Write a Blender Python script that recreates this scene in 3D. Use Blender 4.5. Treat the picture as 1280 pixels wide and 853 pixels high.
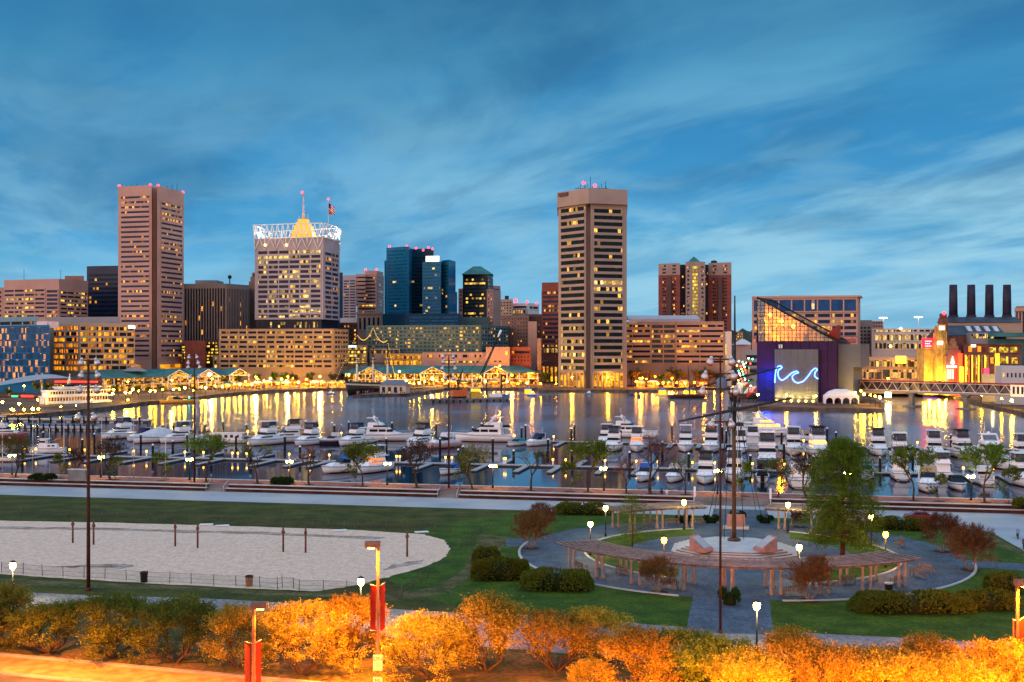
import bpy, math, random
import numpy as np
from mathutils import Vector, Matrix
R = math.radians
random.seed(7)
rng = np.random.default_rng(11)
for o in list(bpy.data.objects): bpy.data.objects.remove(o)
scene = bpy.context.scene
col = scene.collection
# ------------------------------------------------------------------ camera, sky, sun, exposure
F, HC, HY, CX = 1453.0, 24.5, 434.0, 640.0      # focal length and horizon in photo pixels, eye height in metres
cam = bpy.data.cameras.new('camera'); cam.lens = 36*F/1280; cam.sensor_width = 36
cam.shift_y = (HY-426.5)/1280; cam.clip_start = 0.5; cam.clip_end = 20000
co = bpy.data.objects.new('camera', cam); co.location = (0, 0, HC); co.rotation_euler = (R(90), 0, 0)
col.objects.link(co); scene.camera = co
scene.view_settings.view_transform = 'Standard'; scene.view_settings.look = 'None'
scene.view_settings.exposure = 0.32; scene.view_settings.gamma = 1.0; scene.view_settings.use_curve_mapping = False
cy = scene.cycles
cy.max_bounces = 5; cy.diffuse_bounces = 2; cy.glossy_bounces = 3; cy.transmission_bounces = 3; cy.transparent_max_bounces = 6
cy.sample_clamp_indirect = 6.0; cy.sample_clamp_direct = 0; cy.caustics_reflective = False; cy.caustics_refractive = False
cy.use_denoising = True; cy.use_light_tree = True; cy.blur_glossy = 0.3
try: cy.denoiser = 'OPENIMAGEDENOISE'; cy.denoising_input_passes = 'RGB_ALBEDO_NORMAL'
except Exception: pass

class NT:
    """small node-tree helper"""
    def __init__(s, tree): s.t = tree; s.n = tree.nodes; s.l = tree.links
    def new(s, kind, **kw):
        n = s.n.new(kind)
        for k, v in kw.items():
            if k.startswith('in_'): n.inputs[int(k[3:])].default_value = v
            else: setattr(n, k, v)
        return n
    def link(s, a, b): s.l.new(a, b)
    def math(s, op, a, b=None, c=None, clamp=False):
        n = s.n.new('ShaderNodeMath'); n.operation = op; n.use_clamp = clamp
        for i, v in enumerate((a, b, c)):
            if v is None: continue
            if isinstance(v, (int, float)): n.inputs[i].default_value = v
            else: s.link(v, n.inputs[i])
        return n.outputs[0]
    def mix(s, f, a, b):
        n = s.n.new('ShaderNodeMix'); n.data_type = 'RGBA'
        for i, v in ((0, f), (6, a), (7, b)):
            if isinstance(v, (int, float)): n.inputs[i].default_value = v
            elif isinstance(v, tuple): n.inputs[i].default_value = (*v[:3], 1)
            else: s.link(v, n.inputs[i])
        return n.outputs[2]
    def maprange(s, v, a, b, c=0., d=1.):
        n = s.n.new('ShaderNodeMapRange'); n.interpolation_type = 'SMOOTHSTEP'
        s.link(v, n.inputs[0])
        for i, x in enumerate((a, b, c, d)): n.inputs[i+1].default_value = x
        return n.outputs[0]

world = bpy.data.worlds.new('World'); scene.world = world; world.use_nodes = True
w = NT(world.node_tree); w.n.clear()
wo = w.new('ShaderNodeOutputWorld'); bg = w.new('ShaderNodeBackground')
tc = w.new('ShaderNodeTexCoord'); sep = w.new('ShaderNodeSeparateXYZ'); w.link(tc.outputs['Generated'], sep.inputs[0])
sx, sy, sz = sep.outputs
ramp = w.new('ShaderNodeValToRGB'); w.link(w.math('MULTIPLY', sz, 2.5, clamp=True), ramp.inputs[0])
cr = ramp.color_ramp
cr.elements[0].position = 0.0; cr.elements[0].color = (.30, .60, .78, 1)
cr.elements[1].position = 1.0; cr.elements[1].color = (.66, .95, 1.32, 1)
for p, c in ((.10, (.17, .50, .75)), (.22, (.05, .33, .64)), (.42, (.013, .22, .50)), (.58, (.009, .165, .39)), (.72, (.008, .115, .285)), (.86, (.24, .45, .72))):
    e = cr.elements.new(p); e.color = (*c, 1)
den = w.math('ADD', w.math('MAXIMUM', sz, 0.0), 0.10)
cv = w.new('ShaderNodeCombineXYZ'); w.link(w.math('DIVIDE', sx, den), cv.inputs[0]); w.link(w.math('DIVIDE', sy, den), cv.inputs[1])
def cloud(rot, scale, sc, detail, seed, dist=0.6):
    m = w.new('ShaderNodeMapping'); m.vector_type = 'TEXTURE'; m.inputs[2].default_value = (0, 0, R(rot)); m.inputs[3].default_value = scale
    w.link(cv.outputs[0], m.inputs[0])
    a = w.new('ShaderNodeVectorMath'); a.operation = 'ADD'; a.inputs[1].default_value = seed; w.link(m.outputs[0], a.inputs[0])
    n = w.new('ShaderNodeTexNoise'); n.inputs['Scale'].default_value = sc; n.inputs['Detail'].default_value = detail
    n.inputs['Roughness'].default_value = .55; n.inputs['Distortion'].default_value = dist
    w.link(a.outputs[0], n.inputs['Vector']); return n.outputs[0]
c1 = cloud(-70, (1.7, 1.0, 1), 1.0, 6, (3.1, 8.2, 0), .35)
c2 = cloud(-66, (2.0, 1.0, 1), 1.3, 7, (9.7, 1.3, 2), .4)
c3 = cloud(-60, (1.6, 1.0, 1), .7, 5, (5.2, 4.4, 7), .3)
side = w.maprange(sx, -.30, .40)                         # more pale cirrus to the right
lightm = w.math('MULTIPLY', w.maprange(c2, .42, .66), w.math('ADD', .36, w.math('MULTIPLY', side, .45)))
darkm = w.math('MULTIPLY', w.maprange(c1, .45, .61), w.maprange(sz, .04, .24, .12, .72))
sky = w.mix(darkm, ramp.outputs[0], (.009, .125, .29))
sky = w.mix(w.math('MULTIPLY', w.maprange(c3, .48, .72), .40), sky, (.06, .34, .58))
sky = w.mix(w.math('MULTIPLY', lightm, w.maprange(sz, .20, .29, 1, .55)), sky, w.mix(w.maprange(sz, .10, .26), (.31, .61, .79), (.085, .35, .56)))
c4 = cloud(-66, (1.5, 1.0, 1), 2.6, 8, (1.7, 6.1, 4), .5); c5 = cloud(-74, (2.4, 1.0, 1), 1.7, 6, (7.3, 2.9, 9), .4)
sky = w.mix(w.math('MULTIPLY', w.maprange(c4, .46, .66), .30), sky, w.mix(w.maprange(sz, .08, .27), (.24, .50, .66), (.055, .235, .40)))
sky = w.mix(w.math('MULTIPLY', w.maprange(c5, .50, .64), w.maprange(sz, .03, .16, .15, .50)), sky, (.016, .165, .36))
hs = w.new('ShaderNodeHueSaturation'); w.link(sky, hs.inputs['Color']); w.link(w.maprange(sz, .26, .42, .84, 1.0), hs.inputs['Value']); hs.inputs['Saturation'].default_value = 1.03; sky = hs.outputs[0]
# high overcast above and the afterglow in the sky behind the viewer (west of the picture)
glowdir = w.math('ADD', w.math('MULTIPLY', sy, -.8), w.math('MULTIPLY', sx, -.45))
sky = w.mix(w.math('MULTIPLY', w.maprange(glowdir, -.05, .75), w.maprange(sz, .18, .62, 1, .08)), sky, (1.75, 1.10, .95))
nis = w.new('ShaderNodeTexSky'); nis.sky_type = 'NISHITA'; nis.sun_disc = False; nis.sun_elevation = R(2.0); nis.sun_rotation = R(205)
add = w.new('ShaderNodeMix'); add.data_type = 'RGBA'; add.blend_type = 'ADD'; add.inputs[0].default_value = 0.02
w.link(sky, add.inputs[6]); w.link(nis.outputs[0], add.inputs[7])
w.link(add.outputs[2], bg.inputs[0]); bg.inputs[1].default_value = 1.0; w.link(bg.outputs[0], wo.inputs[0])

sl = bpy.data.lights.new('sun', 'SUN'); sl.energy = 0.85; sl.angle = R(45); sl.color = (1, .74, .62)
so = bpy.data.objects.new('sun', sl); so.rotation_euler = (R(80), 0, R(-56)); so.location = (-40, -60, 80); col.objects.link(so)

# ------------------------------------------------------------------ projection helpers: a photo pixel to a place on the ground
def G(px, py, z=0.0):
    d = F*(HC-z)/(py-HY); return ((px-CX)/F*d, d)
def P(px, d): return ((px-CX)/F*d, d)
def Zp(py, d): return HC-(py-HY)/F*d
SLP = -.2137
_l = math.hypot(1, SLP); U = (1/_l, SLP/_l); V = (-U[1], U[0]); SANG = math.atan2(U[1], U[0])
def S(u, v): return (u*U[0]+v*V[0], 195.5+u*U[1]+v*V[1])
def vof(x, y): return x*V[0]+(y-195.5)*V[1]
def uof(x, y): return x*U[0]+(y-195.5)*U[1]

# ------------------------------------------------------------------ materials
MATS = {}
def emis_off(m):
    try: m.cycles.emission_sampling = 'NONE'
    except Exception: pass
def mat(name, c, rough=.6, var=.18, scale=1.5, metal=0., bump=0., spec=.5, c2=None, detail=4, stretch=None, bscale=None):
    if name in MATS: return MATS[name]
    m = bpy.data.materials.new(name); m.use_nodes = True; MATS[name] = m
    t = NT(m.node_tree); b = t.n['Principled BSDF']
    b.inputs['Roughness'].default_value = rough; b.inputs['Metallic'].default_value = metal
    b.inputs['Specular IOR Level'].default_value = min(spec, .12) if rough >= .5 else spec
    tx = t.new('ShaderNodeTexCoord'); vec = tx.outputs['Object']
    if stretch:
        mp = t.new('ShaderNodeMapping'); mp.inputs[3].default_value = stretch; t.link(vec, mp.inputs[0]); vec = mp.outputs[0]
    n = t.new('ShaderNodeTexNoise'); n.inputs['Scale'].default_value = scale; n.inputs['Detail'].default_value = detail
    t.link(vec, n.inputs['Vector'])
    f = t.maprange(n.outputs[0], .3, .7)
    a = tuple(x*(1-var) for x in c); d = tuple(min(1, x*(1+var)) for x in c) if c2 is None else c2
    colr = t.mix(f, a if c2 is None else c, d)
    if detail >= 8:
        n3 = t.new('ShaderNodeTexNoise'); n3.inputs['Scale'].default_value = 2.6; n3.inputs['Detail'].default_value = 5; t.link(vec, n3.inputs['Vector'])
        hv = t.new('ShaderNodeHueSaturation'); t.link(colr, hv.inputs['Color']); t.link(t.maprange(n3.outputs[0], .32, .68, .86, 1.14) if name == 'sand' else t.maprange(n3.outputs[0], .32, .68, .70, 1.30), hv.inputs['Value']); colr = hv.outputs[0]
    t.link(colr, b.inputs['Base Color'])
    if bump:
        n2 = t.new('ShaderNodeTexNoise'); n2.inputs['Scale'].default_value = bscale or scale*6; n2.inputs['Detail'].default_value = 3
        t.link(vec, n2.inputs['Vector'])
        bp = t.new('ShaderNodeBump'); bp.inputs['Strength'].default_value = bump; bp.inputs['Distance'].default_value = .1
        t.link(n2.outputs[0], bp.inputs['Height']); t.link(bp.outputs[0], b.inputs['Normal'])
    return m
def emat(name, c, s, sample=True):
    if name in MATS: return MATS[name]
    m = bpy.data.materials.new(name); m.use_nodes = True; MATS[name] = m
    t = NT(m.node_tree); b = t.n['Principled BSDF']; b.inputs['Base Color'].default_value = (c[0]*.15, c[1]*.15, c[2]*.15, 1)
    b.inputs['Emission Color'].default_value = (*c, 1); b.inputs['Emission Strength'].default_value = s
    if not sample: emis_off(m)
    return m
def glass(name, base=(.015, .02, .035), lit=.2, c1=(1, .36, .02), c2=(1, .60, .11), pw=1.6, ph=3.2, s=1.6, metal=0., rough=.2, spec=.05, rowy=True):
    """window glass: some panes have their lamps on"""
    if name in MATS: return MATS[name]
    m = bpy.data.materials.new(name); m.use_nodes = True; MATS[name] = m
    t = NT(m.node_tree); b = t.n['Principled BSDF']
    b.inputs['Roughness'].default_value = rough; b.inputs['Metallic'].default_value = metal; b.inputs['Specular IOR Level'].default_value = spec
    oi = t.new('ShaderNodeObjectInfo'); at = t.new('ShaderNodeAttribute'); at.attribute_name = 'rnd'
    rr = t.math('FRACT', t.math('ADD', oi.outputs['Random'], at.outputs['Fac']))
    tx = t.new('ShaderNodeTexCoord'); sp = t.new('ShaderNodeSeparateXYZ'); t.link(tx.outputs['Object'], sp.inputs[0])
    ix = t.math('FLOOR', t.math('DIVIDE', t.math('ADD', sp.outputs[0], 100.13), pw)); iz = t.math('FLOOR', t.math('DIVIDE', t.math('ADD', sp.outputs[2], 50.07), ph))
    cb = t.new('ShaderNodeCombineXYZ'); t.link(ix, cb.inputs[0]); t.link(iz, cb.inputs[1]); t.link(t.math('MULTIPLY', rr, 571.3), cb.inputs[2])
    wn = t.new('ShaderNodeTexWhiteNoise'); wn.noise_dimensions = '3D'; t.link(cb.outputs[0], wn.inputs['Vector'])
    wr = t.new('ShaderNodeTexWhiteNoise'); wr.noise_dimensions = '1D'; t.link(t.math('MULTIPLY', rr, 917.7), wr.inputs['W'])
    cs = t.new('ShaderNodeSeparateColor'); t.link(wn.outputs['Color'], cs.inputs[0])
    row = t.math('POWER', wr.outputs['Value'], 6.0)
    p = t.math('MULTIPLY', lit*.75, t.math('ADD', .35, t.math('MULTIPLY', row, 6.5))) if rowy else lit*.85
    mask = t.math('LESS_THAN', wn.outputs['Value'], p)
    nz = t.new('ShaderNodeTexNoise'); nz.inputs['Scale'].default_value = 1.3; t.link(tx.outputs['Object'], nz.inputs['Vector'])
    inner = t.maprange(nz.outputs[0], .3, .65, .22, .95)
    st = t.math('MULTIPLY', t.math('MULTIPLY', mask, t.math('ADD', .16, t.math('MULTIPLY', 1.25, t.math('POWER', cs.outputs[1], 1.7)))), t.math('MULTIPLY', inner, s))
    t.link(t.mix(cs.outputs[0], c1, c2), b.inputs['Emission Color']); t.link(st, b.inputs['Emission Strength'])
    dk = tuple(x*.6 for x in base)
    t.link(t.mix(cs.outputs[2], dk, base), b.inputs['Base Color'])
    emis_off(m); return m

# ------------------------------------------------------------------ mesh builder
class MB:
    def __init__(s): s.v = []; s.f = []; s.m = []; s.smooth = []; s.fr = None
    def _a(s, pts):
        i = len(s.v)
        if s.fr:
            ox, oy, ax, ay = s.fr
            pts = [(ox+ax*p[0]-ay*p[1], oy+ay*p[0]+ax*p[1], p[2]) for p in pts]
        s.v.extend(pts); return i
    def face(s, idx, mi=0, sm=False): s.f.append(tuple(idx)); s.m.append(mi); s.smooth.append(sm)
    def poly(s, pts, mi=0): i = s._a(pts); s.face(range(i, i+len(pts)), mi)
    def box(s, x0, x1, y0, y1, z0, z1, mi=0):
        i = s._a([(x0, y0, z0), (x1, y0, z0), (x1, y1, z0), (x0, y1, z0), (x0, y0, z1), (x1, y0, z1), (x1, y1, z1), (x0, y1, z1)])
        for q in ((3, 2, 1, 0), (4, 5, 6, 7), (0, 1, 5, 4), (1, 2, 6, 5), (2, 3, 7, 6), (3, 0, 4, 7)): s.face([i+k for k in q], mi)
    def frust(s, x0, x1, y0, y1, z0, X0, X1, Y0, Y1, z1, mi=0):
        i = s._a([(x0, y0, z0), (x1, y0, z0), (x1, y1, z0), (x0, y1, z0), (X0, Y0, z1), (X1, Y0, z1), (X1, Y1, z1), (X0, Y1, z1)])
        for q in ((3, 2, 1, 0), (4, 5, 6, 7), (0, 1, 5, 4), (1, 2, 6, 5), (2, 3, 7, 6), (3, 0, 4, 7)): s.face([i+k for k in q], mi)
    def prism(s, poly, z0, z1, mi=0, mtop=None):
        n = len(poly); i = s._a([(p[0], p[1], z0) for p in poly]+[(p[0], p[1], z1) for p in poly])
        for k in range(n): s.face((i+k, i+(k+1) % n, i+n+(k+1) % n, i+n+k), mi)
        s.face(range(i+n, i+2*n), mi if mtop is None else mtop); s.face(range(i+n-1, i-1, -1), mi)
    def tube(s, pts, rad, n=6, mi=0, cap=True, sm=True):
        pts = [Vector(p) for p in pts]; rad = [rad]*len(pts) if isinstance(rad, (int, float)) else rad
        rings = []
        for k, p in enumerate(pts):
            d = (pts[min(k+1, len(pts)-1)]-pts[max(k-1, 0)]).normalized()
            a = d.orthogonal().normalized() if k == 0 else (a-d*a.dot(d)).normalized()
            b = d.cross(a)
            rings.append(s._a([tuple(p+(a*math.cos(t)+b*math.sin(t))*rad[k]) for t in [2*math.pi*j/n for j in range(n)]]))
        for k in range(len(rings)-1):
            for j in range(n): s.face((rings[k]+j, rings[k]+(j+1) % n, rings[k+1]+(j+1) % n, rings[k+1]+j), mi, sm)
        if cap: s.face(range(rings[0]+n-1, rings[0]-1, -1), mi); s.face(range(rings[-1], rings[-1]+n), mi)
    def lathe(s, prof, n=10, c=(0, 0), mi=0, sm=True):
        rings = [s._a([(c[0]+r*math.cos(2*math.pi*j/n), c[1]+r*math.sin(2*math.pi*j/n), z) for j in range(n)]) for r, z in prof]
        for k in range(len(rings)-1):
            for j in range(n): s.face((rings[k]+j, rings[k]+(j+1) % n, rings[k+1]+(j+1) % n, rings[k+1]+j), mi, sm)
        s.face(range(rings[0]+n-1, rings[0]-1, -1), mi); s.face(range(rings[-1], rings[-1]+n), mi)
    def ball(s, c, r, n=8, m=5, mi=0, sq=1.):
        prof = [(max(1e-3, r*math.sin(math.pi*k/m)), c[2]-r*sq*math.cos(math.pi*k/m)) for k in range(m+1)]
        s.lathe(prof, n, (c[0], c[1]), mi)
    def mesh(s, name, mats):
        me = bpy.data.meshes.new(name); me.from_pydata(s.v, [], s.f)
        for m in (mats if isinstance(mats, (list, tuple)) else [mats]): me.materials.append(m)
        me.polygons.foreach_set('material_index', s.m); me.polygons.foreach_set('use_smooth', s.smooth); me.update(); return me
    def build(s, name, mats, parent=None, **kw):
        return link(name, s.mesh(name, mats), parent, **kw)
def link(name, me, parent=None, loc=None, rz=0., **kw):
    o = bpy.data.objects.new(name, me); col.objects.link(o)
    if parent is not None: o.parent = parent
    if loc is not None: o.location = loc
    if rz: o.rotation_euler = (0, 0, rz)
    tag(o, **kw); return o
def tag(o, label=None, cat=None, group=None, kind=None):
    if label: o['label'] = label
    if cat: o['category'] = cat
    if group: o['group'] = group
    if kind: o['kind'] = kind
    return o
def thing(name, label, cat, loc=(0, 0, 0), rz=0., group=None, sc=1.):
    o = bpy.data.objects.new(name, None); col.objects.link(o); o.empty_display_size = .5
    o.location = (loc[0], loc[1], loc[2] if len(loc) > 2 else 0); o.rotation_euler = (0, 0, rz); o.scale = (sc, sc, sc)
    return tag(o, label, cat, group)
def kids(src): return [c for c in bpy.data.objects if c.parent == src]
def dup(src, loc, rz, label, sc=1., children=None):
    r = src.copy(); col.objects.link(r); r.location = (loc[0], loc[1], loc[2] if len(loc) > 2 else 0); r.rotation_euler = (0, 0, rz); r.scale = (sc, sc, sc)
    r['label'] = label
    for c in children:
        k = c.copy(); col.objects.link(k); k.parent = r
    return r
_o1 = 'first second third fourth fifth sixth seventh eighth ninth tenth eleventh twelfth thirteenth fourteenth fifteenth sixteenth seventeenth eighteenth nineteenth'.split()
_tn = {2: 'twenty', 3: 'thirty', 4: 'forty', 5: 'fifty', 6: 'sixty', 7: 'seventy', 8: 'eighty', 9: 'ninety'}
_tt = {2: 'twentieth', 3: 'thirtieth', 4: 'fortieth', 5: 'fiftieth', 6: 'sixtieth', 7: 'seventieth', 8: 'eightieth', 9: 'ninetieth'}
def ORD(n, total=None):
    if n == 1: return 'leftmost'
    if total and n == total: return 'rightmost'
    if n < 20: s = _o1[n-1]
    elif n % 10 == 0: s = _tt[n//10]
    else: s = _tn[n//10]+'-'+_o1[n % 10-1]
    return s+' from the left'
def sheet(name, pts, z, m, label=None, cat=None, kind='structure'):
    mb = MB(); mb.poly([(p[0], p[1], z) for p in pts]); return mb.build(name, m, label=label, cat=cat, kind=kind)
# ------------------------------------------------------------------ large structure: water, ground, quays
M_GRASS = mat('grass', (.025, .036, .005), .9, scale=.3, bump=1, bscale=2.5, c2=(.064, .068, .012), spec=.15, detail=8)
M_GRASS2 = mat('grass_rich', (.020, .052, .003), .9, scale=.35, bump=1, bscale=2.5, c2=(.055, .098, .006), spec=.15, detail=8)
M_GRASSD = mat('grass_dry', (.040, .048, .010), .9, scale=.5, bump=.8, bscale=3, c2=(.12, .10, .04), spec=.15, detail=8)
M_CONC = mat('concrete', (.27, .30, .33), .75, scale=.12, c2=(.35, .38, .41), bump=.15, detail=7)
M_CONCD = mat('concrete_dark', (.17, .17, .17), .8, scale=.4, var=.25, bump=.2)
M_COPE = mat('coping_stone', (.42, .41, .40), .7, scale=.5, var=.12)
M_BRICK = mat('brick_paving', (.24, .095, .08), .8, scale=.8, var=.3, bump=.2)
M_RUST = mat('rusty_brown_wall', (.050, .019, .014), .8, scale=.6, var=.35, bump=.2)
M_PAVE = mat('blue_grey_paving', (.062, .088, .122), .7, scale=.5, var=.22, bump=.3, bscale=5, detail=8)
M_ASPH = mat('asphalt', (.05, .05, .052), .8, scale=.5, var=.25, bump=.3)
M_SAND = mat('sand', (.62, .42, .30), .95, scale=.9, c2=(.72, .515, .385), bump=.45, bscale=2.2, detail=10, spec=.1)
M_SANDD = mat('damp_sand', (.24, .15, .10), .95, scale=.5, c2=(.42, .34, .28), bump=.8, bscale=1.5, detail=9, spec=.1)
M_PATH = mat('path_concrete', (.15, .155, .165), .85, scale=.35, c2=(.23, .23, .24), bump=.2, detail=8)
M_STONE = mat('pale_stone', (.45, .43, .41), .7, scale=1, var=.12)
M_SOIL = mat('soil', (.05, .03, .02), .95, scale=1, var=.4)
M_DARK = mat('dark_metal', (.02, .02, .022), .5, var=.3)
M_PILE = mat('pile', (.012, .010, .011), .6, var=.4, scale=2)
M_WHITE = mat('white_paint', (.78, .78, .78), .35, var=.06)
M_CANV = mat('white_canvas', (.68, .68, .70), .8, var=.08)
M_RUSTP = mat('rust_pole', (.055, .020, .014), .6, var=.3, scale=3)
M_STEEL = mat('pale_steel', (.45, .46, .48), .35, var=.1, metal=.6)
M_QUAY = mat('quay_wall', (.11, .085, .07), .9, scale=.3, var=.4, bump=.3)
M_FAR = mat('city_ground', (.10, .065, .045), .9, scale=.05, var=.35)

def water_mat():
    m = bpy.data.materials.new('harbour_water'); m.use_nodes = True; t = NT(m.node_tree); b = t.n['Principled BSDF']
    b.inputs['Base Color'].default_value = (.004, .012, .022, 1); b.inputs['IOR'].default_value = 1.33
    tx = t.new('ShaderNodeTexCoord'); sp = t.new('ShaderNodeSeparateXYZ'); t.link(tx.outputs['Object'], sp.inputs[0])
    v = t.math('ADD', sp.outputs[1], t.math('MULTIPLY', sp.outputs[0], -SLP))          # metres out from the near quay
    n = t.new('ShaderNodeTexNoise'); n.inputs['Scale'].default_value = .02; n.inputs['Detail'].default_value = 4; t.link(tx.outputs['Object'], n.inputs['Vector'])
    calm = t.maprange(v, 290, 360, .07, .19)                                       # sheltered inside the docks, rippled outside
    rg = t.math('MULTIPLY', calm, t.maprange(n.outputs[0], .35, .65, .85, 1.2))
    n2 = t.new('ShaderNodeTexNoise'); n2.inputs['Scale'].default_value = .5; n2.inputs['Detail'].default_value = 3; t.link(tx.outputs['Object'], n2.inputs['Vector'])
    n3 = t.new('ShaderNodeTexNoise'); n3.inputs['Scale'].default_value = .09; n3.inputs['Detail'].default_value = 3; t.link(tx.outputs['Object'], n3.inputs['Vector'])
    hh = t.math('ADD', t.math('MULTIPLY', n2.outputs[0], .25), n3.outputs[0])
    bp = t.new('ShaderNodeBump'); bp.inputs['Distance'].default_value = .12; t.link(t.maprange(v, 290, 380, .10, .16), bp.inputs['Strength'])
    t.link(hh, bp.inputs['Height'])
    o = t.n['Material Output']; df = t.new('ShaderNodeBsdfDiffuse'); df.inputs[0].default_value = (.003, .010, .022, 1); gl = t.new('ShaderNodeBsdfGlossy'); gl.inputs[0].default_value = (.74, .83, .97, 1)
    fr = t.new('ShaderNodeFresnel'); fr.inputs[0].default_value = 1.33; mx = t.new('ShaderNodeMixShader')
    t.link(bp.outputs[0], gl.inputs['Normal']); t.link(rg, gl.inputs['Roughness']); t.link(fr.outputs[0], mx.inputs[0]); t.link(df.outputs[0], mx.inputs[1]); t.link(gl.outputs[0], mx.inputs[2]); t.link(mx.outputs[0], o.inputs[0]); t.n.remove(b)
    return m
sheet('water', [(-1500, 100), (1500, 100), (1500, 1100), (-1500, 1100)], -1.5, water_mat(), 'dark rippled harbour water mirroring the city lights', 'water')
# near side: park ground, esplanade, seat-wall terraces and the brick promenade
sheet('ground', [S(-700, -8.1), S(700, -8.1), (900, -150), (-900, -150)], 0, M_GRASS, 'green park ground before the harbour', 'ground')
mb = MB(); mb.prism([S(-500, -6.9), S(500, -6.9), S(500, -.35), S(-500, -.35)], -3, 1, 0); mb.build('promenade', [M_BRICK], label='red brick promenade along the near quay', cat='promenade', kind='structure')
mb = MB(); mb.prism([S(-500, -.35), S(500, -.35), S(500, .3), S(-500, .3)], -3, 1.06, 0); mb.build('quay_edge', [M_COPE], label='pale stone edge of the near quay', cat='quay edge', kind='structure')
sheet('esplanade', [S(-500, -20.3), S(500, -20.3), S(500, -8.1), S(-500, -8.1)], .011, M_CONC, 'pale concrete esplanade below the seat walls', 'pavement')
rp = [G(1100, 640), G(1165, 655), G(1201, 660), G(1240, 666), G(1300, 700), G(1420, 700), S(260, -8.2), S(75, -8.2)]
sheet('forecourt', rp, .013, M_CONC, 'open concrete forecourt at the right end of the park', 'pavement')
stairs_u = sorted(uof(*G(px, 620)) for px in (240, 561, 917))
def seat_walls():
    gaps = [(uof(*G(px, 622, 0)), wd) for px, wd in ((241, 1.8), (561, 1.8), (917, 6.0))]
    segs = []; a = -260
    for g, wd in gaps: segs.append((a, g-wd)); a = g+wd
    segs.append((a, 260))
    names = ['left of the first light mast', 'between the two thin light masts', 'from the third light mast to the wooden stair', 'right of the wooden stair']
    for k, (a, b) in enumerate(segs):
        t = thing('seat_wall', 'low brown double terraced seat wall with pale coping, stretch '+names[k], 'seat wall', S((a+b)/2, -7.5), SANG, 'terraced seat walls along the promenade')
        h = (b-a)/2
        m = MB(); m.box(-h, h, .0, .6, 0, 1.02); m.box(-h, h, -1.2, -.6, 0, .5); m.build('riser', M_RUST, t)
        m = MB(); m.box(-h, h, -.1, .75, 1.02, 1.12); m.box(-h, h, -1.3, -.5, .5, .6); m.build('coping', M_COPE, t)
        m = MB(); m.box(-h, h, -.6, 0, 0, .48); m.build('tread', M_BRICK, t)
    for k, (g, wd) in enumerate(gaps):
        t = thing('stairway', ['narrow stair gap at the second light mast from the left', 'narrow stair gap at the third light mast from the left', 'wide wooden stair with white posts behind the tall ship mast'][k], 'stairs', S(g, -7.5), SANG)
        m = MB(); n = 5
        for i in range(n): m.box(-wd+.05, wd-.05, -1.3+i*.4, .75, i*.2, (i+1)*.2+.02)
        m.build('step', M_CONCD, t)
        for s in (-1, 1):
            m = MB(); x = s*(wd-.2)
            if k == 2: m.box(x-.16, x+.16, .5, .82, 1.0, 2.6)
            m.tube([(x, -1.6, 0), (x, -1.6, 1.0), (x, .7, 2.0), (x, .7, 1.0)], .05, 5); m.build('handrail', M_WHITE if k == 2 else M_STEEL, t)
seat_walls()
# volleyball sand, lawns, paths
sandp = [(-160, 648), (0, 651), (150, 654), (300, 658), (450, 663), (530, 668), (556, 676), (563, 686), (556, 697), (530, 709), (490, 720), (450, 731), (400, 739), (330, 737), (200, 730), (90, 724), (0, 718), (-160, 708)]
def wob(pts, amp=.10, n=7):
    out = []
    for i, p in enumerate(pts):
        q = pts[(i+1) % len(pts)]
        for k in range(n):
            t = k/n; out.append((p[0]+(q[0]-p[0])*t+random.gauss(0, amp), p[1]+(q[1]-p[1])*t+random.gauss(0, amp)))
    return out
sheet('sand', wob([G(*p) for p in sandp]), .012, M_SAND, 'pale trampled sand of the volleyball courts', 'sand')
for pts in ([(-40, 658), (120, 660), (330, 665), (480, 672), (470, 675), (320, 668), (110, 663), (-40, 661)], [(110, 706), (150, 705), (176, 707), (150, 711), (60, 710)], [(490, 706), (526, 700), (530, 704), (480, 713)]):
    sheet('damp_sand', wob([G(*p) for p in pts], .25), .016, M_SANDD, 'brown damp streak in the volleyball sand', 'sand')
sheet('worn_grass', wob([G(*p) for p in [(-120, 728), (60, 733), (200, 737), (330, 744), (440, 748), (500, 752), (560, 741), (610, 705), (640, 672), (600, 668), (590, 690), (575, 716), (540, 735), (470, 745), (400, 742), (200, 732), (-120, 718)]], .12), .009, M_GRASSD, 'worn dry grass round the sand court', 'grass')
pathp = [(-200, 727), (90, 744), (250, 748), (400, 756), (560, 766), (760, 776), (870, 786), (1000, 791), (1260, 805), (1500, 820), (1500, 850), (1280, 832), (1000, 822), (780, 822), (640, 812), (400, 788), (200, 772), (0, 762), (-200, 750)]
sheet('path', wob([G(*p) for p in pathp], .06, 4), .010, M_PATH, 'pale concrete path behind the row of trees', 'path')
sheet('tree_lawn', [G(-300, 765), G(0, 766), G(200, 775), G(400, 791), G(640, 815), G(780, 826), G(1000, 826), G(1500, 852), (95, 60), (-80, 60)], .007, mat('dry_lawn', (.10, .075, .03), .95, scale=.35, c2=(.035, .045, .012), bump=.8, bscale=3, detail=8, spec=.1), 'trodden grass strip under the row of trees', 'grass')
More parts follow.
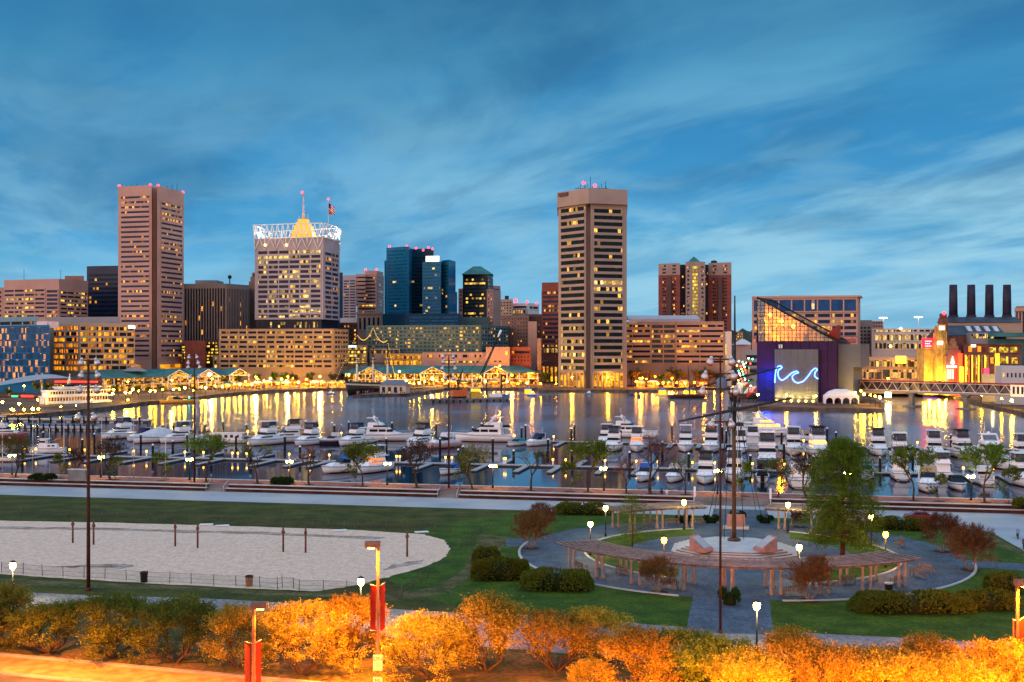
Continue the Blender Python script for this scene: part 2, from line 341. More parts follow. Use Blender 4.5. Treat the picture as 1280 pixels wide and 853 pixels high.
# road with kerb and brick sidewalk at the bottom
RA = math.atan2(-6.1, 20.4); RU = (math.cos(RA), math.sin(RA)); RV = (-RU[1], RU[0])
def RD(u, v): return (-40.4+u*RU[0]+v*RU[1]*-1*0+v*RV[0], 91.7+u*RU[1]+v*RV[1])
sheet('sidewalk', [RD(-150, -3.6), RD(190, -3.6), RD(190, 0), RD(-150, 0)], .13, mat('sidewalk_brick', (.34, .155, .055), .85, scale=.9, var=.3, bump=.5, bscale=4), 'sodium lit brick sidewalk beside the road', 'sidewalk')
mb = MB(); mb.prism([RD(-150, -4.0), RD(190, -4.0), RD(190, -3.6), RD(-150, -3.6)], 0, .134); mb.prism([RD(-150, 0), RD(190, 0), RD(190, .35), RD(-150, .35)], 0, .30); mb.build('kerb', M_CONCD, label='stone kerbs of the sidewalk at the road', cat='kerb', kind='structure')
sheet('road', [RD(-150, -16), RD(190, -16), RD(190, -4.0), RD(-150, -4.0)], .012, M_ASPH, 'asphalt road at the foot of the hill', 'road')
mb = MB()
for v in (-9.9, -10.2): mb.poly([(*RD(-150, v-.06), .016), (*RD(190, v-.06), .016), (*RD(190, v+.06), .016), (*RD(-150, v+.06), .016)])
mb.build('road_marking', mat('yellow_line', (.6, .42, .05), .7), label='double yellow line of the road', cat='road marking', kind='structure')
# memorial garden
CM = (27.0, 138.2); AX = math.atan2(V[1], V[0])
def ring(r, a0, a1, n=40, c=CM): return [(c[0]+r*math.cos(R(a0+(a1-a0)*k/n)), c[1]+r*math.sin(R(a0+(a1-a0)*k/n))) for k in range(n+1)]
sheet('garden_lawn', ring(43, 0, 360, 80), .006, M_GRASS2, 'green lawn round the memorial garden', 'grass')
dsk = ring(26.0, 0, 360, 90)[:-1]
sheet('plaza_paving', dsk, .018, M_PAVE, 'blue grey paving ring of the memorial garden', 'paving')
def strip(name, L, Rr, z, m, label): sheet(name, [G(*p) for p in L]+[G(*p) for p in reversed(Rr)], z, m, label, 'path')
strip('garden_path', [(862, 736), (866, 748), (862, 765), (858, 790)], [(966, 740), (962, 752), (964, 770), (968, 794)], .014, M_PAVE, 'blue grey path from the front of the plaza')
strip('garden_path', [(632, 674), (660, 673), (700, 672), (760, 660)], [(633, 684), (660, 683), (700, 700), (750, 720)], .014, M_PAVE, 'blue grey path leaving the plaza to the left')
strip('garden_path', [(1125, 668), (1160, 692), (1200, 700), (1300, 706)], [(1130, 735), (1172, 706), (1200, 708), (1300, 715)], .014, M_PAVE, 'blue grey path leaving the plaza to the right')
strip('garden_path', [(892, 636), (888, 652), (880, 668)], [(958, 638), (966, 655), (975, 672)], .014, M_PAVE, 'blue grey path from the plaza to the esplanade')
for a0, a1, nm in ((98, 238, 'left'), (277, 418, 'right')):
    sheet('garden_lawn', ring(18.2, a0, a1)+ring(13.2, a0+8, a1-8)[::-1], .022, M_GRASS2, f'crescent of lawn inside the {nm} of the pergola ring', 'grass')
    mb = MB()
    for rr in (18.2, 18.45):
        pass
    o_, i_ = ring(18.45, a0, a1), ring(18.2, a0, a1)
    mb.prism(o_+i_[::-1], 0, .14); mb.build('garden_kerb', M_COPE, label=f'pale kerb of the {nm} lawn crescent', cat='kerb', kind='structure')
for a0, a1 in ((163, 246), (268, 345)):
    o_, i_ = ring(26.3, a0, a1), ring(26.0, a0, a1); mb = MB(); mb.prism(o_+i_[::-1], 0, .12)
    mb.build('garden_kerb', M_COPE, label='pale kerb along the outside of the '+('left' if a0 < 200 else 'right')+' pergola walk', cat='kerb', kind='structure')
sheet('worn_grass', wob([G(*p) for p in [(1205, 661), (1240, 667), (1290, 698), (1270, 690), (1225, 674), (1195, 668)]], .3), .012, M_GRASSD, 'dry corner of lawn at the right forecourt', 'grass')

# far shore
shore = [(-900, 560), (-300, 532), (10, 519), (50, 517), (100, 512), (140, 508), (170, 503.5), (205, 500), (240, 497), (270, 493), (300, 490.3), (340, 487.6), (400, 485.8), (432, 485.3), (560, 485), (672, 485.3), (673, 487.3), (822, 487.6), (823, 485), (925, 484.5), (926, 508), (1050, 510), (1104, 511.5), (1106, 505), (1085, 497), (1072, 489), (1185, 490.5), (1190, 494), (1215, 501), (1250, 509), (1285, 517), (1500, 545)]
fp = [G(*p) for p in shore]
mb = MB(); mb.prism(fp+[(1200, 300), (9000, 600), (9000, 12000), (-9000, 12000), (-9000, 500)], -3, 0, 1, 0)
mb.build('far_ground', [M_FAR, M_QUAY], label='paved city ground behind the far seawall', cat='ground', kind='structure')
def hill(name, pts, d, h, label):
    m = MB(); n = len(pts); b = [P(x, d) for x, _ in pts]; z = [Zp(y, d) for _, y in pts]
    i = m._a([(p[0], p[1]-60, 0) for p in b]+[(p[0], p[1], zz) for p, zz in zip(b, z)]+[(p[0], p[1]+500, 0) for p in b])
    for k in range(n-1):
        m.face((i+k, i+k+1, i+n+k+1, i+n+k)); m.face((i+n+k, i+n+k+1, i+2*n+k+1, i+2*n+k))
    m.build(name, mat('far_wooded_hill', (.035, .05, .045), .95, scale=.02, var=.5, bump=.5), label=label, cat='hill', kind='structure')
hx = list(range(880, 1000, 6)); hill('hill', [(x, 413+2.5*math.sin(x*.35)+random.uniform(-1.2, 1.2)) for x in hx], 2600, 0, 'far dark wooded hill in the gap left of the glass pyramid')
hx = list(range(1100, 1300, 8)); hill('hill', [(x, 424+2*math.sin(x*.25)+random.uniform(-1, 1)) for x in hx], 2600, 0, 'low dark hill behind the white garage')

# ------------------------------------------------------------------ buildings
UNIT = {}
def pane_mesh(w, h, m, th=.24, name='window'):
    k = (round(w, 2), round(h, 2), m.name, th)
    if k not in UNIT:
        b = MB(); b.box(-w/2, w/2, -th/2, th/2, -h/2, h/2); UNIT[k] = b.mesh(name, m)
    return UNIT[k]
class Bld:
    def __init__(s, name, label, cat, px, d, group=None):
        x, y = P(px, d); s.root = thing(name, label, cat, (x, y, 0), 0, group); s.off = (-x, -y, 0); s.win = []; s.pts = {}
    def part(s, name, mb, mats, **kw):
        o = mb.build(name, mats, s.root, **kw); o.location = s.off; return o
    def block(s, verts, ytop, wall, faces=(), back=25, z0=0., part='wall', z1=None, cap=None, rawback=None, **kw):
        pts = [P(*v) for v in verts]; z1 = Zp(ytop, verts[0][1]) if z1 is None else z1
        f1, f0 = 1+back/pts[-1][1], 1+back/pts[0][1]; bk = rawback or [(pts[-1][0]*f1-.3, pts[-1][1]*f1), (pts[0][0]*f0+.3, pts[0][1]*f0)]
        mb = MB(); mb.prism(pts+bk, z0, z1)
        for f in faces: s.face(mb, pts, verts, f)
        if cap:                                           # parapet rim
            for i in range(len(pts)-1):
                s.frame(mb, pts[i], pts[i+1]); L = math.dist(pts[i], pts[i+1]); mb.box(0, L, -cap[0], .3, z1-cap[1], z1+.25); mb.fr = None
        return s.part(part, mb, wall, **kw), z1
    def frame(s, mb, a, b):
        L = math.dist(a, b); mb.fr = (a[0], a[1], (b[0]-a[0])/L, (b[1]-a[1])/L); return L
    def face(s, mb, pts, verts, f):
        e = f['e']; a, b = pts[e], pts[e+1]; d = verts[e][1]
        zt, zb = Zp(f['yt'], d), Zp(f['yb'], d)
        L = s.frame(mb, a, b); mx = f.get('mx', .05); x0, x1 = (mx*L, L-mx*L) if not isinstance(mx, tuple) else (mx[0]*L, L-mx[1]*L)
        rows, cols = f.get('rows', 1), f.get('cols', 1); hf, wf = f.get('hf', .5), f.get('wf', .9)
        ph = (zt-zb)/(rows-1+hf) if rows > 1 else (zt-zb)/hf; wh = ph*hf if rows > 1 else zt-zb
        if rows == 1: ph = wh
        pw = (x1-x0)/cols; ww = pw*wf
        ax, ay = mb.fr[2], mb.fr[3]; ang = math.atan2(ay, ax)
        skip = f.get('skip', ()); pr = f.get('proud', .4)
        for r in range(rows):
            z = zt-wh/2-r*ph
            for c in range(cols):
                if (r, c) in skip: continue
                x = x0+pw*(c+.5)
                s.win.append((a[0]+ax*x, a[1]+ay*x, z, ang, ww, wh, f['mat']))
            if r < rows-1: mb.box(x0-.2, x1+.2, -pr, .05, zt-(r+1)*ph+.001, zt-r*ph-wh)
        if f.get('fr', 1):
            mb.box(x0-.2, x1+.2, -pr, .05, zt, zt+min(1.2, ph*.3)); mb.box(x0-.2, x1+.2, -pr, .05, zb-min(1.2, ph*.3), zb)
            for c in range(cols+1):
                xa = x0+pw*c; hw = max(.15, pw*(1-wf)/2)
                mb.box(xa-(hw if c else .3), xa+(hw if c < cols else .3), -pr+.1, .04, zb, zt)
        mb.fr = None
    def done(s, limit=96):
        ws = sorted(s.win, key=lambda q: -q[4]*q[5]) if len(s.win) > limit else s.win
        for (x, y, z, ang, w_, h_, m) in ws[:limit]:
            o = bpy.data.objects.new('window', pane_mesh(w_, h_, m)); col.objects.link(o); o.parent = s.root
            o.location = (x+s.off[0], y+s.off[1], z); o.rotation_euler = (0, 0, ang)
        rest = ws[limit:]
        if rest:
            mb = MB(); att = []
            for (x, y, z, ang, w_, h_, m) in rest:
                mb.fr = (x, y, math.cos(ang), math.sin(ang)); mb.box(-w_/2, w_/2, -.12, .12, z-h_/2, z+h_/2); rv = random.random(); att += [rv]*6
            mb.fr = None; o = s.part('window', mb, rest[0][6], kind='stuff')
            at = o.data.attributes.new('rnd', 'FLOAT', 'FACE'); at.data.foreach_set('value', att)
        return s.root
    def red(s, px, d, z, r=.9):
        x, y = P(px, d); m = MB(); m.ball((x, y, z+r), r, 6, 4); s.part('aviation_light', m, emat('red_beacon', (1, .05, .08), 4, False))

W_PINK = mat('pinkish_concrete', (.41, .25, .21), .8, scale=.08, var=.09)
W_PINK2 = mat('salmon_precast', (.40, .25, .20), .8, scale=.08, var=.09)
W_TAUPE = mat('taupe_concrete', (.30, .235, .20), .8, scale=.08, var=.09)
W_BEIGE = mat('beige_precast', (.36, .27, .20), .8, scale=.08, var=.09)
W_TAN = mat('tan_stone', (.33, .22, .14), .8, scale=.08, var=.12)
W_BROWN = mat('brown_masonry', (.20, .125, .10), .85, scale=.1, var=.12)
W_DBRN = mat('dark_brown_brick', (.10, .06, .055), .85, scale=.1, var=.15)
W_RED = mat('red_brick', (.24, .07, .05), .85, scale=.2, var=.15)
W_GREY = mat('grey_precast', (.25, .245, .26), .8, scale=.08, var=.08)
W_LAV = mat('lavender_grey_precast', (.34, .30, .33), .8, scale=.08, var=.08)
W_WHITE = mat('white_precast', (.56, .54, .54), .7, scale=.08, var=.07)
W_BLACK = mat('black_curtain_wall', (.012, .016, .028), .3, scale=.08, var=.2, spec=.15)
W_TEAL = mat('teal_grey_panel', (.075, .135, .14), .7, scale=.1, var=.1)
W_NAVY = mat('navy_glass_wall', (.012, .024, .055), .3, scale=.1, var=.2, spec=.12)
W_BLUE = mat('blue_mirror_wall', (.010, .12, .24), .25, var=.15, scale=.05, spec=.06)
W_BLUED = mat('dark_blue_mirror_wall', (.005, .040, .085), .25, var=.18, scale=.05, spec=.06)
M_COPPER = mat('green_copper_roof', (.035, .155, .145), .6, scale=.2, var=.2)
M_TEALR = mat('teal_roof', (.045, .165, .165), .6, scale=.15, var=.22)
G_STD = glass('office_glass', lit=.20)
G_DIM = glass('dim_office_glass', lit=.07)
G_BLUE = glass('blue_office_glass', base=(.035, .045, .085), lit=.12, pw=1.4)
G_WTC = glass('trade_tower_glass', base=(.012, .022, .025), lit=.16, c1=(1, .48, .07), c2=(1, .75, .28), pw=1.9, s=1.7)
G_WARM = glass('warm_office_glass', lit=.5, c1=(1, .30, .02), c2=(1, .60, .12), pw=2.2, s=1.5)
G_AMB = glass('amber_lobby_glass', base=(.05, .03, .02), lit=1.1, c1=(1, .30, .008), c2=(1, .44, .02), pw=1.6, s=2.0, rowy=False)
G_LIT = glass('brightly_lit_glass', base=(.05, .04, .03), lit=.75, c1=(1, .50, .08), c2=(1, .74, .28), pw=1.5, s=1.35, rowy=False)
G_YEL = glass('yellow_lit_glass', base=(.05, .04, .03), lit=.8, c1=(1, .55, .04), c2=(1, .68, .10), pw=1.5, s=2.0, rowy=False)
G_HOT = glass('hotel_room_glass', base=(.05, .07, .075), lit=.30, c1=(1, .42, .03), c2=(1, .62, .10), pw=1.8, s=1.6, rowy=False)
G_RES = glass('apartment_glass', base=(.03, .035, .045), lit=.16, c1=(1, .40, .05), c2=(1, .62, .15), pw=1.2, s=1.9, rowy=False)
G_MIR = glass('mirror_window', base=(.012, .085, .15), lit=.06, metal=0, rough=.08, pw=2.2, s=1.4, rowy=False)

# WTC-like pentagonal tower in the middle
B = Bld('office_tower', 'tall taupe five sided office tower with bands of windows standing at the water edge', 'office tower', 740, 690)
vt = [(698, 711), (732.5, 692), (733.4, 696), (737.6, 696), (738.5, 691), (783.5, 698)]
fz = dict(yt=262.5, yb=462, rows=25, hf=.60, mat=G_WTC, wf=.985, mx=(.1, .04))
B.block(vt, 250, W_TAUPE, [dict(fz, e=0), dict(fz, e=4, mx=(.08, .12), yt=261, yb=461.5)], back=45)
B.block([(696.4, 708), (735.5, 687), (784.4, 695)], 241, W_TAUPE, [], back=48, z0=Zp(257.5, 700), part='crown')
for e, a, b in ((0, (701, 707.8), (731, 691.4)), (1, (741, 689.8), (779, 695.8))):
    m = MB(); p, q = P(*a), P(*b); L = B.frame(m, p, q)
    m.box(0, L, -.2, .1, .5, Zp(465, 700)); B.part('lobby_window', m, G_AMB)
    m = MB(); B.frame(m, p, q); k = 7
    for i in range(k+1): m.box(L*i/k-.35, L*i/k+.35, -.9, -.25, 0, Zp(465, 700))
    m.box(0, L, -.95, -.25, Zp(466, 700), Zp(463.5, 700)); B.part('lobby_pier', m, W_TAUPE)
m = MB(); p, q = P(699.5, 706.4), P(711, 700.5); L = B.frame(m, p, q)
m.box(0, L, -1.2, -.6, Zp(246, 705), Zp(241.8, 705)); B.part('sign', m, mat('dark_sign', (.10, .06, .05), .6))
m = MB(); zr = Zp(236, 700)
for i in range(14):
    x, y = P(720+i*2.9, 715); m.tube([(x, y, zr-2), (x, y, zr+2.5+(i % 3)*1.2)], .16, 4)
for zz in (.8, 2.2): m.tube([(*P(719, 715), zr+zz), (*P(760, 715), zr+zz)], .14, 4)
for px, yy in ((731, 225), (738, 221), (757, 227)): m.tube([(*P(px, 715), zr-2), (*P(px, 715), Zp(yy, 715))], .2, 4)
B.part('antenna', m, M_DARK)
m = MB(); x0, y0 = P(722, 716); m.box(x0, P(758, 716)[0], y0, y0+14, zr-2, zr+1.2); B.part('plant_room', m, W_GREY)
B.red(729.5, 712, Zp(231, 712), 1.1); B.red(743.5, 712, Zp(234.5, 712), 1.1); B.done()

# tall left tower
B = Bld('office_tower', 'tallest pinkish concrete tower at left with a dark notch down its corner', 'office tower', 188, 780)
vt = [(147.6, 772), (189.5, 765), (190.6, 774), (195.2, 774), (196.5, 766), (229.7, 800)]
fz = dict(yt=246.5, yb=446, rows=33, hf=.42, mat=G_BLUE, wf=.985)
B.block(vt, 233.5, W_PINK, [dict(fz, e=0, mx=(.09, .06)), dict(fz, e=4, mx=(.13, .07), yt=252, yb=446, rows=32)], back=42)
for a, b in (((152, 771), (187, 766)), ((200, 769), (227, 796))):
    m = MB(); L = B.frame(m, P(*a), P(*b)); m.box(0, L, -.3, .1, 0, Zp(456, 770)); B.part('lobby_window', m, G_AMB)
for i in range(12): m = MB(); x, y = P(152+i*6.3, 790); m.tube([(x, y, 131), (x, y, 133.5+(i % 4)*.7)], .15, 4); B.part('antenna', m, M_DARK)
for px, d, yy in ((149, 773, 233), (188, 767, 232), (197.5, 768, 232.6), (228.5, 800, 241)): B.red(px, d, Zp(yy, d)-.8, 1.0)
B.done()

# white-framed tower with lattice crown
B = Bld('office_tower', 'white framed tower under a floodlit lattice crown with a glowing golden ziggurat', 'office tower', 370, 800)
vt = [(318.5, 800), (404, 786), (424.5, 820)]
fz = dict(yt=314.6, yb=397.5, rows=14, hf=.60, mat=glass('crown_tower_glass', base=(.03, .035, .055), lit=.30, pw=1.9, c1=(1, .55, .08), c2=(1, .75, .28)), wf=.90)
B.block(vt, 299, W_LAV, [dict(fz, e=0, cols=6, mx=(.045, .03)), dict(fz, e=1, cols=2, mx=.08, mat=G_BLUE)], back=40, z0=Zp(400, 800))
B.block([(320, 803), (402, 789), (423, 822)], 400, W_BLACK, [dict(e=0, yt=403, yb=410, rows=1, cols=22, hf=1, wf=.7, mat=G_DIM)], back=36, part='base')
z0c, z1c, zs = Zp(298, 795), Zp(281, 795), Zp(306, 795)
ca, cb, cc_, cd = P(318, 799), P(404, 785), P(425, 818), P(340, 842)
m = MB()
def lattice(m, a, b, n, out):
    L = math.dist(a, b); ux, uy = (b[0]-a[0])/L, (b[1]-a[1])/L; ox, oy = uy*out, -ux*out
    lo = [(a[0]+ux*L*k/n, a[1]+uy*L*k/n, z0c) for k in range(n+1)]
    hi = [(a[0]+ux*L*min(n, max(0, k+.5))/n+ox, a[1]+uy*L*min(n, max(0, k+.5))/n+oy, z1c) for k in range(-1, n+1)]
    for k in range(n+1):
        m.tube([lo[k], hi[k]], .30, 4); m.tube([lo[k], hi[k+1]], .30, 4); m.tube([lo[k], (lo[k][0], lo[k][1], z0c)] if 0 else [lo[k], ((lo[k][0]+hi[k][0])/2+ux*1.6, (lo[k][1]+hi[k][1])/2+uy*1.6, (z0c+z1c)/2)], .22, 4)
        mid = lambda p, q: tuple((p[i]+q[i])/2 for i in range(3))
        m.tube([mid(lo[k], hi[k]), mid(lo[k], hi[k+1])], .22, 4)
    m.tube([hi[0], hi[-1]], .4, 4); m.tube([lo[0], lo[-1]], .4, 4)
    mids = [tuple((lo[min(k, n)][i]+hi[k][i])/2 for i in range(3)) for k in range(n+1)]; m.tube([mids[0], mids[-1]], .2, 4)
    if n > 8:
        for k in range(0, n+1, 2): m.tube([(lo[k][0], lo[k][1], zs), (lo[k][0]+ox*.3, lo[k][1]+oy*.3, z0c)], .25, 4); m.tube([(lo[k][0]+ox*.1, lo[k][1]+oy*.1, zs-4), lo[min(k+1, n)]], .22, 4); m.tube([(lo[k][0]+ox*.1, lo[k][1]+oy*.1, zs-4), lo[max(k-1, 0)]], .22, 4)
lattice(m, ca, cb, 13, .9); lattice(m, cb, cc_, 4, .9); lattice(m, cc_, cd, 9, .9); lattice(m, cd, ca, 4, .9)
B.part('lattice_crown', m, M_WHITE)
for k, px in enumerate((330, 348, 366, 384, 402, 416)):
    l = bpy.data.lights.new('crown_floodlight', 'POINT'); l.energy = 9000; l.color = (1, .93, .78); l.shadow_soft_size = .6
    lo_ = bpy.data.objects.new('crown_floodlight', l); col.objects.link(lo_); x, y = P(px, 809); lo_.parent = B.root; lo_.location = (x+B.off[0], y+B.off[1], z0c+3.0)
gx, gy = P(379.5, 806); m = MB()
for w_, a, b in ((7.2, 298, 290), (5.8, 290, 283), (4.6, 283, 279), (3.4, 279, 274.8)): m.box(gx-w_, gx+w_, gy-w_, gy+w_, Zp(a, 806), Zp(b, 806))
B.part('glowing_ziggurat', m, emat('painted_ziggurat_floodlight', (1, .46, .03), 1.0, False))  # floodlight on the golden stone is put in as emission
m = MB(); m.tube([(gx, gy, Zp(276, 806)), (gx, gy, Zp(264, 806)), (gx, gy, Zp(241, 806))], [1.2, .7, .35], 6)
for i in range(4): m.tube([(gx-3+i*2, gy, Zp(275, 806)), (gx-3+i*2, gy, Zp(270-i % 2*2, 806))], .2, 4)
B.part('antenna_mast', m, mat('mast_red_white', (.5, .12, .10), .6, scale=.25, c2=(.65, .6, .6)))
B.red(377.7, 804, Zp(242.5, 804), 1.0)
fx, fy = P(410.5, 800); m = MB(); m.tube([(fx, fy, z0c-2), (fx, fy, Zp(250, 800))], .25, 5); B.part('flagpole', m, M_STEEL)
B.red(410.3, 799, Zp(250.5, 799), .8)
for k, px in enumerate((331.5, 358, 371, 384, 397)):
    m = MB(); x, y = P(px, 793); m.ball((x, y, Zp(306.5, 793)), .9, 6, 4); B.part('wall_lamp', m, emat('wall_lamp_glow', (1, .5, .12), 7, False))
B.done()
t = thing('flag', 'stars and stripes flag flying high on the pole above the lattice crown', 'flag', (fx, fy, Zp(258, 800)))
m = MB(); n = 8
for k in range(n):
    x0, x1 = k*.55, (k+1)*.55; ya, yb = .5*math.sin(k*.9), .5*math.sin((k+1)*.9); dz = -.45*k
    for i in range(7):
        za, zb = 2.6-i*.75, 2.6-(i+1)*.75; mi = 2 if (k < 3 and i < 4) else i % 2
        m.poly([(x0, ya, za+dz), (x1, yb, za+dz-.45), (x1, yb, zb+dz-.45), (x0, ya, zb+dz)], mi)
m.build('cloth', [mat('flag_red', (.5, .03, .04), .8), mat('flag_white', (.7, .7, .72), .8), mat('flag_blue', (.02, .03, .14), .8)], t)
t = thing('flag', 'smaller orange and black flag below the stars and stripes', 'flag', (fx, fy, Zp(264.5, 800)))
m = MB()
for k in range(5):
    ya, yb = .3*math.sin(k), .3*math.sin(k+1)
    for i in range(3): m.poly([(k*.5, ya, 1.5-i-.3*k), (k*.5+.5, yb, 1.5-i-.3*k-.3), (k*.5+.5, yb, .5-i-.3*k-.3), (k*.5, ya, .5-i-.3*k)], (k+i) % 2)
m.build('cloth', [mat('flag_orange', (.6, .2, .05), .8), mat('flag_dark', (.05, .03, .03), .8)], t)

# vertical-pier dark building
B = Bld('office_building', 'broad dark office block with close vertical piers, dish on its roof', 'office building', 272, 850)
vt = [(229.5, 842), (283, 838), (311.5, 862)]
B.block(vt, 355, W_TAUPE, [dict(e=0, yt=361, yb=432, rows=1, cols=15, hf=1, wf=.55, mat=glass('pier_glass', lit=.06, pw=3, ph=3.4), mx=.02), dict(e=1, yt=361, yb=432, rows=1, cols=14, hf=1, wf=.5, mat=glass('pier_glass_lit', lit=.13, pw=3, ph=3.4), mx=.02)], back=45)
m = MB(); x0, y0 = P(244, 850); m.box(x0, P(271, 850)[0], y0, y0+20, Zp(355, 842), Zp(350.5, 850)); B.part('penthouse', m, W_GREY)
m = MB(); x0, y0 = P(287.2, 845); m.tube([(x0, y0, Zp(355, 842)), (x0, y0, Zp(348, 845))], .4, 5); m.ball((x0, y0, Zp(346.5, 845)), 1.5, 8, 5); B.part('dish', m, M_DARK)
B.done()
B = Bld('office_tower', 'narrow old stone tower peeping out left of the white framed tower', 'office tower', 316, 900)
B.block([(311, 902), (332, 898)], 352, W_BROWN, [], back=25); B.block([(313, 905), (330, 901)], 346, W_BROWN, [], back=20, part='upper_wall', z0=Zp(353, 900)); B.block([(315, 907), (329, 904)], 341, W_BROWN, [dict(e=0, yt=343, yb=351, rows=2, cols=3, hf=.6, wf=.4, mat=G_DIM)], back=16, part='top_wall', z0=Zp(347, 900)); B.done()

# far left group
B = Bld('office_building', 'wide pinkish office building at the far left with ribbon windows and a penthouse', 'office building', 60, 825)
vt = [(5, 832), (57, 818), (74, 815), (110, 842)]
fz = dict(yt=363, yb=397, rows=7, hf=.45, mat=glass('left_block_glass', lit=.3, c1=(1, .5, .06)), wf=.9)
B.block(vt, 350.5, W_PINK, [dict(fz, e=0, cols=4, mx=.01), dict(fz, e=1, cols=1, mx=.06, hf=.62, mat=G_BLUE), dict(fz, e=2, cols=4, mx=.03, yt=364.5)], back=40)
B.block([(81, 838), (105, 838)], 345, W_BROWN, [], back=16, part='penthouse', z0=Zp(352, 830))
m = MB()
for px in (30, 76): m.tube([(*P(px, 838), Zp(351, 838)), (*P(px, 838), Zp(337, 838))], .15, 4)
B.part('antenna', m, M_DARK); B.done()
B = Bld('office_building', 'pinkish wing with one lit window at the left picture edge', 'office building', -10, 850)
B.block([(-60, 852), (7, 846)], 360, W_PINK, [dict(e=0, yt=365, yb=396, rows=6, hf=.45, mat=G_STD, mx=.03)], back=30); B.done()
B = Bld('office_tower', 'dark navy glass tower beside the tallest pinkish tower', 'office tower', 130, 900)
B.block([(108.5, 905), (150, 898)], 333, W_NAVY, [dict(e=0, yt=343, yb=396, rows=10, hf=.55, mat=glass('navy_band_glass', base=(.012, .018, .04), lit=.07), mx=.01, proud=.15)], back=35); B.done()
B = Bld('office_podium', 'plain grey podium wall behind the brown office with orange windows', 'building', 100, 700)
B.block([(57, 705), (150, 700)], 396.5, W_GREY, [], back=40)
m = MB(); x0, y0 = P(87.5, 706); m.box(x0-1.6, x0+1.6, y0, y0+2, Zp(396.6, 706), Zp(394.8, 706)); m.tube([(x0, y0+1, Zp(395, 706)), (x0, y0+1, Zp(392.5, 706))], .5, 6); B.part('roof_vent', m, M_DARK); B.done()
B = Bld('hotel', 'blue mirror glass hotel at left with orange reflections as glowing panes', 'hotel', 20, 640)
vt = [(-70, 672), (62, 612)]
B.block(vt, 409, W_BLUE, [dict(e=0, yt=411, yb=478, rows=9, cols=15, hf=.86, wf=.93, mx=.005, mat=glass('hotel_painted_reflection', base=(.02, .085, .20), lit=.26, metal=0, rough=.07, pw=1.9, s=1.2, c1=(1, .30, .005), c2=(1, .50, .02), rowy=False), proud=.18)], back=30)  # glowing panes stand in for the orange city reflections
B.block([(-70, 676), (46, 626)], 402.5, mat('hotel_crown', (.2, .32, .38), .5), [dict(e=0, yt=403.6, yb=408, rows=1, cols=8, hf=1, wf=.9, mat=G_WARM, mx=.02)], back=22, part='restaurant', z0=Zp(410.5, 640))
B.block([(-70, 674), (48, 624)], 398.5, mat('hotel_roof', (.14, .26, .32), .5), [], back=22, part='roof', z0=Zp(402.5, 640))
m = MB(); L = B.frame(m, P(47.5, 622), P(60.5, 616)); m.box(0, L, -.8, 6, Zp(410, 618), Zp(402, 618)); B.part('sign_box', m, mat('pale_lilac_box', (.62, .52, .56), .7)); B.done()
B = Bld('office_building', 'brown grid office with bright orange windows between hotel and tallest tower', 'office building', 115, 650)
vt = [(62.5, 662), (99.5, 645), (168.3, 664)]
fz = dict(yt=408.5, yb=462.5, rows=8, hf=.62, wf=.90)
B.block(vt, 404.8, W_BEIGE, [dict(fz, e=0, cols=2, mx=(.12, .03), mat=glass('orange_office_glass', base=(.03, .02, .02), lit=1.5, c1=(1, .22, .008), c2=(1, .40, .02), pw=1.1, s=1.6)), dict(fz, e=1, cols=7, mx=.01, mat=glass('orange_office_glass2', base=(.03, .02, .02), lit=.9, c1=(1, .26, .01), c2=(1, .46, .02), pw=1.4, s=1.6))], back=30)
m = MB(); L = B.frame(m, P(160, 661), P(168, 664)); m.box(0, L, -.9, -.3, Zp(411, 662), Zp(407, 662)); B.part('sign', m, emat('white_sign', (1, .85, .7), 2.2, False)); B.done()

# low wide brown block left of centre and neighbours
B = Bld('office_building', 'long low brown office block with eight rows of square windows', 'office building', 350, 740)
vt = [(273.5, 748), (417, 735), (435.5, 772)]
fz = dict(yt=414.5, yb=459, rows=8, hf=.48, wf=.86)
B.block(vt, 411.5, W_TAN, [dict(fz, e=0, cols=12, mx=.012, mat=glass('brown_block_glass', lit=.42, c1=(1, .46, .04), c2=(1, .66, .14), pw=1.55)), dict(fz, e=1, cols=5, mx=.05, mat=G_DIM)], back=45); B.done()
B = Bld('brick_building', 'blank red brick block right of the tallest tower', 'building', 243, 780)
B.block([(231, 782), (257, 776)], 426, W_RED, [], back=25)
B.block([(227, 790), (232.5, 789)], 430, W_DBRN, [dict(e=0, yt=433, yb=452, rows=6, hf=.5, mat=G_YEL, mx=.05)], back=20, part='side_wall'); B.done()
B = Bld('office_building', 'small dark office with yellow windows beside the long brown block', 'office building', 266, 800)
B.block([(257, 800), (274.5, 796)], 424, W_DBRN, [dict(e=0, yt=428, yb=454, rows=7, cols=3, hf=.5, wf=.7, mat=G_YEL, mx=.05)], back=20)
B.block([(266, 770), (274.5, 769)], 444, W_TAN, [dict(e=0, yt=446, yb=460, rows=3, cols=1, hf=.7, wf=.6, mat=G_LIT, mx=.1)], back=12, part='stair_wall'); B.done()
B = Bld('office_tower', 'pale lavender tower with slotted windows behind the white framed tower', 'office tower', 436, 1000)
B.block([(423, 1004), (428.5, 1002)], 341, W_BLUED, [], back=20, part='glass_wall')
B.block([(428.5, 1002), (445.5, 998)], 344.5, W_LAV, [dict(e=0, yt=351, yb=397, rows=14, cols=2, hf=.42, wf=.84, mx=.04, mat=glass('slot_glass', lit=.1))], back=25)
B.block([(425, 990), (446, 986)], 398, W_WHITE, [], back=12, part='podium'); B.done()
B = Bld('office_tower', 'pinkish stepped terrace tower left of the blue glass tower', 'office tower', 462, 965)
for k in range(8): B.block([(445+k*.0, 955-k*1.2), (457, 952)], 343+k*5, W_PINK, [], back=25, part='terrace', z0=Zp(346.4+k*5, 955))
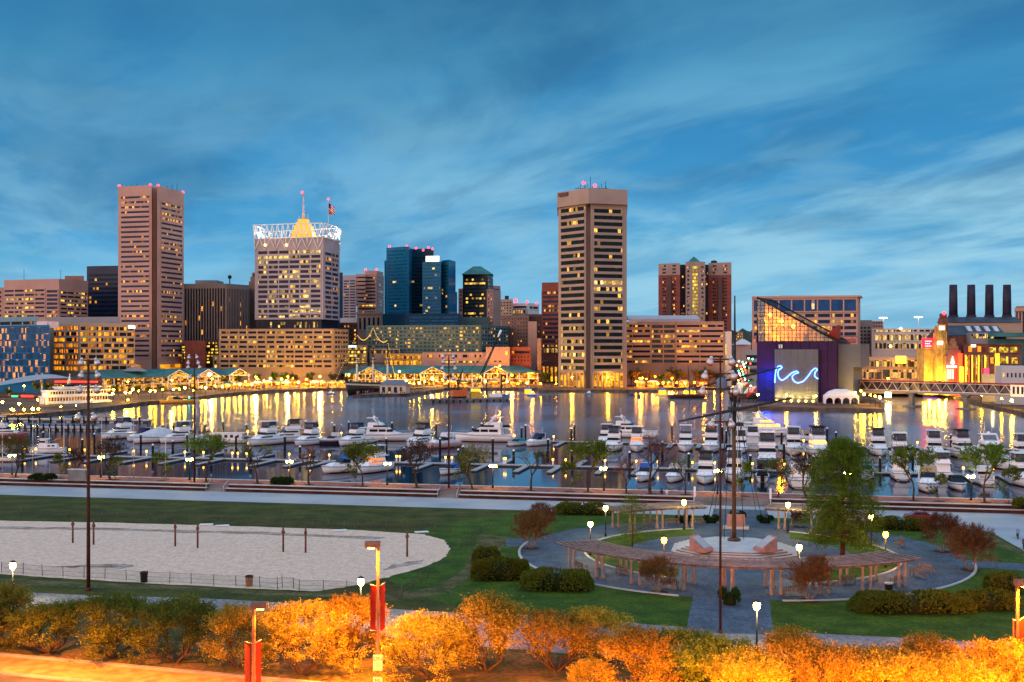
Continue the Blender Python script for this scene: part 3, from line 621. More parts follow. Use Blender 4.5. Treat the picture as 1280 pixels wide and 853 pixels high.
B.block([(446.5, 961), (471, 956), (480, 985)], 343, W_PINK, [dict(e=0, yt=347, yb=396, rows=12, hf=.42, mx=.02, mat=G_STD), dict(e=1, yt=346, yb=394, rows=12, hf=.5, mx=.1, mat=G_BLUE)], back=30)
B.block([(456, 964), (471, 962), (479, 984)], 338.7, W_PINK2, [], back=20, part='penthouse', z0=Zp(344, 960)); B.red(457, 962, Zp(338.6, 962)); B.red(471, 962, Zp(338.4, 962)); B.done()
B = Bld('stone_building', 'old stone block with tall narrow windows in front of the stepped terrace tower', 'building', 462, 900)
B.block([(446, 905), (477.5, 898)], 391, W_TAUPE, [dict(e=0, yt=397.5, yb=412, rows=1, cols=5, hf=1, wf=.45, mat=G_DIM, mx=.05)], back=25, cap=(.8, 1.5)); B.done()
B = Bld('brick_building', 'dark brick block at the left end of the hotel with many yellow rooms', 'building', 436, 860)
B.block([(424, 862), (447, 858)], 403.5, W_DBRN, [dict(e=0, yt=407, yb=440, rows=7, cols=5, hf=.45, wf=.5, mat=G_RES, mx=.05)], back=25); B.done()

# blue glass tower
B = Bld('office_tower', 'blue mirror glass tower of stepped slabs with a glowing white sign', 'office tower', 525, 860)
gw = dict(hf=.55, proud=.12, fr=0)
BG = glass('blue_tower_glass', base=(.008, .10, .205), lit=.05, metal=0, rough=.14, c1=(1, .62, .12), c2=(1, .80, .4), pw=1.8, s=1.6)
B.block([(483, 870), (511, 856), (516, 884)], 310, W_BLUE, [dict(gw, e=0, yt=314, yb=405, rows=22, mx=.03, mat=BG)], back=25)
B.block([(480.5, 875), (486, 873)], 326, W_BLUE, [], back=20, part='shoulder_wall')
B.block([(511, 880), (542, 876)], 311.5, W_BLUED, [dict(gw, e=0, yt=322, yb=404, rows=20, mx=.05, mat=glass('dark_tower_glass', base=(.004, .028, .055), lit=.06, metal=0, c1=(1, .7, .2), pw=2.2))], back=25, part='core_wall')
B.block([(528, 862), (551, 858), (552.5, 866)], 327.5, W_BLUE, [dict(gw, e=0, yt=331, yb=402, rows=18, mx=.03, mat=BG)], back=22, part='front_wall')
B.block([(552, 870), (561, 860), (569.5, 878)], 326, W_BLUE, [dict(gw, e=0, yt=332, yb=402, rows=17, mx=.05, mat=G_MIR)], back=20, part='right_wall')
B.block([(566, 880), (571.5, 884)], 365, W_BLUE, [], back=20, part='low_wall')
B.block([(478, 852), (506, 846), (577, 840)], 392.5, W_BLUED, [dict(gw, e=1, yt=396, yb=407, rows=3, mx=.03, mat=BG)], back=30, part='podium')
m = MB(); L = B.frame(m, P(532.5, 856), P(549, 854)); m.box(0, L, -.8, .4, Zp(327.3, 855), Zp(320.3, 855)); B.part('sign', m, emat('white_tower_sign', (1, .86, .6), 1.6, False))
m = MB(); m.box(P(533, 860)[0], P(549, 860)[0], 860, 866, Zp(329, 860), Zp(321, 860)); B.part('sign_frame', m, W_BLUED)
for px, yy in ((487, 310), (508.6, 309.4), (520, 312), (529, 314.5), (535.5, 311.3), (540.5, 313)): B.red(px, 872, Zp(yy, 872), .9)
B.done()
B = Bld('hotel', 'long teal grey hotel slab dotted with small yellow windows', 'hotel', 540, 790)
vt = [(458, 800), (601, 786), (636, 830)]
fz = dict(yt=409.6, yb=439, rows=7, hf=.48, wf=.66)
B.block(vt, 407, W_TEAL, [dict(fz, e=0, cols=28, mx=.012, mat=G_HOT, proud=.25), dict(fz, e=1, cols=10, mx=.03, mat=G_RES, rows=7)], back=30); B.done()
B = Bld('office_tower', 'tower with a green copper hipped roof and dark banded glass', 'office tower', 596, 890)
vt = [(578.5, 895), (609, 888), (616, 905)]
B.block(vt, 343.8, W_BLACK, [dict(e=0, yt=349, yb=398, rows=11, hf=.5, mat=glass('banded_glass', base=(.03, .06, .07), lit=.28, c1=(1, .55, .06)), mx=.03), dict(e=1, yt=349, yb=398, rows=11, hf=.5, mat=G_MIR, mx=.05)], back=25)
a = [P(*q) for q in vt]; za, zb = Zp(343.8, 895), Zp(332.8, 895); m = MB()
m.frust(a[0][0]-.5, a[2][0]+.5, a[1][1]-1, a[1][1]+26, za, a[0][0]+8, a[2][0]-9, a[1][1]+10, a[1][1]+16, zb); B.part('roof', m, M_COPPER)
B.block([(615, 905), (625.5, 915)], 357, W_PINK, [dict(e=0, yt=361, yb=400, rows=9, hf=.5, mat=G_MIR, mx=.15)], back=20, part='right_wing')
B.block([(608.5, 887.5), (616.5, 886), (626, 905)], 362, W_PINK, [dict(e=0, yt=364, yb=402, rows=9, cols=2, hf=.4, wf=.3, mat=G_DIM, mx=.1)], back=10, part='front_wing')
B.block([(573, 898), (579.5, 896)], 361, W_PINK, [dict(e=0, yt=364, yb=398, rows=8, hf=.4, wf=.4, mat=G_DIM, mx=.1)], back=20, part='left_wing')
B.block([(573.5, 880), (611.5, 876)], 396.5, W_TEAL, [], back=10, part='podium'); B.done()
B = Bld('apartment_building', 'small beige apartment block right of the green copper roof', 'apartment building', 632, 1100)
B.block([(624, 1105), (641, 1098)], 374.5, W_BEIGE, [dict(e=0, yt=378, yb=400, rows=7, cols=4, hf=.45, wf=.55, mat=G_RES, mx=.05)], back=20); B.block([(631, 1108), (636, 1107)], 370, W_NAVY, [], back=8, part='roof_tank', z0=Zp(376, 1100)); B.done()
B = Bld('office_building', 'pale flat roofed block with red roof beacons left of the red striped tower', 'building', 656, 1120)
B.block([(640, 1125), (660, 1118), (674, 1135)], 379.5, W_WHITE, [dict(e=0, yt=383, yb=385.5, rows=1, hf=1, mat=G_DIM, mx=.05), dict(e=1, yt=383, yb=386, rows=1, hf=1, mat=G_DIM, mx=.1)], back=25); B.block([(640, 1110), (658, 1108)], 386, W_GREY, [dict(e=0, yt=388, yb=392, rows=1, cols=5, hf=1, wf=.6, mat=G_STD, mx=.05)], back=8, part='front_wall')
B.red(644.5, 1118, Zp(378.5, 1118), 1.9); B.red(659, 1118, Zp(379, 1118), 1.2); B.red(671, 1130, Zp(381, 1130), 1.2); B.done()
B = Bld('apartment_building', 'plain brown tower with narrow window slots left of the red striped tower', 'apartment building', 650, 840)
B.block([(627.5, 845), (645, 841), (661.5, 838)], 394.5, W_BROWN, [dict(e=0, yt=398, yb=432, rows=8, cols=3, hf=.4, wf=.2, mat=G_DIM, mx=.1), dict(e=1, yt=398, yb=432, rows=8, cols=4, hf=.45, wf=.3, mat=G_RES, mx=.08)], back=22)
B.block([(656, 848), (677, 846)], 393, W_DBRN, [dict(e=0, yt=397, yb=432, rows=9, cols=5, hf=.4, wf=.35, mat=G_RES, mx=.08)], back=20, part='rear_wall')
B.block([(660, 825), (671, 823)], 402, W_PINK2, [], back=10, part='chimney_block'); B.done()
B = Bld('office_tower', 'red brick tower with dark blue window stripes behind the trade tower', 'office tower', 690, 900)
B.block([(677.3, 905), (706, 897)], 353.5, W_RED, [dict(e=0, yt=365, yb=434, rows=13, hf=.5, mat=G_BLUE, mx=.005), dict(e=0, yt=436, yb=441, rows=1, cols=5, hf=1, wf=.8, mat=G_LIT, mx=(.08, .3))], back=30); B.done()
m = MB(); B = Bld('arched_hall', 'dark arched hall at the foot of the red striped tower', 'hall', 685, 790)
c0, c1 = P(669, 795)[0], P(700, 795)[0]; prof = [((c0+c1)/2+(c1-c0)/2*math.cos(math.pi*k/12), 15*math.sin(math.pi*k/12)**.7) for k in range(13)]
i0 = m._a([(x, 795, z) for x, z in prof]+[(x, 825, z) for x, z in prof])
for k in range(12): m.face((i0+k, i0+k+1, i0+13+k+1, i0+13+k))
m.face([i0+k for k in range(12, -1, -1)]); B.part('wall', m, W_DBRN)
for k in range(5): m = MB(); x = c0+(c1-c0)*(k+1)/6; m.box(x-.7, x+.7, 794.6, 795.1, 1, 11); B.part('window', m, G_AMB)
B.done()

# gallery mall and other low fronts behind the pavilions
B = Bld('shopping_mall', 'low pink shopping mall with strip windows behind the green roofed pavilion', 'shopping mall', 570, 780)
B.block([(527.5, 782), (608, 776)], 440.8, W_PINK, [dict(e=0, yt=443.5, yb=447, rows=1, cols=5, hf=1, wf=.55, mat=G_WARM, mx=.04), dict(e=0, yt=451.5, yb=453.5, rows=1, hf=1, mat=G_YEL, mx=(.28, .08))], back=25)
B.block([(462, 790), (500, 787)], 436, W_TAUPE, [dict(e=0, yt=437.5, yb=442, rows=1, cols=5, hf=1, wf=.85, mat=G_HOT, mx=.02)], back=20, part='glass_wall')
B.block([(480, 784), (528, 782)], 442.6, W_TAN, [dict(e=0, yt=444, yb=456, rows=2, cols=4, hf=.75, wf=.92, mat=G_AMB, mx=.02)], back=20, part='lit_wall'); B.done()
B = Bld('theatre_block', 'plain block with one lit window, washed in orange street light', 'building', 622, 770)
B.block([(607.5, 772), (637, 769)], 434, W_PINK2, [dict(e=0, yt=439.5, yb=443.6, rows=1, hf=1, mat=G_YEL, mx=(.82, .04), fr=0), dict(e=0, yt=451, yb=452.6, rows=1, cols=4, hf=1, wf=.7, mat=G_AMB, mx=.12)], back=25); B.done()
B = Bld('brick_building', 'orange lit brick block with small dark windows left of the arched hall', 'building', 650, 775)
B.block([(636.5, 778), (664, 774)], 434, W_RED, [dict(e=0, yt=439, yb=442, rows=1, hf=1, mat=G_DIM, mx=.03), dict(e=0, yt=445, yb=452, rows=2, cols=6, hf=.5, wf=.4, mat=G_DIM, mx=.06)], back=25)
B.block([(671.5, 772), (676.5, 772)], 423, W_TAN, [], back=6, part='pillar'); B.done()
B = Bld('office_building', 'small lit office with a pale blue top band behind the old sailing ship', 'office building', 447, 780)
B.block([(434, 784), (459, 780)], 431.6, W_TAN, [dict(e=0, yt=434.6, yb=455, rows=5, cols=3, hf=.55, wf=.8, mat=G_YEL, mx=.04)], back=20)
m = MB(); L = B.frame(m, P(434, 783), P(446, 781)); m.box(0, L, -.6, .1, Zp(434.5, 782), Zp(432, 782)); B.part('sign', m, emat('blue_white_sign', (.5, .75, 1), 1.6, False)); B.done()

# right of the trade tower
B = Bld('office_building', 'long pinkish office with ribbon windows and a pale barrel roof', 'office building', 840, 740)
fz = dict(yt=406.5, yb=453.5, rows=8, hf=.42, mat=G_STD)
vt = [(768, 752), (813.5, 744), (813.6, 746), (845, 741), (845.1, 739), (905, 732)]
B.block(vt, 402.8, W_PINK2, [dict(fz, e=0, cols=2, mx=.01, wf=.97), dict(fz, e=2, cols=2, mx=.02, hf=.62, mat=glass('central_bay_glass', base=(.05, .085, .10), lit=.2)), dict(fz, e=4, cols=2, mx=.01, wf=.97)], back=40)
m = MB(); x0, x1 = P(786, 745)[0], P(875.5, 745)[0]; n = 10; zl, zh = Zp(403, 745), Zp(393.5, 745)
pr = [(748+30*k/n, zl+(zh-zl)*math.sin(math.pi*(.12+.76*k/n))**.8) for k in range(n+1)]
i0 = m._a([(x0, y, z) for y, z in pr]+[(x1, y, z) for y, z in pr])
for k in range(n): m.face((i0+k, i0+k+1, i0+n+2+k, i0+n+1+k)[::-1])
m.face([i0+k for k in range(n+1)][::-1]+[]); m.face([i0+n+1+k for k in range(n+1)])
m.box(x0, x1, 747, 748, zl-1, pr[0][1]); B.part('roof', m, mat('barrel_roof', (.47, .42, .45), .5, var=.06)); B.done()
B = Bld('stair_tower', 'pale stair tower at the right end of the long ribbon window office', 'building', 910, 735)
B.block([(905.3, 733), (914.5, 731)], 414.5, W_WHITE, [dict(e=0, yt=430, yb=462, rows=1, hf=1, wf=.25, mat=G_YEL, mx=(.05, .6), fr=0)], back=25); B.done()
B = Bld('apartment_tower', 'twin winged red brick apartment tower with a bright yellow central stair', 'apartment tower', 868, 1100)
red2 = mat('apartment_brick', (.21, .062, .05), .85, scale=.2, var=.12); pal = mat('apartment_stone', (.30, .215, .185), .85, scale=.2, var=.1)
for (a, b, yt_, cs) in ((823, 850, 330, 'l'), (885.5, 914.3, 329, 'r')):
    B.block([(a, 1108), (b, 1098)], 344.5, red2, [dict(e=0, yt=348, yb=428, rows=20, cols=2, hf=.5, wf=.34, mat=G_RES, mx=.04, fr=0, proud=.1)], back=30, part='wing')
    B.block([(a, 1108), (b, 1098)], yt_, pal, [dict(e=0, yt=332, yb=342.5, rows=3, cols=2, hf=.5, wf=.34, mat=G_RES, mx=.04, fr=0, proud=.1)], back=30, part='wing_top', z0=Zp(344, 1103))
    mid = (a+b)/2; m = MB(); m.box(P(mid-2.4, 1100)[0], P(mid+2.4, 1100)[0], 1099, 1104, 0, Zp(346, 1100)); B.part('balcony_bay', m, W_DBRN)
B.block([(849.5, 1112), (858, 1111)], 331, W_NAVY, [dict(e=0, yt=336, yb=425, rows=20, hf=.5, mat=glass('recess_glass', lit=.12, pw=1.5, c1=(1, .4, .05), s=2), mx=.3, fr=0)], back=15, part='recess_wall')
B.block([(879, 1112), (887, 1111)], 331, W_NAVY, [dict(e=0, yt=336, yb=425, rows=20, hf=.5, mat=glass('recess_glass', lit=.2), mx=.3, fr=0)], back=15, part='recess_wall')
B.block([(857, 1096), (881.5, 1094)], 327.5, pal, [dict(e=0, yt=333, yb=428, rows=22, hf=.72, mat=glass('stair_glass', base=(.05, .04, .03), lit=2, c1=(1, .62, .05), c2=(1, .66, .08), s=1.5, rowy=False), mx=(.345, .365), fr=0, proud=.25), dict(e=0, yt=333, yb=426, rows=18, cols=1, hf=.45, mat=G_RES, mx=(.08, .80), fr=0, proud=.05), dict(e=0, yt=333, yb=426, rows=18, hf=.45, mat=G_RES, mx=(.80, .08), fr=0, proud=.05)], back=25, part='centre_wall')
x0, x1 = P(861, 1098)[0], P(875.5, 1098)[0]; m = MB(); m.frust(x0, x1, 1097, 1109, Zp(327.5, 1096), (x0+x1)/2-.3, (x0+x1)/2+.3, 1102.5, 1103.5, Zp(320.8, 1100)); B.part('roof', m, M_COPPER)
m = MB(); x0, y0 = P(892.5, 1110); m.lathe([(3, Zp(329.5, 1110)), (3, Zp(326.6, 1110)), (.3, Zp(325.6, 1110))], 8, (x0, y0)); B.part('roof_tank', m, M_DARK); B.done(200 if 0 else 96)
B = Bld('office_building', 'broad office with tall blue top windows behind the glass pyramid', 'office building', 1010, 645)
vt = [(940, 652), (1072.5, 640), (1075.5, 656)]
B.block(vt, 371.2, W_PINK2, [dict(e=0, yt=375.5, yb=389.5, rows=1, cols=8, hf=1, wf=.9, mx=.012, mat=glass('tall_blue_glass', base=(.010, .07, .22), lit=.05, metal=0., rough=.1, spec=.08, pw=1.5, c1=(1, .5, .08))), dict(e=0, yt=393, yb=420, rows=4, cols=8, hf=.55, wf=.9, mx=.012, mat=glass('mid_blue_glass', base=(.012, .035, .09), lit=.3, pw=1.5)), dict(e=0, yt=422.5, yb=429.5, rows=1, cols=8, hf=1, wf=.9, mx=.012, mat=glass('pink_lit_glass', base=(.06, .03, .03), lit=.5, c1=(1, .2, .18), c2=(1, .3, .25), pw=7, s=.8))], back=30, cap=(1.2, .8))
m = MB(); m.box(P(974, 660)[0], P(1018, 660)[0], 655, 665, Zp(372, 652), Zp(369.8, 655)); B.part('plant_room', m, W_GREY); B.done()
B = Bld('apartment_building', 'grey apartment block with small lit windows right of the tall blue windowed office', 'apartment building', 1082, 680)
B.block([(1073, 684), (1090, 680)], 400.5, W_GREY, [dict(e=0, yt=409, yb=438, rows=7, cols=3, hf=.5, wf=.6, mat=G_RES, mx=.1)], back=20)
B.block([(1090, 690), (1104.5, 688)], 401.5, W_PINK, [dict(e=0, yt=403, yb=409, rows=2, cols=4, hf=.5, wf=.6, mat=G_STD, mx=.08)], back=18, part='rear_wall'); B.done()
B = Bld('parking_garage', 'white parking garage with bright openings and light masts on its roof', 'parking garage', 1130, 665)
B.block([(1089.5, 670), (1172, 662)], 411, W_WHITE, [dict(e=0, yt=412.6, yb=415, rows=1, cols=11, hf=1, wf=.78, mx=.02, mat=G_LIT), dict(e=0, yt=418.5, yb=425.5, rows=1, cols=15, hf=1, wf=.78, mx=.05, mat=G_LIT), dict(e=0, yt=429, yb=436, rows=1, cols=15, hf=1, wf=.78, mx=.05, mat=G_LIT)], back=30)
for px, yt_ in ((1104, 398), (1148, 397)):
    m = MB(); x, y = P(px, 668); m.tube([(x, y, Zp(412, 668)), (x, y, Zp(yt_, 668))], .18, 5); B.part('light_mast', m, M_WHITE)
    m = MB(); m.box(x-2.2, x+2.2, y-.5, y+.5, Zp(yt_, 668)-.1, Zp(yt_, 668)+.5); B.part('mast_lamp', m, emat('mast_lamp_glow', (1, .85, .6), 6, False))
for px, yy in ((1126, 411), (1113, 433)): m = MB(); x, y = P(px, 662); m.ball((x, y, Zp(yy, 662)), .7, 6, 4); B.part('wall_lamp', m, emat('orange_wall_lamp', (1, .5, .12), 18, False))
B.done()
B = Bld('shopping_mall', 'two storey salmon framed glass mall above the bridge', 'shopping mall', 1115, 610)
B.block([(1072, 614), (1154, 606)], 446.6, W_PINK2, [dict(e=0, yt=450.5, yb=458.5, rows=1, cols=8, hf=1, wf=.88, mx=.01, mat=G_LIT), dict(e=0, yt=462, yb=474, rows=1, cols=8, hf=1, wf=.88, mx=.01, mat=glass('mall_glass', base=(.05, .05, .06), lit=.65, c1=(1, .5, .08), c2=(1, .25, .12), pw=1.4, s=1.4, rowy=False))], back=30)
m = MB(); L = B.frame(m, P(1120, 606), P(1132.5, 604)); m.box(0, L, -1.6, -.6, Zp(454, 606), Zp(445.5, 606)); B.part('sign', m, emat('yellow_sign', (1, .56, .012), 9.0)); B.done()
# ------------------------------------------------------------------ glass pyramid aquarium on its pier
def seg(mb, a, b): 
    L = math.dist(a, b); mb.fr = (a[0], a[1], (b[0]-a[0])/L, (b[1]-a[1])/L); return L
B = Bld('aquarium', 'purple blue aquarium with a lit glass pyramid and a blue neon wave', 'aquarium', 995, 520)
a, b = P(946.3, 527), P(1045.6, 511); za = Zp(427, 519); zt = Zp(373, 527)
m = MB(); L = seg(m, a, b); m.box(0, L*.245, 0, 32, 0, za); B.part('blue_wall', m, mat('blue_panel_wall', (.012, .016, .10), .5, scale=.15, var=.12))
m = MB(); seg(m, a, b); m.box(L*.245, L, 0.05, 32, 0, za); m.box(0, L*.245, -.25, 0, za*.55, za); B.part('purple_wall', m, mat('purple_panel_wall', (.034, .011, .055), .5, scale=.15, var=.14))
m = MB(); seg(m, a, b)
for k in range(1, 9): m.box(L*k/9-.05, L*k/9+.05, -.30, .1, 0, za)
for k in range(1, 6): m.box(0, L, -.29, .1, za*k/6-.05, za*k/6+.05)
B.part('panel_joint', m, mat('panel_joint', (.03, .025, .07), .6))
m = MB(); seg(m, a, b); x0, x1 = L*.243, L*.787; zp1 = Zp(437, 515)
m.box(x0, x1, -2.2, .2, 0, zp1); B.part('wave_screen', m, mat('perforated_grey_screen', (.075, .084, .10), .45, scale=.3, var=.15, metal=.3, stretch=(3, 3, .4)))
m = MB(); seg(m, a, b)
for k in range(1, 12): m.box(x0+(x1-x0)*k/12-.04, x0+(x1-x0)*k/12+.04, -2.26, -2.1, 0, zp1)
for k in range(1, 9): m.box(x0, x1, -2.255, -2.1, zp1*k/9-.04, zp1*k/9+.04)
B.part('screen_joint', m, mat('screen_joint', (.14, .14, .15), .5))
wv = [(592, 632), (596, 570), (608, 532), (625, 520), (640, 528), (632, 538), (618, 547), (613, 575), (622, 602), (642, 614), (672, 596), (705, 568), (735, 556), (750, 566), (728, 572), (710, 590), (716, 615), (742, 632), (780, 622), (812, 590), (838, 553), (862, 536), (873, 547), (860, 562), (858, 590), (880, 606)]
m = MB(); seg(m, a, b); pts = []
for x, y in wv:
    px, py = 860+x/5.333, 360+y/5.333; f = (px-946.3)/99.3; pts.append((f*L, -2.75, Zp(py, 527-16*f)))
sm_ = []
for i in range(len(pts)-1):
    p0, p1, p2, p3 = pts[max(0, i-1)], pts[i], pts[i+1], pts[min(len(pts)-1, i+2)]
    for k in range(4):
        t = k/4; sm_.append(tuple(.5*((2*p1[j])+(-p0[j]+p2[j])*t+(2*p0[j]-5*p1[j]+4*p2[j]-p3[j])*t*t+(-p0[j]+3*p1[j]-3*p2[j]+p3[j])*t**3) for j in range(3)))
m.tube(sm_+[pts[-1]], .30, 6); B.part('neon_wave', m, emat('blue_neon', (.07, .19, 1), 6.5))
m = MB(); m2 = MB(); seg(m, a, b); seg(m2, a, b)
tri = [(0.3, -.05, za), (L, -.05, za), (0.3, -.05, zt)]
# glazed pyramid: frame, glass skin, lit rooms behind
fr = MB(); seg(fr, a, b)
fr.tube([(0.2, 0, za), (0.2, 0, zt+.3), (L+.3, 0, za)], .55, 6); fr.tube([(.2, 26, za), (.2, 26, zt), (L, 26, za)], .4, 6); fr.tube([(.2, 0, zt), (.2, 26, zt)], .5, 6); fr.tube([(L, 0, za), (L, 26, za)], .4, 6)
nx = 20
for k in range(1, nx): x = L*k/nx; fr.box(x-.11, x+.11, -.3, .1, za, za+(zt-za)*(1-k/nx))
for k in range(0, 12): z = za+(zt-za)*k/12; fr.box(.3, L*(1-k/12), -.28, .1, z-.11, z+.11)
B.part('pyramid_frame', fr, M_DARK)
gm = bpy.data.materials.new('pyramid_glass'); gm.use_nodes = True; t_ = NT(gm.node_tree); t_.n.clear()
o_ = t_.new('ShaderNodeOutputMaterial'); mx = t_.new('ShaderNodeMixShader', in_0=.07); tr = t_.new('ShaderNodeBsdfTransparent'); tr.inputs[0].default_value = (.62, .62, .62, 1); gl = t_.new('ShaderNodeBsdfGlossy', in_1=.08); gl.inputs[0].default_value = (.6, .7, .8, 1)
t_.link(tr.outputs[0], mx.inputs[1]); t_.link(gl.outputs[0], mx.inputs[2]); t_.link(mx.outputs[0], o_.inputs[0])
m = MB(); seg(m, a, b); m.poly([(.3, -.15, za), (L, -.15, za), (.3, -.15, zt)]); m.poly([(L, -.1, za), (L, 26, za), (.3, 26, zt), (.3, -.1, zt)]); m.poly([(.3, 0, za), (.3, 0, zt), (.3, 26, zt), (.3, 26, za)]); B.part('pyramid_glass', m, gm)
m = MB(); seg(m, a, b); m.poly([(.5, 11, za), (L-1, 11, za), (.5, 11, zt-1)]); m.box(.5, L-1, 0.2, 25, za, za+.3); m.box(3, L*.55, 9.5, 10.8, za+.3, za+3); m.box(3, L*.35, 9, 10.8, za+6, za+6.5); B.part('inner_gallery', m, mat('gallery_wall', (.34, .19, .02), .8, scale=.35, var=.6))
m = MB(); seg(m, a, b); spots = [(.13*L, 5, za+.62*(zt-za)), (.28*L, 5, za+.48*(zt-za)), (.43*L, 5, za+.35*(zt-za)), (.06*L, 6, za+.3*(zt-za))]
for q in spots[:3]: m.ball(q, 1.0, 8, 6)
B.part('gallery_lamp', m, emat('gallery_lamp_glow', (1, .62, .10), 4, False))
ux, uy = (b[0]-a[0])/L, (b[1]-a[1])/L
for i, q in enumerate(spots):
    l = bpy.data.lights.new('gallery_light', 'POINT'); l.energy = 11000 if i != 2 else 3500; l.color = (1, .40, .006); l.shadow_soft_size = .8
    o = bpy.data.objects.new('gallery_light', l); col.objects.link(o); o.parent = B.root
    o.location = (a[0]+ux*q[0]-uy*(q[1]-2)+B.off[0], a[1]+uy*q[0]+ux*(q[1]-2)+B.off[1], q[2]-2)
m = MB(); seg(m, a, b); m.box(L, L*1.18, 4, 26, 0, Zp(430.5, 515)); m.box(L*1.18, L*1.27, 4, 26, Zp(459, 515), Zp(430.5, 515)); B.part('grey_wing', m, mat('slate_wing', (.12, .13, .15), .7, var=.1, scale=.2))
m = MB(); seg(m, a, b); zr0, zr1 = Zp(424, 515), Zp(406, 515); i0 = m._a([(L*.76, 12, zr0), (L*.94, 12, zr0-6), (L*.94, 12, zr1), (L*.76, 20, zr0), (L*.94, 20, zr0-6), (L*.94, 20, zr1)])
for q in ((0, 1, 2), (5, 4, 3), (0, 2, 5, 3), (1, 4, 5, 2)): m.face([i0+k for k in q])
B.part('red_sail', m, mat('red_panel', (.24, .03, .02), .6))
m = MB(); seg(m, a, b)
for k, f in enumerate((.283, .315)): m.box(L*f, L*f+.45, -.4, -.05, Zp(435.5, 524), Zp(431, 524))
m.box(L*.315-.5, L*.315, -.4, -.05, Zp(435.5, 524), Zp(434.8, 524)); m.box(L*.315-.5, L*.315, -.4, -.05, Zp(431.7, 524), Zp(431, 524)); m.box(L*.315-.5, L*.315, -.4, -.05, Zp(433.5, 524), Zp(432.9, 524)); B.part('pier_number', m, M_WHITE)
for k in range(6):
    m = MB(); seg(m, a, b); x = x0+(x1-x0)*(k+.4)/6; m.box(x-.4, x+.4, -3.6, -2.9, .4, .9); m.tube([(x, -3.2, 0), (x, -3.2, .4)], .1, 5); B.part('floodlight', m, emat('screen_floodlight', (1, .6, .06), 16))
    l = bpy.data.lights.new('screen_light', 'SPOT'); l.energy = 9000; l.color = (1, .66, .16); l.spot_size = R(110); l.spot_blend = 1; l.shadow_soft_size = .3
    o = bpy.data.objects.new('screen_light', l); col.objects.link(o); o.parent = B.root
    o.location = (a[0]+ux*x+uy*3.6+B.off[0], a[1]+uy*x-ux*3.6+B.off[1], .9); o.rotation_euler = Vector((-uy*.35, ux*.35, 1)).to_track_quat('-Z', 'Y').to_euler()
l = bpy.data.lights.new('neon_spill', 'POINT'); l.energy = 5200; l.color = (.02, .09, 1); l.shadow_soft_size = 2
o = bpy.data.objects.new('neon_spill', l); col.objects.link(o); o.parent = B.root; o.location = (a[0]+ux*L*.16+uy*5+B.off[0], a[1]+uy*L*.16-ux*5+B.off[1], Zp(470, 525))
B.done()
# white event tent
tx, ty = P(1051, 506); t = thing('event_tent', 'white arched event tent in front of the aquarium', 'tent', (tx, ty, 0), R(-9))
m = MB(); w2, d2 = 7.0, 4.2
m.frust(-w2, w2, -d2, d2, 3.3, -w2*.72, w2*.72, -d2*.6, d2*.6, 5.2); m.frust(-w2*.72, w2*.72, -d2*.6, d2*.6, 5.2, -w2*.35, w2*.35, -d2*.15, d2*.15, 6.2); m.build('roof', M_CANV, t)
m = MB()
for k in range(4):
    xa = -w2+k*2*w2/4
    pr = [(xa+w2/4+(w2/4-.25)*math.cos(math.pi*j/8), 2.6*math.sin(math.pi*j/8)**.6) for j in range(9)]
    for j in range(8): m.poly([(pr[j][0], -d2-.02, pr[j][1]), (pr[j][0], -d2-.02, 3.4), (pr[j+1][0], -d2-.02, 3.4), (pr[j+1][0], -d2-.02, pr[j+1][1])])
    m.box(xa-.25, xa+.25, -d2-.1, -d2+.1, 0, 3.4)
m.box(w2-.25, w2+.1, -d2, d2, 0, 3.4); m.box(-w2-.1, -w2+.1, -d2, d2, 0, 3.4); m.build('wall_drape', M_CANV, t)

# ------------------------------------------------------------------ old power plant with four stacks
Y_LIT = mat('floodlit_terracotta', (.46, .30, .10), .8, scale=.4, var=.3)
B = Bld('power_plant', 'old brick power plant with four dark smokestacks and golden lit front', 'power plant', 1215, 600)
DB = mat('plant_brick', (.17, .075, .06), .85, scale=.3, var=.25); NR = mat('dark_slate_roof', (.045, .06, .085), .5, scale=.2, var=.25)
m = MB(); x0, x1 = P(1183, 612)[0], P(1258, 612)[0]; ze, zr = Zp(419.5, 612), Zp(406.5, 612)
m.box(x0, x1, 612, 640, 0, ze); B.part('hall_wall', m, DB)
m = MB(); i0 = m._a([(x0, 611.4, ze), (x1, 611.4, ze), (x1, 624, zr), (x0, 624, zr), (x0, 640, ze), (x1, 640, ze)])
m.face([i0, i0+1, i0+2, i0+3]); m.face([i0+3, i0+2, i0+5, i0+4]); m.face([i0, i0+3, i0+4]); m.face([i0+1, i0+5, i0+2]); B.part('hall_roof', m, NR)
for k, px in enumerate((1212.5, 1223.5, 1235, 1246)):
    m = MB(); x = P(px, 617)[0]; z_ = Zp(411.5, 617); m.frust(x-1.1, x+1.1, 616, 617.4, z_-1.2, x-1.4, x+.8, 619.2, 620.6, z_+1.6); B.part('skylight', m, mat('skylight_glass', (.45, .5, .55), .2))
m = MB(); x0, x1 = P(1186, 634)[0], P(1276, 634)[0]; m.box(x0, x1, 634, 650, 0, Zp(403.5, 634)); B.part('boiler_house_wall', m, W_BEIGE)
m = MB(); m.frust(x0-.5, x1+.5, 633, 651, Zp(403, 634), x0, x1, 639, 646, Zp(396.2, 634)); B.part('boiler_house_roof', m, NR)
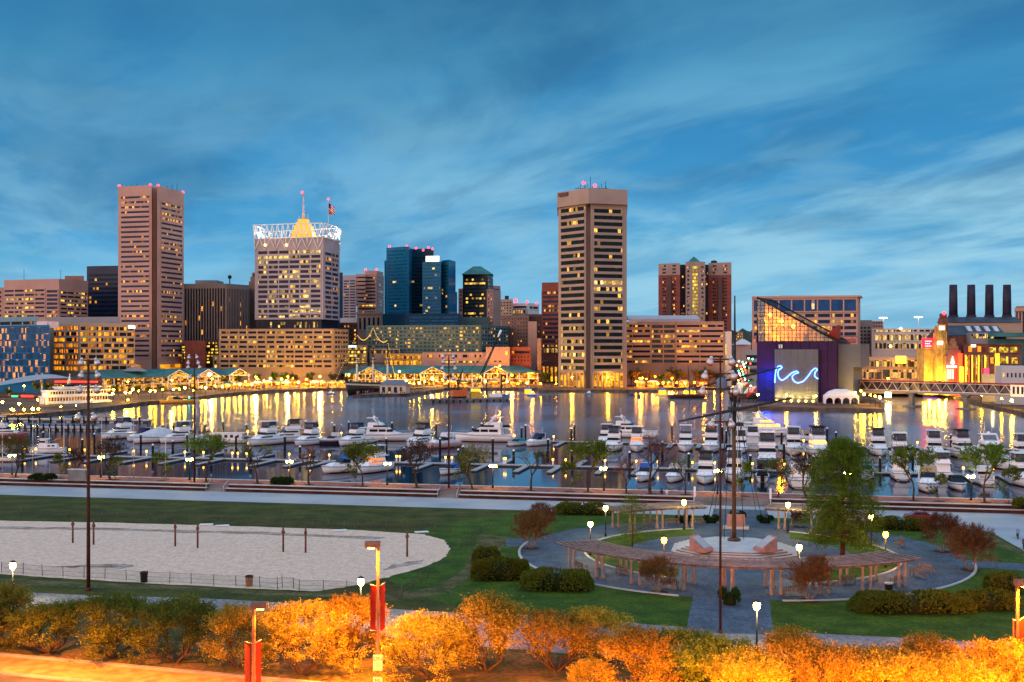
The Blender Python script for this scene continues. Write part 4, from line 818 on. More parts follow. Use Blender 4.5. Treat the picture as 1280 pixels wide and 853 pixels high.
for k, px in enumerate((1191.6, 1214, 1236.7, 1258.7)):
    m = MB(); x = P(px, 642)[0]; m.lathe([(2.35, Zp(400, 642)), (2.2, Zp(372, 642)), (2.05, Zp(356.2, 642)), (1.7, Zp(356.2, 642)), (1.7, Zp(358, 642))], 14, (x, 642)); m.lathe([(2.9, Zp(399, 642)), (2.6, Zp(394, 642)), (2.2, Zp(394, 642))], 12, (x, 642)); B.part('smokestack', m, mat('smokestack_steel', (.028, .026, .045), .5, scale=.15, var=.3))
m = MB(); x0, x1 = P(1211.5, 608)[0], P(1241, 608)[0]; m.box(x0, x1, 606, 612, 0, Zp(416, 608)); B.part('upper_deck', m, W_GREY)
m = MB()
for k in range(6): xa = x0+(x1-x0)*k/6; m.box(xa+.3, xa+(x1-x0)/6-.3, 605.8, 606.2, Zp(423, 608), Zp(417.5, 608))
B.part('upper_window', m, G_LIT)
m = MB(); x0, x1 = P(1241, 600)[0], P(1300, 600)[0]; m.box(x0, x1, 598, 620, Zp(421, 600), Zp(416, 600)); m.box(x0, x1, 604, 618, 0, Zp(424, 600)); B.part('terrace_canopy', m, M_TEALR)
# golden art deco pylon
for wd, yt_, yb_ in ((6.0, 428, 476), (4.9, 416, 428), (3.6, 407, 416)):
    m = MB(); x = P(1177.7, 590)[0]; m.box(x-wd/2, x+wd/2, 590, 596, Zp(yb_, 590), Zp(yt_, 590))
    for s in range(5): xa = x-wd/2+wd*(s+.5)/5; m.box(xa-.22, xa+.22, 589.6, 590.1, Zp(yb_, 590), Zp(yt_, 590)+.5)
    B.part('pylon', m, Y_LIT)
for (px0, px1, ya, yb) in ((1174.3, 1180.4, 407.8, 412.5), (1171.8, 1178.6, 426.6, 431.2)):
    m = MB(); m.box(P(px0, 588)[0], P(px1, 588)[0], 587.9, 588.4, Zp(yb, 588), Zp(ya, 588)); B.part('sign', m, emat('cream_sign', (1, .82, .5), 3.5, False))
m = MB(); x0, x1 = P(1178, 604)[0], P(1185, 604)[0]; m.box(x0, x1, 604, 610, 0, Zp(398, 604)); m.lathe([(1.9, Zp(398, 604)), (1.9, Zp(392.5, 604)), (1.2, Zp(392, 604))], 10, ((x0+x1)/2, 607)); B.part('brick_turret', m, DB)
B.red(1180.2, 604, Zp(393, 604)-.5, 1.0)
# stone drum block with red sign box
m = MB(); x0, x1 = P(1153, 596)[0], P(1171, 596)[0]; m.box(x0, x1, 594, 604, 0, Zp(436, 596)); m.box(x0-.4, x1+.4, 593.6, 604, Zp(436.6, 596), Zp(435.4, 596)); m.box(P(1164, 596)[0], x1, 596, 604, Zp(436, 596), Zp(425, 596))
for s in range(9): xa = x0+(x1-x0)*(s+.5)/9; m.box(xa-.3, xa+.3, 593.6, 594.1, 2, Zp(438, 596))
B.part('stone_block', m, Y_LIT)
m = MB(); m.box(P(1154.2, 596)[0], P(1164.6, 596)[0], 595, 598, Zp(434.8, 596), Zp(423.2, 596)); B.part('red_sign', m, emat('red_sign_glow', (1, .004, .012), 9.0))
m = MB()
for k in range(3):
    for j in range(4-k % 2): xa = P(1155.6+j*2.1, 596)[0]; m.box(xa, xa+.6, 594.8, 595.1, Zp(426.8+k*3, 596)-.25, Zp(426.8+k*3, 596)+.25)
B.part('sign_mark', m, emat('sign_mark_glow', (1, .5, .45), 2.5, False))
# stepped gable with guitar neon
m = MB(); x = P(1193, 586)[0]
for wd, yt_ in ((8.4, 445), (6.4, 438), (4.2, 432), (2.2, 427), (.9, 423.5)): m.box(x-wd/2, x+wd/2, 586+wd*.02, 594, 0, Zp(yt_, 586))
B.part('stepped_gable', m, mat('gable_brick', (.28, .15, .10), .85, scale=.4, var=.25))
m = MB(); gx = P(1191.3, 585)[0]
def disc(cx_, cz_, r, n=12):
    i = m._a([(cx_+r*math.cos(2*math.pi*j/n), 585.3, cz_+r*math.sin(2*math.pi*j/n)) for j in range(n)]+[(cx_+r*math.cos(2*math.pi*j/n), 585.8, cz_+r*math.sin(2*math.pi*j/n)) for j in range(n)])
    m.face(range(i+n-1, i-1, -1)); 
    for j in range(n): m.face((i+j, i+(j+1) % n, i+n+(j+1) % n, i+n+j))
disc(gx, Zp(453.5, 585), .95); disc(gx, Zp(450.3, 585), .7); m.box(gx-.16, gx+.16, 585.3, 585.8, Zp(450, 585), Zp(445.5, 585)); B.part('guitar_neon', m, emat('guitar_neon_glow', (1, .35, .25), 6, False))
m = MB(); m.box(P(1183.4, 585)[0], P(1194.6, 585)[0], 583.6, 585.3, Zp(459.8, 585), Zp(457.4, 585)); B.part('marquee', m, emat('marquee_glow', (1, .8, .7), 3.5, False))
for k in range(3): m = MB(); xa = P(1185.5+k*3.0, 585)[0]; m.box(xa-.3, xa+.3, 585.2, 585.9, Zp(474, 585), Zp(462, 585)); B.part('lit_slot', m, emat('pale_slot_glow', (1, .75, .55), 1.6, False))
m = MB(); m.box(P(1198.3, 585)[0], P(1201, 585)[0], 583, 588, 0, Zp(442, 585)); m.box(P(1201, 585)[0], P(1204, 585)[0], 583.5, 588, 0, Zp(460, 585)); B.part('red_glow_pier', m, emat('painted_neon_wash', (1, .02, .003), 9.0))  # red neon light on the pier is painted in as its own glow
m = MB(); m.box(P(1198.6, 584)[0], P(1202, 584)[0], 581.8, 582.9, 1, Zp(458.5, 584)); B.part('shop_window', m, emat('amber_shopfront', (1, .30, .006), 9))
m = MB(); x0, x1 = P(1203, 588)[0], P(1235, 588)[0]; m.box(x0, x1, 586, 600, 0, Zp(441.5, 588)); m.box(P(1205, 590)[0], P(1236, 590)[0], 590, 602, Zp(441.5, 590), Zp(431, 590)); B.part('front_wall', m, DB)
for k in range(8):
    m = MB(); xa = x0+(x1-x0)*(k+.5)/8; m.box(xa-.28, xa+.28, 585.3, 586.2, 2, Zp(444, 588)); B.part('lit_pilaster', m, Y_LIT if k % 2 else emat('painted_pilaster_light', (1, .55, .03), 1.6))  # every other pilaster has its floodlight put in as emission
    m = MB(); m.box(xa+.45, xa+1.0, 585.9, 586.1, 3, Zp(446, 588)); B.part('window', m, G_DIM if k % 3 else G_YEL)
for px in (1213.5, 1225): m = MB(); xa = P(px, 589)[0]; m.box(xa-.8, xa+.8, 589.6, 590.1, Zp(440, 590), Zp(433, 590)); B.part('window', m, emat('orange_window_glow', (1, .22, .01), 1.6, False))
m = MB(); m.box(P(1215.5, 588)[0], P(1221, 588)[0], 589.2, 589.8, Zp(434, 588), Zp(431.2, 588)); B.part('sign', m, emat('cream_sign', (1, .82, .5), 3.5, False))
m = MB(); x0, x1 = P(1235, 586)[0], P(1276, 586)[0]; m.box(x0, x1, 585, 600, 0, Zp(431.5, 586)); m.box(x0-.3, x1+.3, 584.5, 600, Zp(441.6, 586), Zp(440.7, 586)); m.box(x0-.3, x1+.3, 584.4, 600, Zp(431.5, 586), Zp(429.8, 586)); B.part('corner_wall', m, DB)
for (px0, px1, ya, yb) in ((1237, 1244.5, 434.5, 441), (1248.5, 1260, 434, 441.2), (1263, 1271, 434, 441.2), (1249, 1260, 446, 454.5), (1264.5, 1271.5, 447.5, 455), (1238, 1244, 447, 455)):
    m = MB(); m.box(P(px0, 585)[0], P(px1, 585)[0], 584.7, 585.2, Zp(yb, 585), Zp(ya, 585)); B.part('window', m, G_DIM if px0 == 1238 else glass('big_yellow_glass', base=(.05, .04, .02), lit=2, c1=(1, .55, .02), c2=(1, .66, .08), pw=1.1, ph=1.3, s=1.7, rowy=False))
m = MB(); x = P(1247, 584)[0]; m.box(x-1, x+1, 583.9, 585, 0, Zp(442, 584)); B.part('lit_pier', m, emat('painted_pilaster_light', (1, .55, .03), 1.6))  # light on this pier is emission too
m = MB(); m.box(P(1231.5, 583)[0], P(1236.5, 583)[0], 583, 585, Zp(468, 583), Zp(460.5, 583)); B.part('pink_sign', m, emat('pink_red_sign', (1, .05, .12), 1.8, False))
for k, px in enumerate((1156, 1162, 1168, 1174, 1178, 1182)):
    l = bpy.data.lights.new('facade_uplight', 'POINT'); l.energy = 6000; l.color = (1, .56, .04); l.shadow_soft_size = .4
    o = bpy.data.objects.new('facade_uplight', l); col.objects.link(o); o.parent = B.root; x, y = P(px, 585); o.location = (x+B.off[0], y+B.off[1], 1.5 if k % 2 else 9)
B.done()
B = Bld('concession_building', 'grey white flat building with a row of small orange slots at the right edge', 'building', 1262, 500)
B.block([(1243.8, 506), (1252, 498), (1310, 488)], 457.5, mat('blue_white_wall', (.40, .42, .46), .7, var=.06), [dict(e=1, yt=466.3, yb=471.8, rows=1, cols=9, hf=1, wf=.36, mat=G_WARM, mx=(.0, .2), fr=0)], back=14); B.done()
B = Bld('ticket_hall', 'low cream lit wall left of the grey white building', 'building', 1235, 520)
B.block([(1227, 523), (1244.5, 519)], 468, mat('cream_wall', (.5, .42, .25), .8), [], back=8)
l = bpy.data.lights.new('wall_light', 'POINT'); l.energy = 900; l.color = (1, .7, .25); o = bpy.data.objects.new('wall_light', l); col.objects.link(o); o.parent = B.root; o.location = (0, -5, 7); B.done()
B = Bld('office_tower', 'brown tower top at the far right edge beyond the smokestacks', 'office tower', 1278, 760)
B.block([(1268.5, 765), (1310, 755)], 385.5, W_PINK2, [dict(e=0, yt=390, yb=420, rows=1, cols=10, hf=1, wf=.5, mat=G_STD, mx=.02)], back=20, cap=(1.5, 2)); B.block([(1270, 768), (1310, 760)], 383, W_BROWN, [], back=16, part='penthouse', z0=Zp(386, 765)); B.done()
# gap between stair tower and aquarium
B = Bld('parking_garage', 'small grey garage with dark slots just left of the aquarium', 'parking garage', 938, 620)
B.block([(928.5, 626), (947, 622)], 437.5, W_GREY, [dict(e=0, yt=444, yb=466, rows=3, cols=1, hf=.5, mat=G_DIM, mx=(.2, .0))], back=20); B.done()
B = Bld('market_hall', 'far white roofed hall in the gap left of the aquarium', 'hall', 932, 1300)
B.block([(918, 1305), (946, 1298)], 431, W_PINK, [], back=40)
m = MB(); x0, x1 = P(921, 1300)[0], P(942, 1300)[0]; m.frust(x0, x1, 1300, 1330, Zp(431, 1300), x0+8, x1-8, 1312, 1318, Zp(424, 1300)); B.part('roof', m, W_WHITE)
B.done()
B = Bld('apartment_building', 'distant apartment block with yellow windows on the hill', 'apartment building', 924, 2300)
B.block([(919, 2305), (929, 2300)], 415, W_BROWN, [dict(e=0, yt=417, yb=428, rows=4, cols=4, hf=.5, wf=.6, mat=G_YEL, mx=.05)], back=30); B.done()
B = Bld('chimney', 'far slim dark chimney in the gap left of the aquarium', 'chimney', 940.5, 1100)
m = MB(); x, y = P(940.5, 1100); m.lathe([(1.6, 0), (1.2, Zp(413.5, 1100)), (1.5, Zp(413, 1100))], 10, (x, y)); B.part('shaft', m, W_DBRN); B.done()

# ------------------------------------------------------------------ pedestrian bridge over the inlet
a, b = P(1062, 531), P(1267, 469); t = thing('footbridge', 'covered white truss footbridge with a red roof over the inlet', 'bridge', ((a[0]+b[0])/2, (a[1]+b[1])/2, 0)); off = (-t.location[0], -t.location[1], 0)
def bp(name, mb, m): o = mb.build(name, m, t); o.location = off
m = MB(); L = seg(m, a, b); m.box(0, L, -1.9, 1.9, 9.2, 9.75); bp('roof', m, mat('red_roof', (.30, .03, .035), .6))
m = MB(); seg(m, a, b); m.box(0, L, -1.7, 1.7, 4.6, 5.3); bp('deck', m, W_GREY)
m = MB(); seg(m, a, b); n = 15
for s in (-1.65, 1.65):
    m.tube([(0, s, 5.5), (L, s, 5.5)], .2, 4); m.tube([(0, s, 9.1), (L, s, 9.1)], .2, 4)
    for k in range(n): xa = L*k/n; h = L/n; m.tube([(xa, s, 5.5), (xa+h/2, s, 9.1), (xa+h, s, 5.5)], .15, 4)
bp('truss', m, M_WHITE)
m = MB(); seg(m, a, b)
for k in range(n+1): m.box(L*k/n-.05, L*k/n+.05, -1.2, 1.2, 5.3, 9.2)
m.box(0, L, -.05, .05, 5.3, 9.2); bp('inner_wall', m, mat('dark_violet_glass', (.05, .035, .075), .3))
for f in (.41, .735):
    m = MB(); seg(m, a, b); m.box(L*f-.9, L*f+.9, -1, 1, -3, 4.6); m.box(L*f-3, L*f+3, -2.5, 2.5, -3, -.9); m.frust(L*f-.9, L*f+.9, -1, 1, 3.4, L*f-2.4, L*f+2.4, -1.6, 1.6, 4.6); bp('bridge_pier', m, M_CONCD)
m = MB(); L2 = seg(m, a, b); m.box(L, L+12, -2.5, 2.5, 4.6, 9.4); bp('end_house', m, M_WHITE)
m = MB(); seg(m, a, b); m.box(L-.2, L+12.2, -2.8, 2.8, 9.4, 9.9); bp('end_roof', m, mat('red_roof', (.3, .03, .035), .6))
m = MB(); seg(m, a, b)
for k in range(6): m.box(L+1+k*1.8, L+1.9+k*1.8, -2.56, -2.4, 5.7, 8.6)
bp('end_window', m, M_DARK)

# ------------------------------------------------------------------ green roofed market pavilions
def pavilion(name_lab, a, b, zr, ze, gables, lit, depth=26, hip=.08):
    t = thing('market_pavilion', name_lab, 'pavilion', ((a[0]+b[0])/2, (a[1]+b[1])/2, 0)); off = (-t.location[0], -t.location[1], 0)
    def part(nm, mb, m, **kw): o = mb.build(nm, m, t, **kw); o.location = off
    m = MB(); L = seg(m, a, b); h = hip*L
    i0 = m._a([(-1.5, -2.5, ze), (L+1.5, -2.5, ze), (L+1.5, depth+2, ze), (-1.5, depth+2, ze), (h, depth*.45, zr), (L-h, depth*.45, zr)])
    for q in ((0, 1, 5, 4), (1, 2, 5), (2, 3, 4, 5), (3, 0, 4), (3, 2, 1, 0)): m.face([i0+k for k in q])
    for k in range(int(L/1.6)):                           # standing seams
        x = k*1.6; f = min(1, x/h if x < h else (L-x)/h if x > L-h else 1)
        m.tube([(x, -2.5, ze+.06), (h if x < h and 0 else x, -2.5+(depth*.45+2.5)*f, ze+(zr-ze)*f+.06)], .06, 3)
    part('roof', m, M_TEALR)
    for g in gables:
        m = MB(); seg(m, a, b); x = g*L; w = 8.5; zg = zr-.4
        i0 = m._a([(x-w, -4.2, ze-.2), (x+w, -4.2, ze-.2), (x, -4.2, zg), (x-w, 6, ze-.2), (x+w, 6, ze-.2), (x, 8, zg)])
        m.face([i0, i0+2, i0+5, i0+3]); m.face([i0+1, i0+4, i0+5, i0+2]); part('gable_roof', m, M_TEALR)
        m = MB(); seg(m, a, b); m.poly([(x-w+1, -4.0, ze-.2), (x+w-1, -4.0, ze-.2), (x, -4.0, zg-.6)]); part('gable_window', m, glass('gable_glass', base=(.06, .04, .02), lit=.95, c1=(1, .42, .04), c2=(1, .60, .10), pw=1.0, ph=1.0, s=1.6, rowy=False))
        m = MB(); seg(m, a, b); m.tube([(x-w, -4.3, ze-.2), (x, -4.3, zg), (x+w, -4.3, ze-.2)], .28, 4); m.tube([(x-w, -4.3, ze-.2), (x+w, -4.3, ze-.2)], .25, 4)
        for s in (-1, 1): m.tube([(x+s*(w-1), -4.1, 0), (x+s*(w-1), -4.1, ze)], .35, 6)
        part('gable_frame', m, M_CANV)
    m = MB(); seg(m, a, b); m.box(0, L, 1, depth, 0, ze); part('wall', m, W_TAN)
    n = int(L/6)
    for f, z0_, z1_ in ((0, .4, ze*.46), (1, ze*.55, ze*.92)):
        for k in range(n):
            m = MB(); seg(m, a, b); x = L*k/n; m.box(x+.5, x+L/n-.5, .8, 1.1, z0_, z1_); part('window', m, lit[(k+f) % len(lit)])
    m = MB(); seg(m, a, b)
    for k in range(n+1): m.box(L*k/n-.3, L*k/n+.3, -1.6, -.9, 0, ze)
    m.box(0, L, -1.7, .9, ze*.46+.1, ze*.55-.2); part('colonnade', m, M_CANV)
    return t, off, L
PG1 = glass('pavilion_gold_glass', base=(.06, .04, .02), lit=.85, c1=(1, .34, .015), c2=(1, .58, .09), pw=1.1, ph=1.2, s=2.3, rowy=False)
PG2 = glass('pavilion_amber_glass', base=(.06, .03, .02), lit=.6, c1=(1, .28, .02), c2=(1, .55, .1), pw=1.0, ph=1.2, s=2.2, rowy=False)
pavilion('green roofed market pavilion behind the crane barge and old ship', P(432, 738), P(672, 762), 12.2, 7.6, (.12, .44, .77), [PG1, PG2])
t, off, L = pavilion('green roofed market pavilion on the left waterfront with a flat tip roof', P(128, 628), P(298, 706), 11.8, 7.6, (.5, .72, .97), [PG1, PG1, PG2])
m = MB(); seg(m, P(128, 628), P(298, 706)); m.box(8, 30, -7, -1, 5.2, 5.5); o = m.build('awning', mat('navy_awning', (.03, .06, .13), .8), t); o.location = off
m = MB(); x, y = P(165, 648); m.frust(x-6, x+6, y, y+9, 11, x-1.5, x+1.5, y+4, y+5, 13.5); o = m.build('roof_lantern', W_GREY, t); o.location = off
m = MB(); x, y = P(262, 678); m.ball((x, y, 8.6), 1.1, 8, 6); o = m.build('pink_sign', emat('pink_sign_glow', (1, .35, .55), 16), t); o.location = off
m = MB(); seg(m, P(485, 735), P(520, 738)); 
t = thing('tensile_canopy', 'big blue grey tensile canopy roof at the left waterfront', 'canopy', P(30, 560))
m = MB(); n, k = 14, 6; x0 = P(-25, 560)[0]-t.location[0]; x1 = P(92, 590)[0]-t.location[0]; rows_ = []
for j in range(k+1):
    r_ = []
    for i in range(n+1):
        u, v = i/n, j/k; cz = 4.6+(8.9-4.6)*min(1, u*1.35)**1.1*(1-.0*v); crown = 4.6*math.sin(math.pi*min(1, u*.95+.05))*v*(1-v)*2.2
        r_.append((x0+(x1-x0)*u+v*6*(1-u), (v-.3)*26*(1-.85*u)+u*26, cz+crown+v*2.2*(1-u)))
    rows_.append(m._a(r_))
for j in range(k):
    for i in range(n): m.face((rows_[j]+i, rows_[j]+i+1, rows_[j+1]+i+1, rows_[j+1]+i), 0, True)
m.build('fabric', mat('blue_grey_fabric', (.26, .34, .40), .7, var=.08), t)
m = MB()
for px, h in ((10, 5.2), (51, 7), (84, 9), (-10, 4.8)): m.tube([(P(px, 560)[0]-t.location[0], 1, 0), (P(px, 560)[0]-t.location[0], 1, h)], .35, 8)
m.build('post', mat('post_lamplight_tint', (.5, .4, .2), .7), t)  # yellow lamplight is put into the post colour
# pier pavilion beside the ship
t = thing('pier_pavilion', 'small stone pavilion with blue grey hipped roof on the ship pier', 'pavilion', P(491, 612), R(-8))
m = MB(); m.box(-7, 7, 0, 9, 0, 4.6); m.build('wall', M_STONE, t); m = MB(); m.frust(-7.6, 8.5, -.8, 9.8, 4.6, -4, 3, 4, 5, 7.0); m.build('roof', mat('slate_blue_roof', (.12, .15, .2), .6), t)
for k in range(4): m = MB(); m.box(-5.8+k*3.2, -4.2+k*3.2, -.12, .1, .4, 3.4); m.build('window', G_LIT if k % 2 else G_DIM, t)
mb = MB(); mb.prism([G(441, 494), G(514, 491.6), G(553, 486.4), G(556, 484.6), G(508, 488), (G(441, 494)[0]+6, G(441, 494)[1]+34)], -2.2, .02); mb.build('ship_pier', [M_QUAY], label='dark timber pier beside the old warship', cat='pier', kind='structure')

# ------------------------------------------------------------------ old warship
p, q = P(431, 628), P(497, 668); ang = math.atan2(p[1]-q[1], p[0]-q[0]); Ls = math.dist(p, q)
t = thing('sailing_warship', 'old black hulled three masted warship strung with golden lights', 'sailing ship', ((p[0]+q[0])/2, (p[1]+q[1])/2, -1.5), ang)
def loft(mb, L, W, H, bowp=2.2, n=12, sheer=.35, keel=-.4, tr=.8, mi=0, mdeck=0, st=.55, zb=None):
    secs = []
    for k in range(n+1):
        u = k/n; x = -L/2+L*u; hw = W/2*(1-max(0, (u-st)/(1-st))**bowp); hw = max(hw, .02)*(tr+(1-tr)*min(1, u*3)); z = H*(1+sheer*max(0, u-.3)**1.6); cw = hw*(.82-.35*max(0, u-.5)); xb = x-(.0 if u < .8 else (u-.8)*L*.28)
        secs.append(mb._a([(xb, 0, keel), (xb, -cw, .12*H), (x, -hw, z), (x, hw, z), (xb, cw, .12*H)] if zb is None else [(x, 0, z-zb), (x, -hw, z-zb), (x, -hw, z), (x, hw, z), (x, hw, z-zb)]))
    for k in range(n):
        a_, b_ = secs[k], secs[k+1]
        for i, j in ((0, 1), (1, 2), (3, 4), (4, 0)): mb.face((a_+i, a_+j, b_+j, b_+i), mi, True)
        mb.face((a_+2, a_+3, b_+3, b_+2), mdeck)
    mb.face([secs[0]+k for k in (0, 4, 3, 2, 1)], mi); return secs
m = MB(); loft(m, Ls, 11, 6.0, n=14, sheer=.5); m.build('hull', mat('black_hull', (.015, .014, .016), .4), t)
m = MB(); loft(m, Ls*.985, 10.9, 5.0, n=14, sheer=.5, zb=1.0); m.build('gun_stripe', mat('cream_stripe', (.6, .5, .36), .6), t)
m = MB(); m.tube([(Ls/2-3, 0, 7.5), (Ls/2+9, 0, 11.5)], [.45, .2], 6); m.build('bowsprit', M_DARK, t)
tops = {}
for x, h in ((Ls*.28, 34), (-Ls*.02, 37), (-Ls*.30, 31)):
    m = MB(); m.tube([(x, 0, 5), (x, 0, 20)], [.55, .45], 8); m.build('lower_mast', mat('white_mast', (.72, .68, .6), .6), t)
    m = MB(); m.tube([(x, 0, 19.5), (x, 0, h)], [.35, .15], 6); m.box(x-1.2, x+1.2, -1.4, 1.4, 19, 19.4)
    for zz, wy in ((17, 9), (24, 7), (29, 4.5)): m.tube([(x+.6, -wy, zz), (x+.6, wy, zz)], .2, 5)
    for s in (-1, 1):
        for k in range(4): m.tube([(x-1.5+k, s*5.2, 6.5), (x, 0, 19.5)], .05, 3)
    m.build('upper_mast', M_DARK, t); tops[x] = h
m = MB(); sp = [(Ls/2+9, 0, 11.5)]
ch = [((Ls/2+12, 0, 2), (Ls*.28, 0, 33), 0), ((Ls*.28, 0, 33), (-Ls*.02, 0, 37), 5), ((-Ls*.02, 0, 37), (-Ls*.3, 0, 30), 4), ((-Ls*.3, 0, 30), (-Ls*.46, 0, 8), 1.5)]
for a_, b_, sag in ch:
    n = 26
    for k in range(n):
        u = k/n; m.ball((a_[0]+(b_[0]-a_[0])*u, a_[1]+(b_[1]-a_[1])*u, a_[2]+(b_[2]-a_[2])*u-sag*4*u*(1-u)), .17, 4, 3)
m.build('light_string', emat('string_light_glow', (1, .5, .04), 3, False), t)

# ------------------------------------------------------------------ crane barge
p, q = P(533, 548), P(633, 560); ang = math.atan2(q[1]-p[1], q[0]-p[0]); Lb = math.dist(p, q)
t = thing('crane_barge', 'long grey work barge carrying a lattice boom crane in mid harbour', 'barge', ((p[0]+q[0])/2, (p[1]+q[1])/2, -1.5), ang)
m = MB(); m.frust(-Lb/2, Lb/2, -6, 6, -.3, -Lb/2-.8, Lb/2, -6, 6, 1.6); m.build('hull', mat('barge_grey', (.15, .14, .145), .7, scale=.5, var=.35), t)
m = MB()
for k in range(12): x = -Lb/2+Lb*(k+.5)/12; m.lathe([(.5, .1), (.5, 1.2)], 6, (x, -6.3))
m.build('fender', M_DARK, t)
def bx(px): return (px-533)/100*Lb-Lb/2
m = MB(); x = bx(572); m.box(x-3, x+3.4, -2, 2, 2.6, 5.4); m.box(x-3.4, x+3.6, -2.4, 2.4, 1.6, 2.6, 1); m.box(x+2, x+4, -2.2, -.4, 3, 6.2, 0); m.build('crane_cab', [mat('orange_paint', (.55, .13, .035), .5), M_DARK], t)
m = MB(); x = bx(594); m.box(x-2.6, x+2.6, -2, 2, 1.6, 4.2); m.box(x-1.8, x+1.8, -1.6, 1.6, 4.2, 6.6, 0); m.build('deck_house', mat('yellow_house', (.55, .36, .06), .6), t)
m = MB(); m.box(x-1.85, x+1.85, -1.7, 1.7, 4.9, 6.0); m.build('window', emat('deck_house_lamp', (1, .5, .02), 2.2), t)
m = MB(); m.box(x-2.9, x+2.9, -2.2, 2.2, 6.6, 6.9); m.build('roof', M_WHITE, t)
m = MB(); bz = lambda u: (bx(591)+(bx(625)-bx(591))*u, 0, 4+29*u)
for dy in (-.7, .7):
    for dx in (-.6, .6): m.tube([(bz(0)[0]+dx, dy, 4), (bz(1)[0]+dx*.3, dy*.3, 33)], .13, 4)
for k in range(22):
    u, v = k/22, (k+1)/22; a_, b_ = bz(u), bz(v); f, g = 1-.7*u, 1-.7*v
    m.tube([(a_[0]-.6*f, -.7*f, a_[2]), (b_[0]+.6*g, -.7*g, b_[2])], .09, 3); m.tube([(a_[0]-.6*f, .7*f, a_[2]), (b_[0]+.6*g, .7*g, b_[2])], .09, 3)
m.tube([(bx(575), 0, 9), bz(1)], .07, 3); m.tube([(bx(572), 0, 9), bz(.8)], .07, 3); m.build('boom', M_DARK, t)
m = MB(); u = bz(.92); v = bz(1.04); m.tube([u, v], .55, 6); m.build('boom_tip', M_WHITE, t)
m = MB(); m.tube([(bx(571), -1, 5), (bx(578), 0, 15.5)], .2, 4); m.tube([(bx(571), 1, 5), (bx(578), 0, 15.5)], .2, 4); m.tube([(bx(566), 0, 5), (bx(578), 0, 15.5)], .2, 4); m.build('gantry', M_DARK, t)
for px, h in ((609.5, 10.5), (628, 13)): m = MB(); m.tube([(bx(px), 2, -1), (bx(px), 2, h)], .4, 8); m.build('spud_pole', M_DARK, t)
m = MB(); x = bx(619); m.box(x-3.2, x+1.2, -1.2, 1.2, 2.0, 3.6, 0); m.frust(x+1.2, x+3.2, -1.2, 1.2, 2, x+1.3, x+2.5, -1.1, 1.1, 4.2, 0); m.box(x+3.5, x+6.3, -1.6, 1.4, 1.6, 3.2, 1); m.build('deck_truck', [M_WHITE, mat('blue_tarp', (.03, .14, .40), .7)], t)

# ------------------------------------------------------------------ dinner cruise ship
p, q = P(54, 498), P(141, 522); ang = math.atan2(q[1]-p[1], q[0]-p[0]); Lc = math.dist(p, q)
t = thing('cruise_ship', 'white three decked dinner cruise ship with orange lit windows at the left quay', 'cruise ship', ((p[0]+q[0])/2, (p[1]+q[1])/2, -1.5), ang)
m = MB(); loft(m, Lc, 8, 1.9, n=12, st=.75, sheer=.3); m.build('hull', M_WHITE, t)
for k, (x0, x1, z0_, z1_) in enumerate(((-.49, .36, 2.0, 4.5), (-.46, .34, 4.9, 7.0), (-.30, .20, 7.4, 8.4))):
    m = MB(); m.box(Lc*x0, Lc*x1, -3.6+.2*k, 3.6-.2*k, z0_, z1_); m.build('window', glass('cruise_window', base=(.05, .03, .02), lit=1.0, c1=(1, .26, .015), c2=(1, .45, .05), pw=1.2, ph=9, s=.6, rowy=False), t)
    m = MB(); m.box(Lc*x0-.6, Lc*x1+2.5, -4+.2*k, 4-.2*k, z1_-.1, z1_+.4); m.box(Lc*x0, Lc*x1+1, -3.7+.2*k, 3.7-.2*k, z0_-.2, z0_+.75)
    for j in range(22): x = Lc*(x0+(x1-x0)*j/21); m.box(x-.14, x+.14, -3.72+.2*k, 3.72-.2*k, z0_, z1_)
    m.build('deck', [M_WHITE], t)
m = MB(); m.box(-Lc*.33, Lc*.33, -3.5, 3.5, 7.35, 7.6); m.build('top_canopy', mat('navy_canopy', (.03, .05, .12), .7), t)
m = MB(); m.frust(-Lc*.2, -Lc*.07, -1.7, 1.7, 7.6, -Lc*.19, -Lc*.09, -1.5, 1.5, 9.8); m.build('wheelhouse', M_DARK, t)
m = MB(); m.tube([(-Lc*.14, 0, 9.8), (-Lc*.13, 0, 14.5)], [.6, .15], 5); m.build('mast', M_WHITE, t)
# water taxi
t = thing('speedboat', 'long orange yellow sightseeing speedboat moored at the left seawall', 'speedboat', (*P(225, 537), -1.5), R(24))
m = MB(); loft(m, 18, 4.4, 1.5, n=12, st=.5, sheer=.35); m.build('hull', mat('orange_yellow_paint', (.62, .28, .015), .35), t)
m = MB(); m.frust(-6, .5, -1.5, 1.5, 1.5, -5, -2.2, -1.2, 1.2, 3.4); m.build('cabin', mat('yellow_cabin', (.62, .42, .08), .4), t)
m = MB(); m.frust(-3.2, .9, -1.52, 1.52, 1.9, -3.4, -1.4, -1.25, 1.25, 3.1); m.build('windshield', M_DARK, t)
m = MB(); m.ball((4, -.5, 2.6), .28, 6, 4); m.build('nav_light', emat('green_nav', (.02, 1, .45), 18), t)

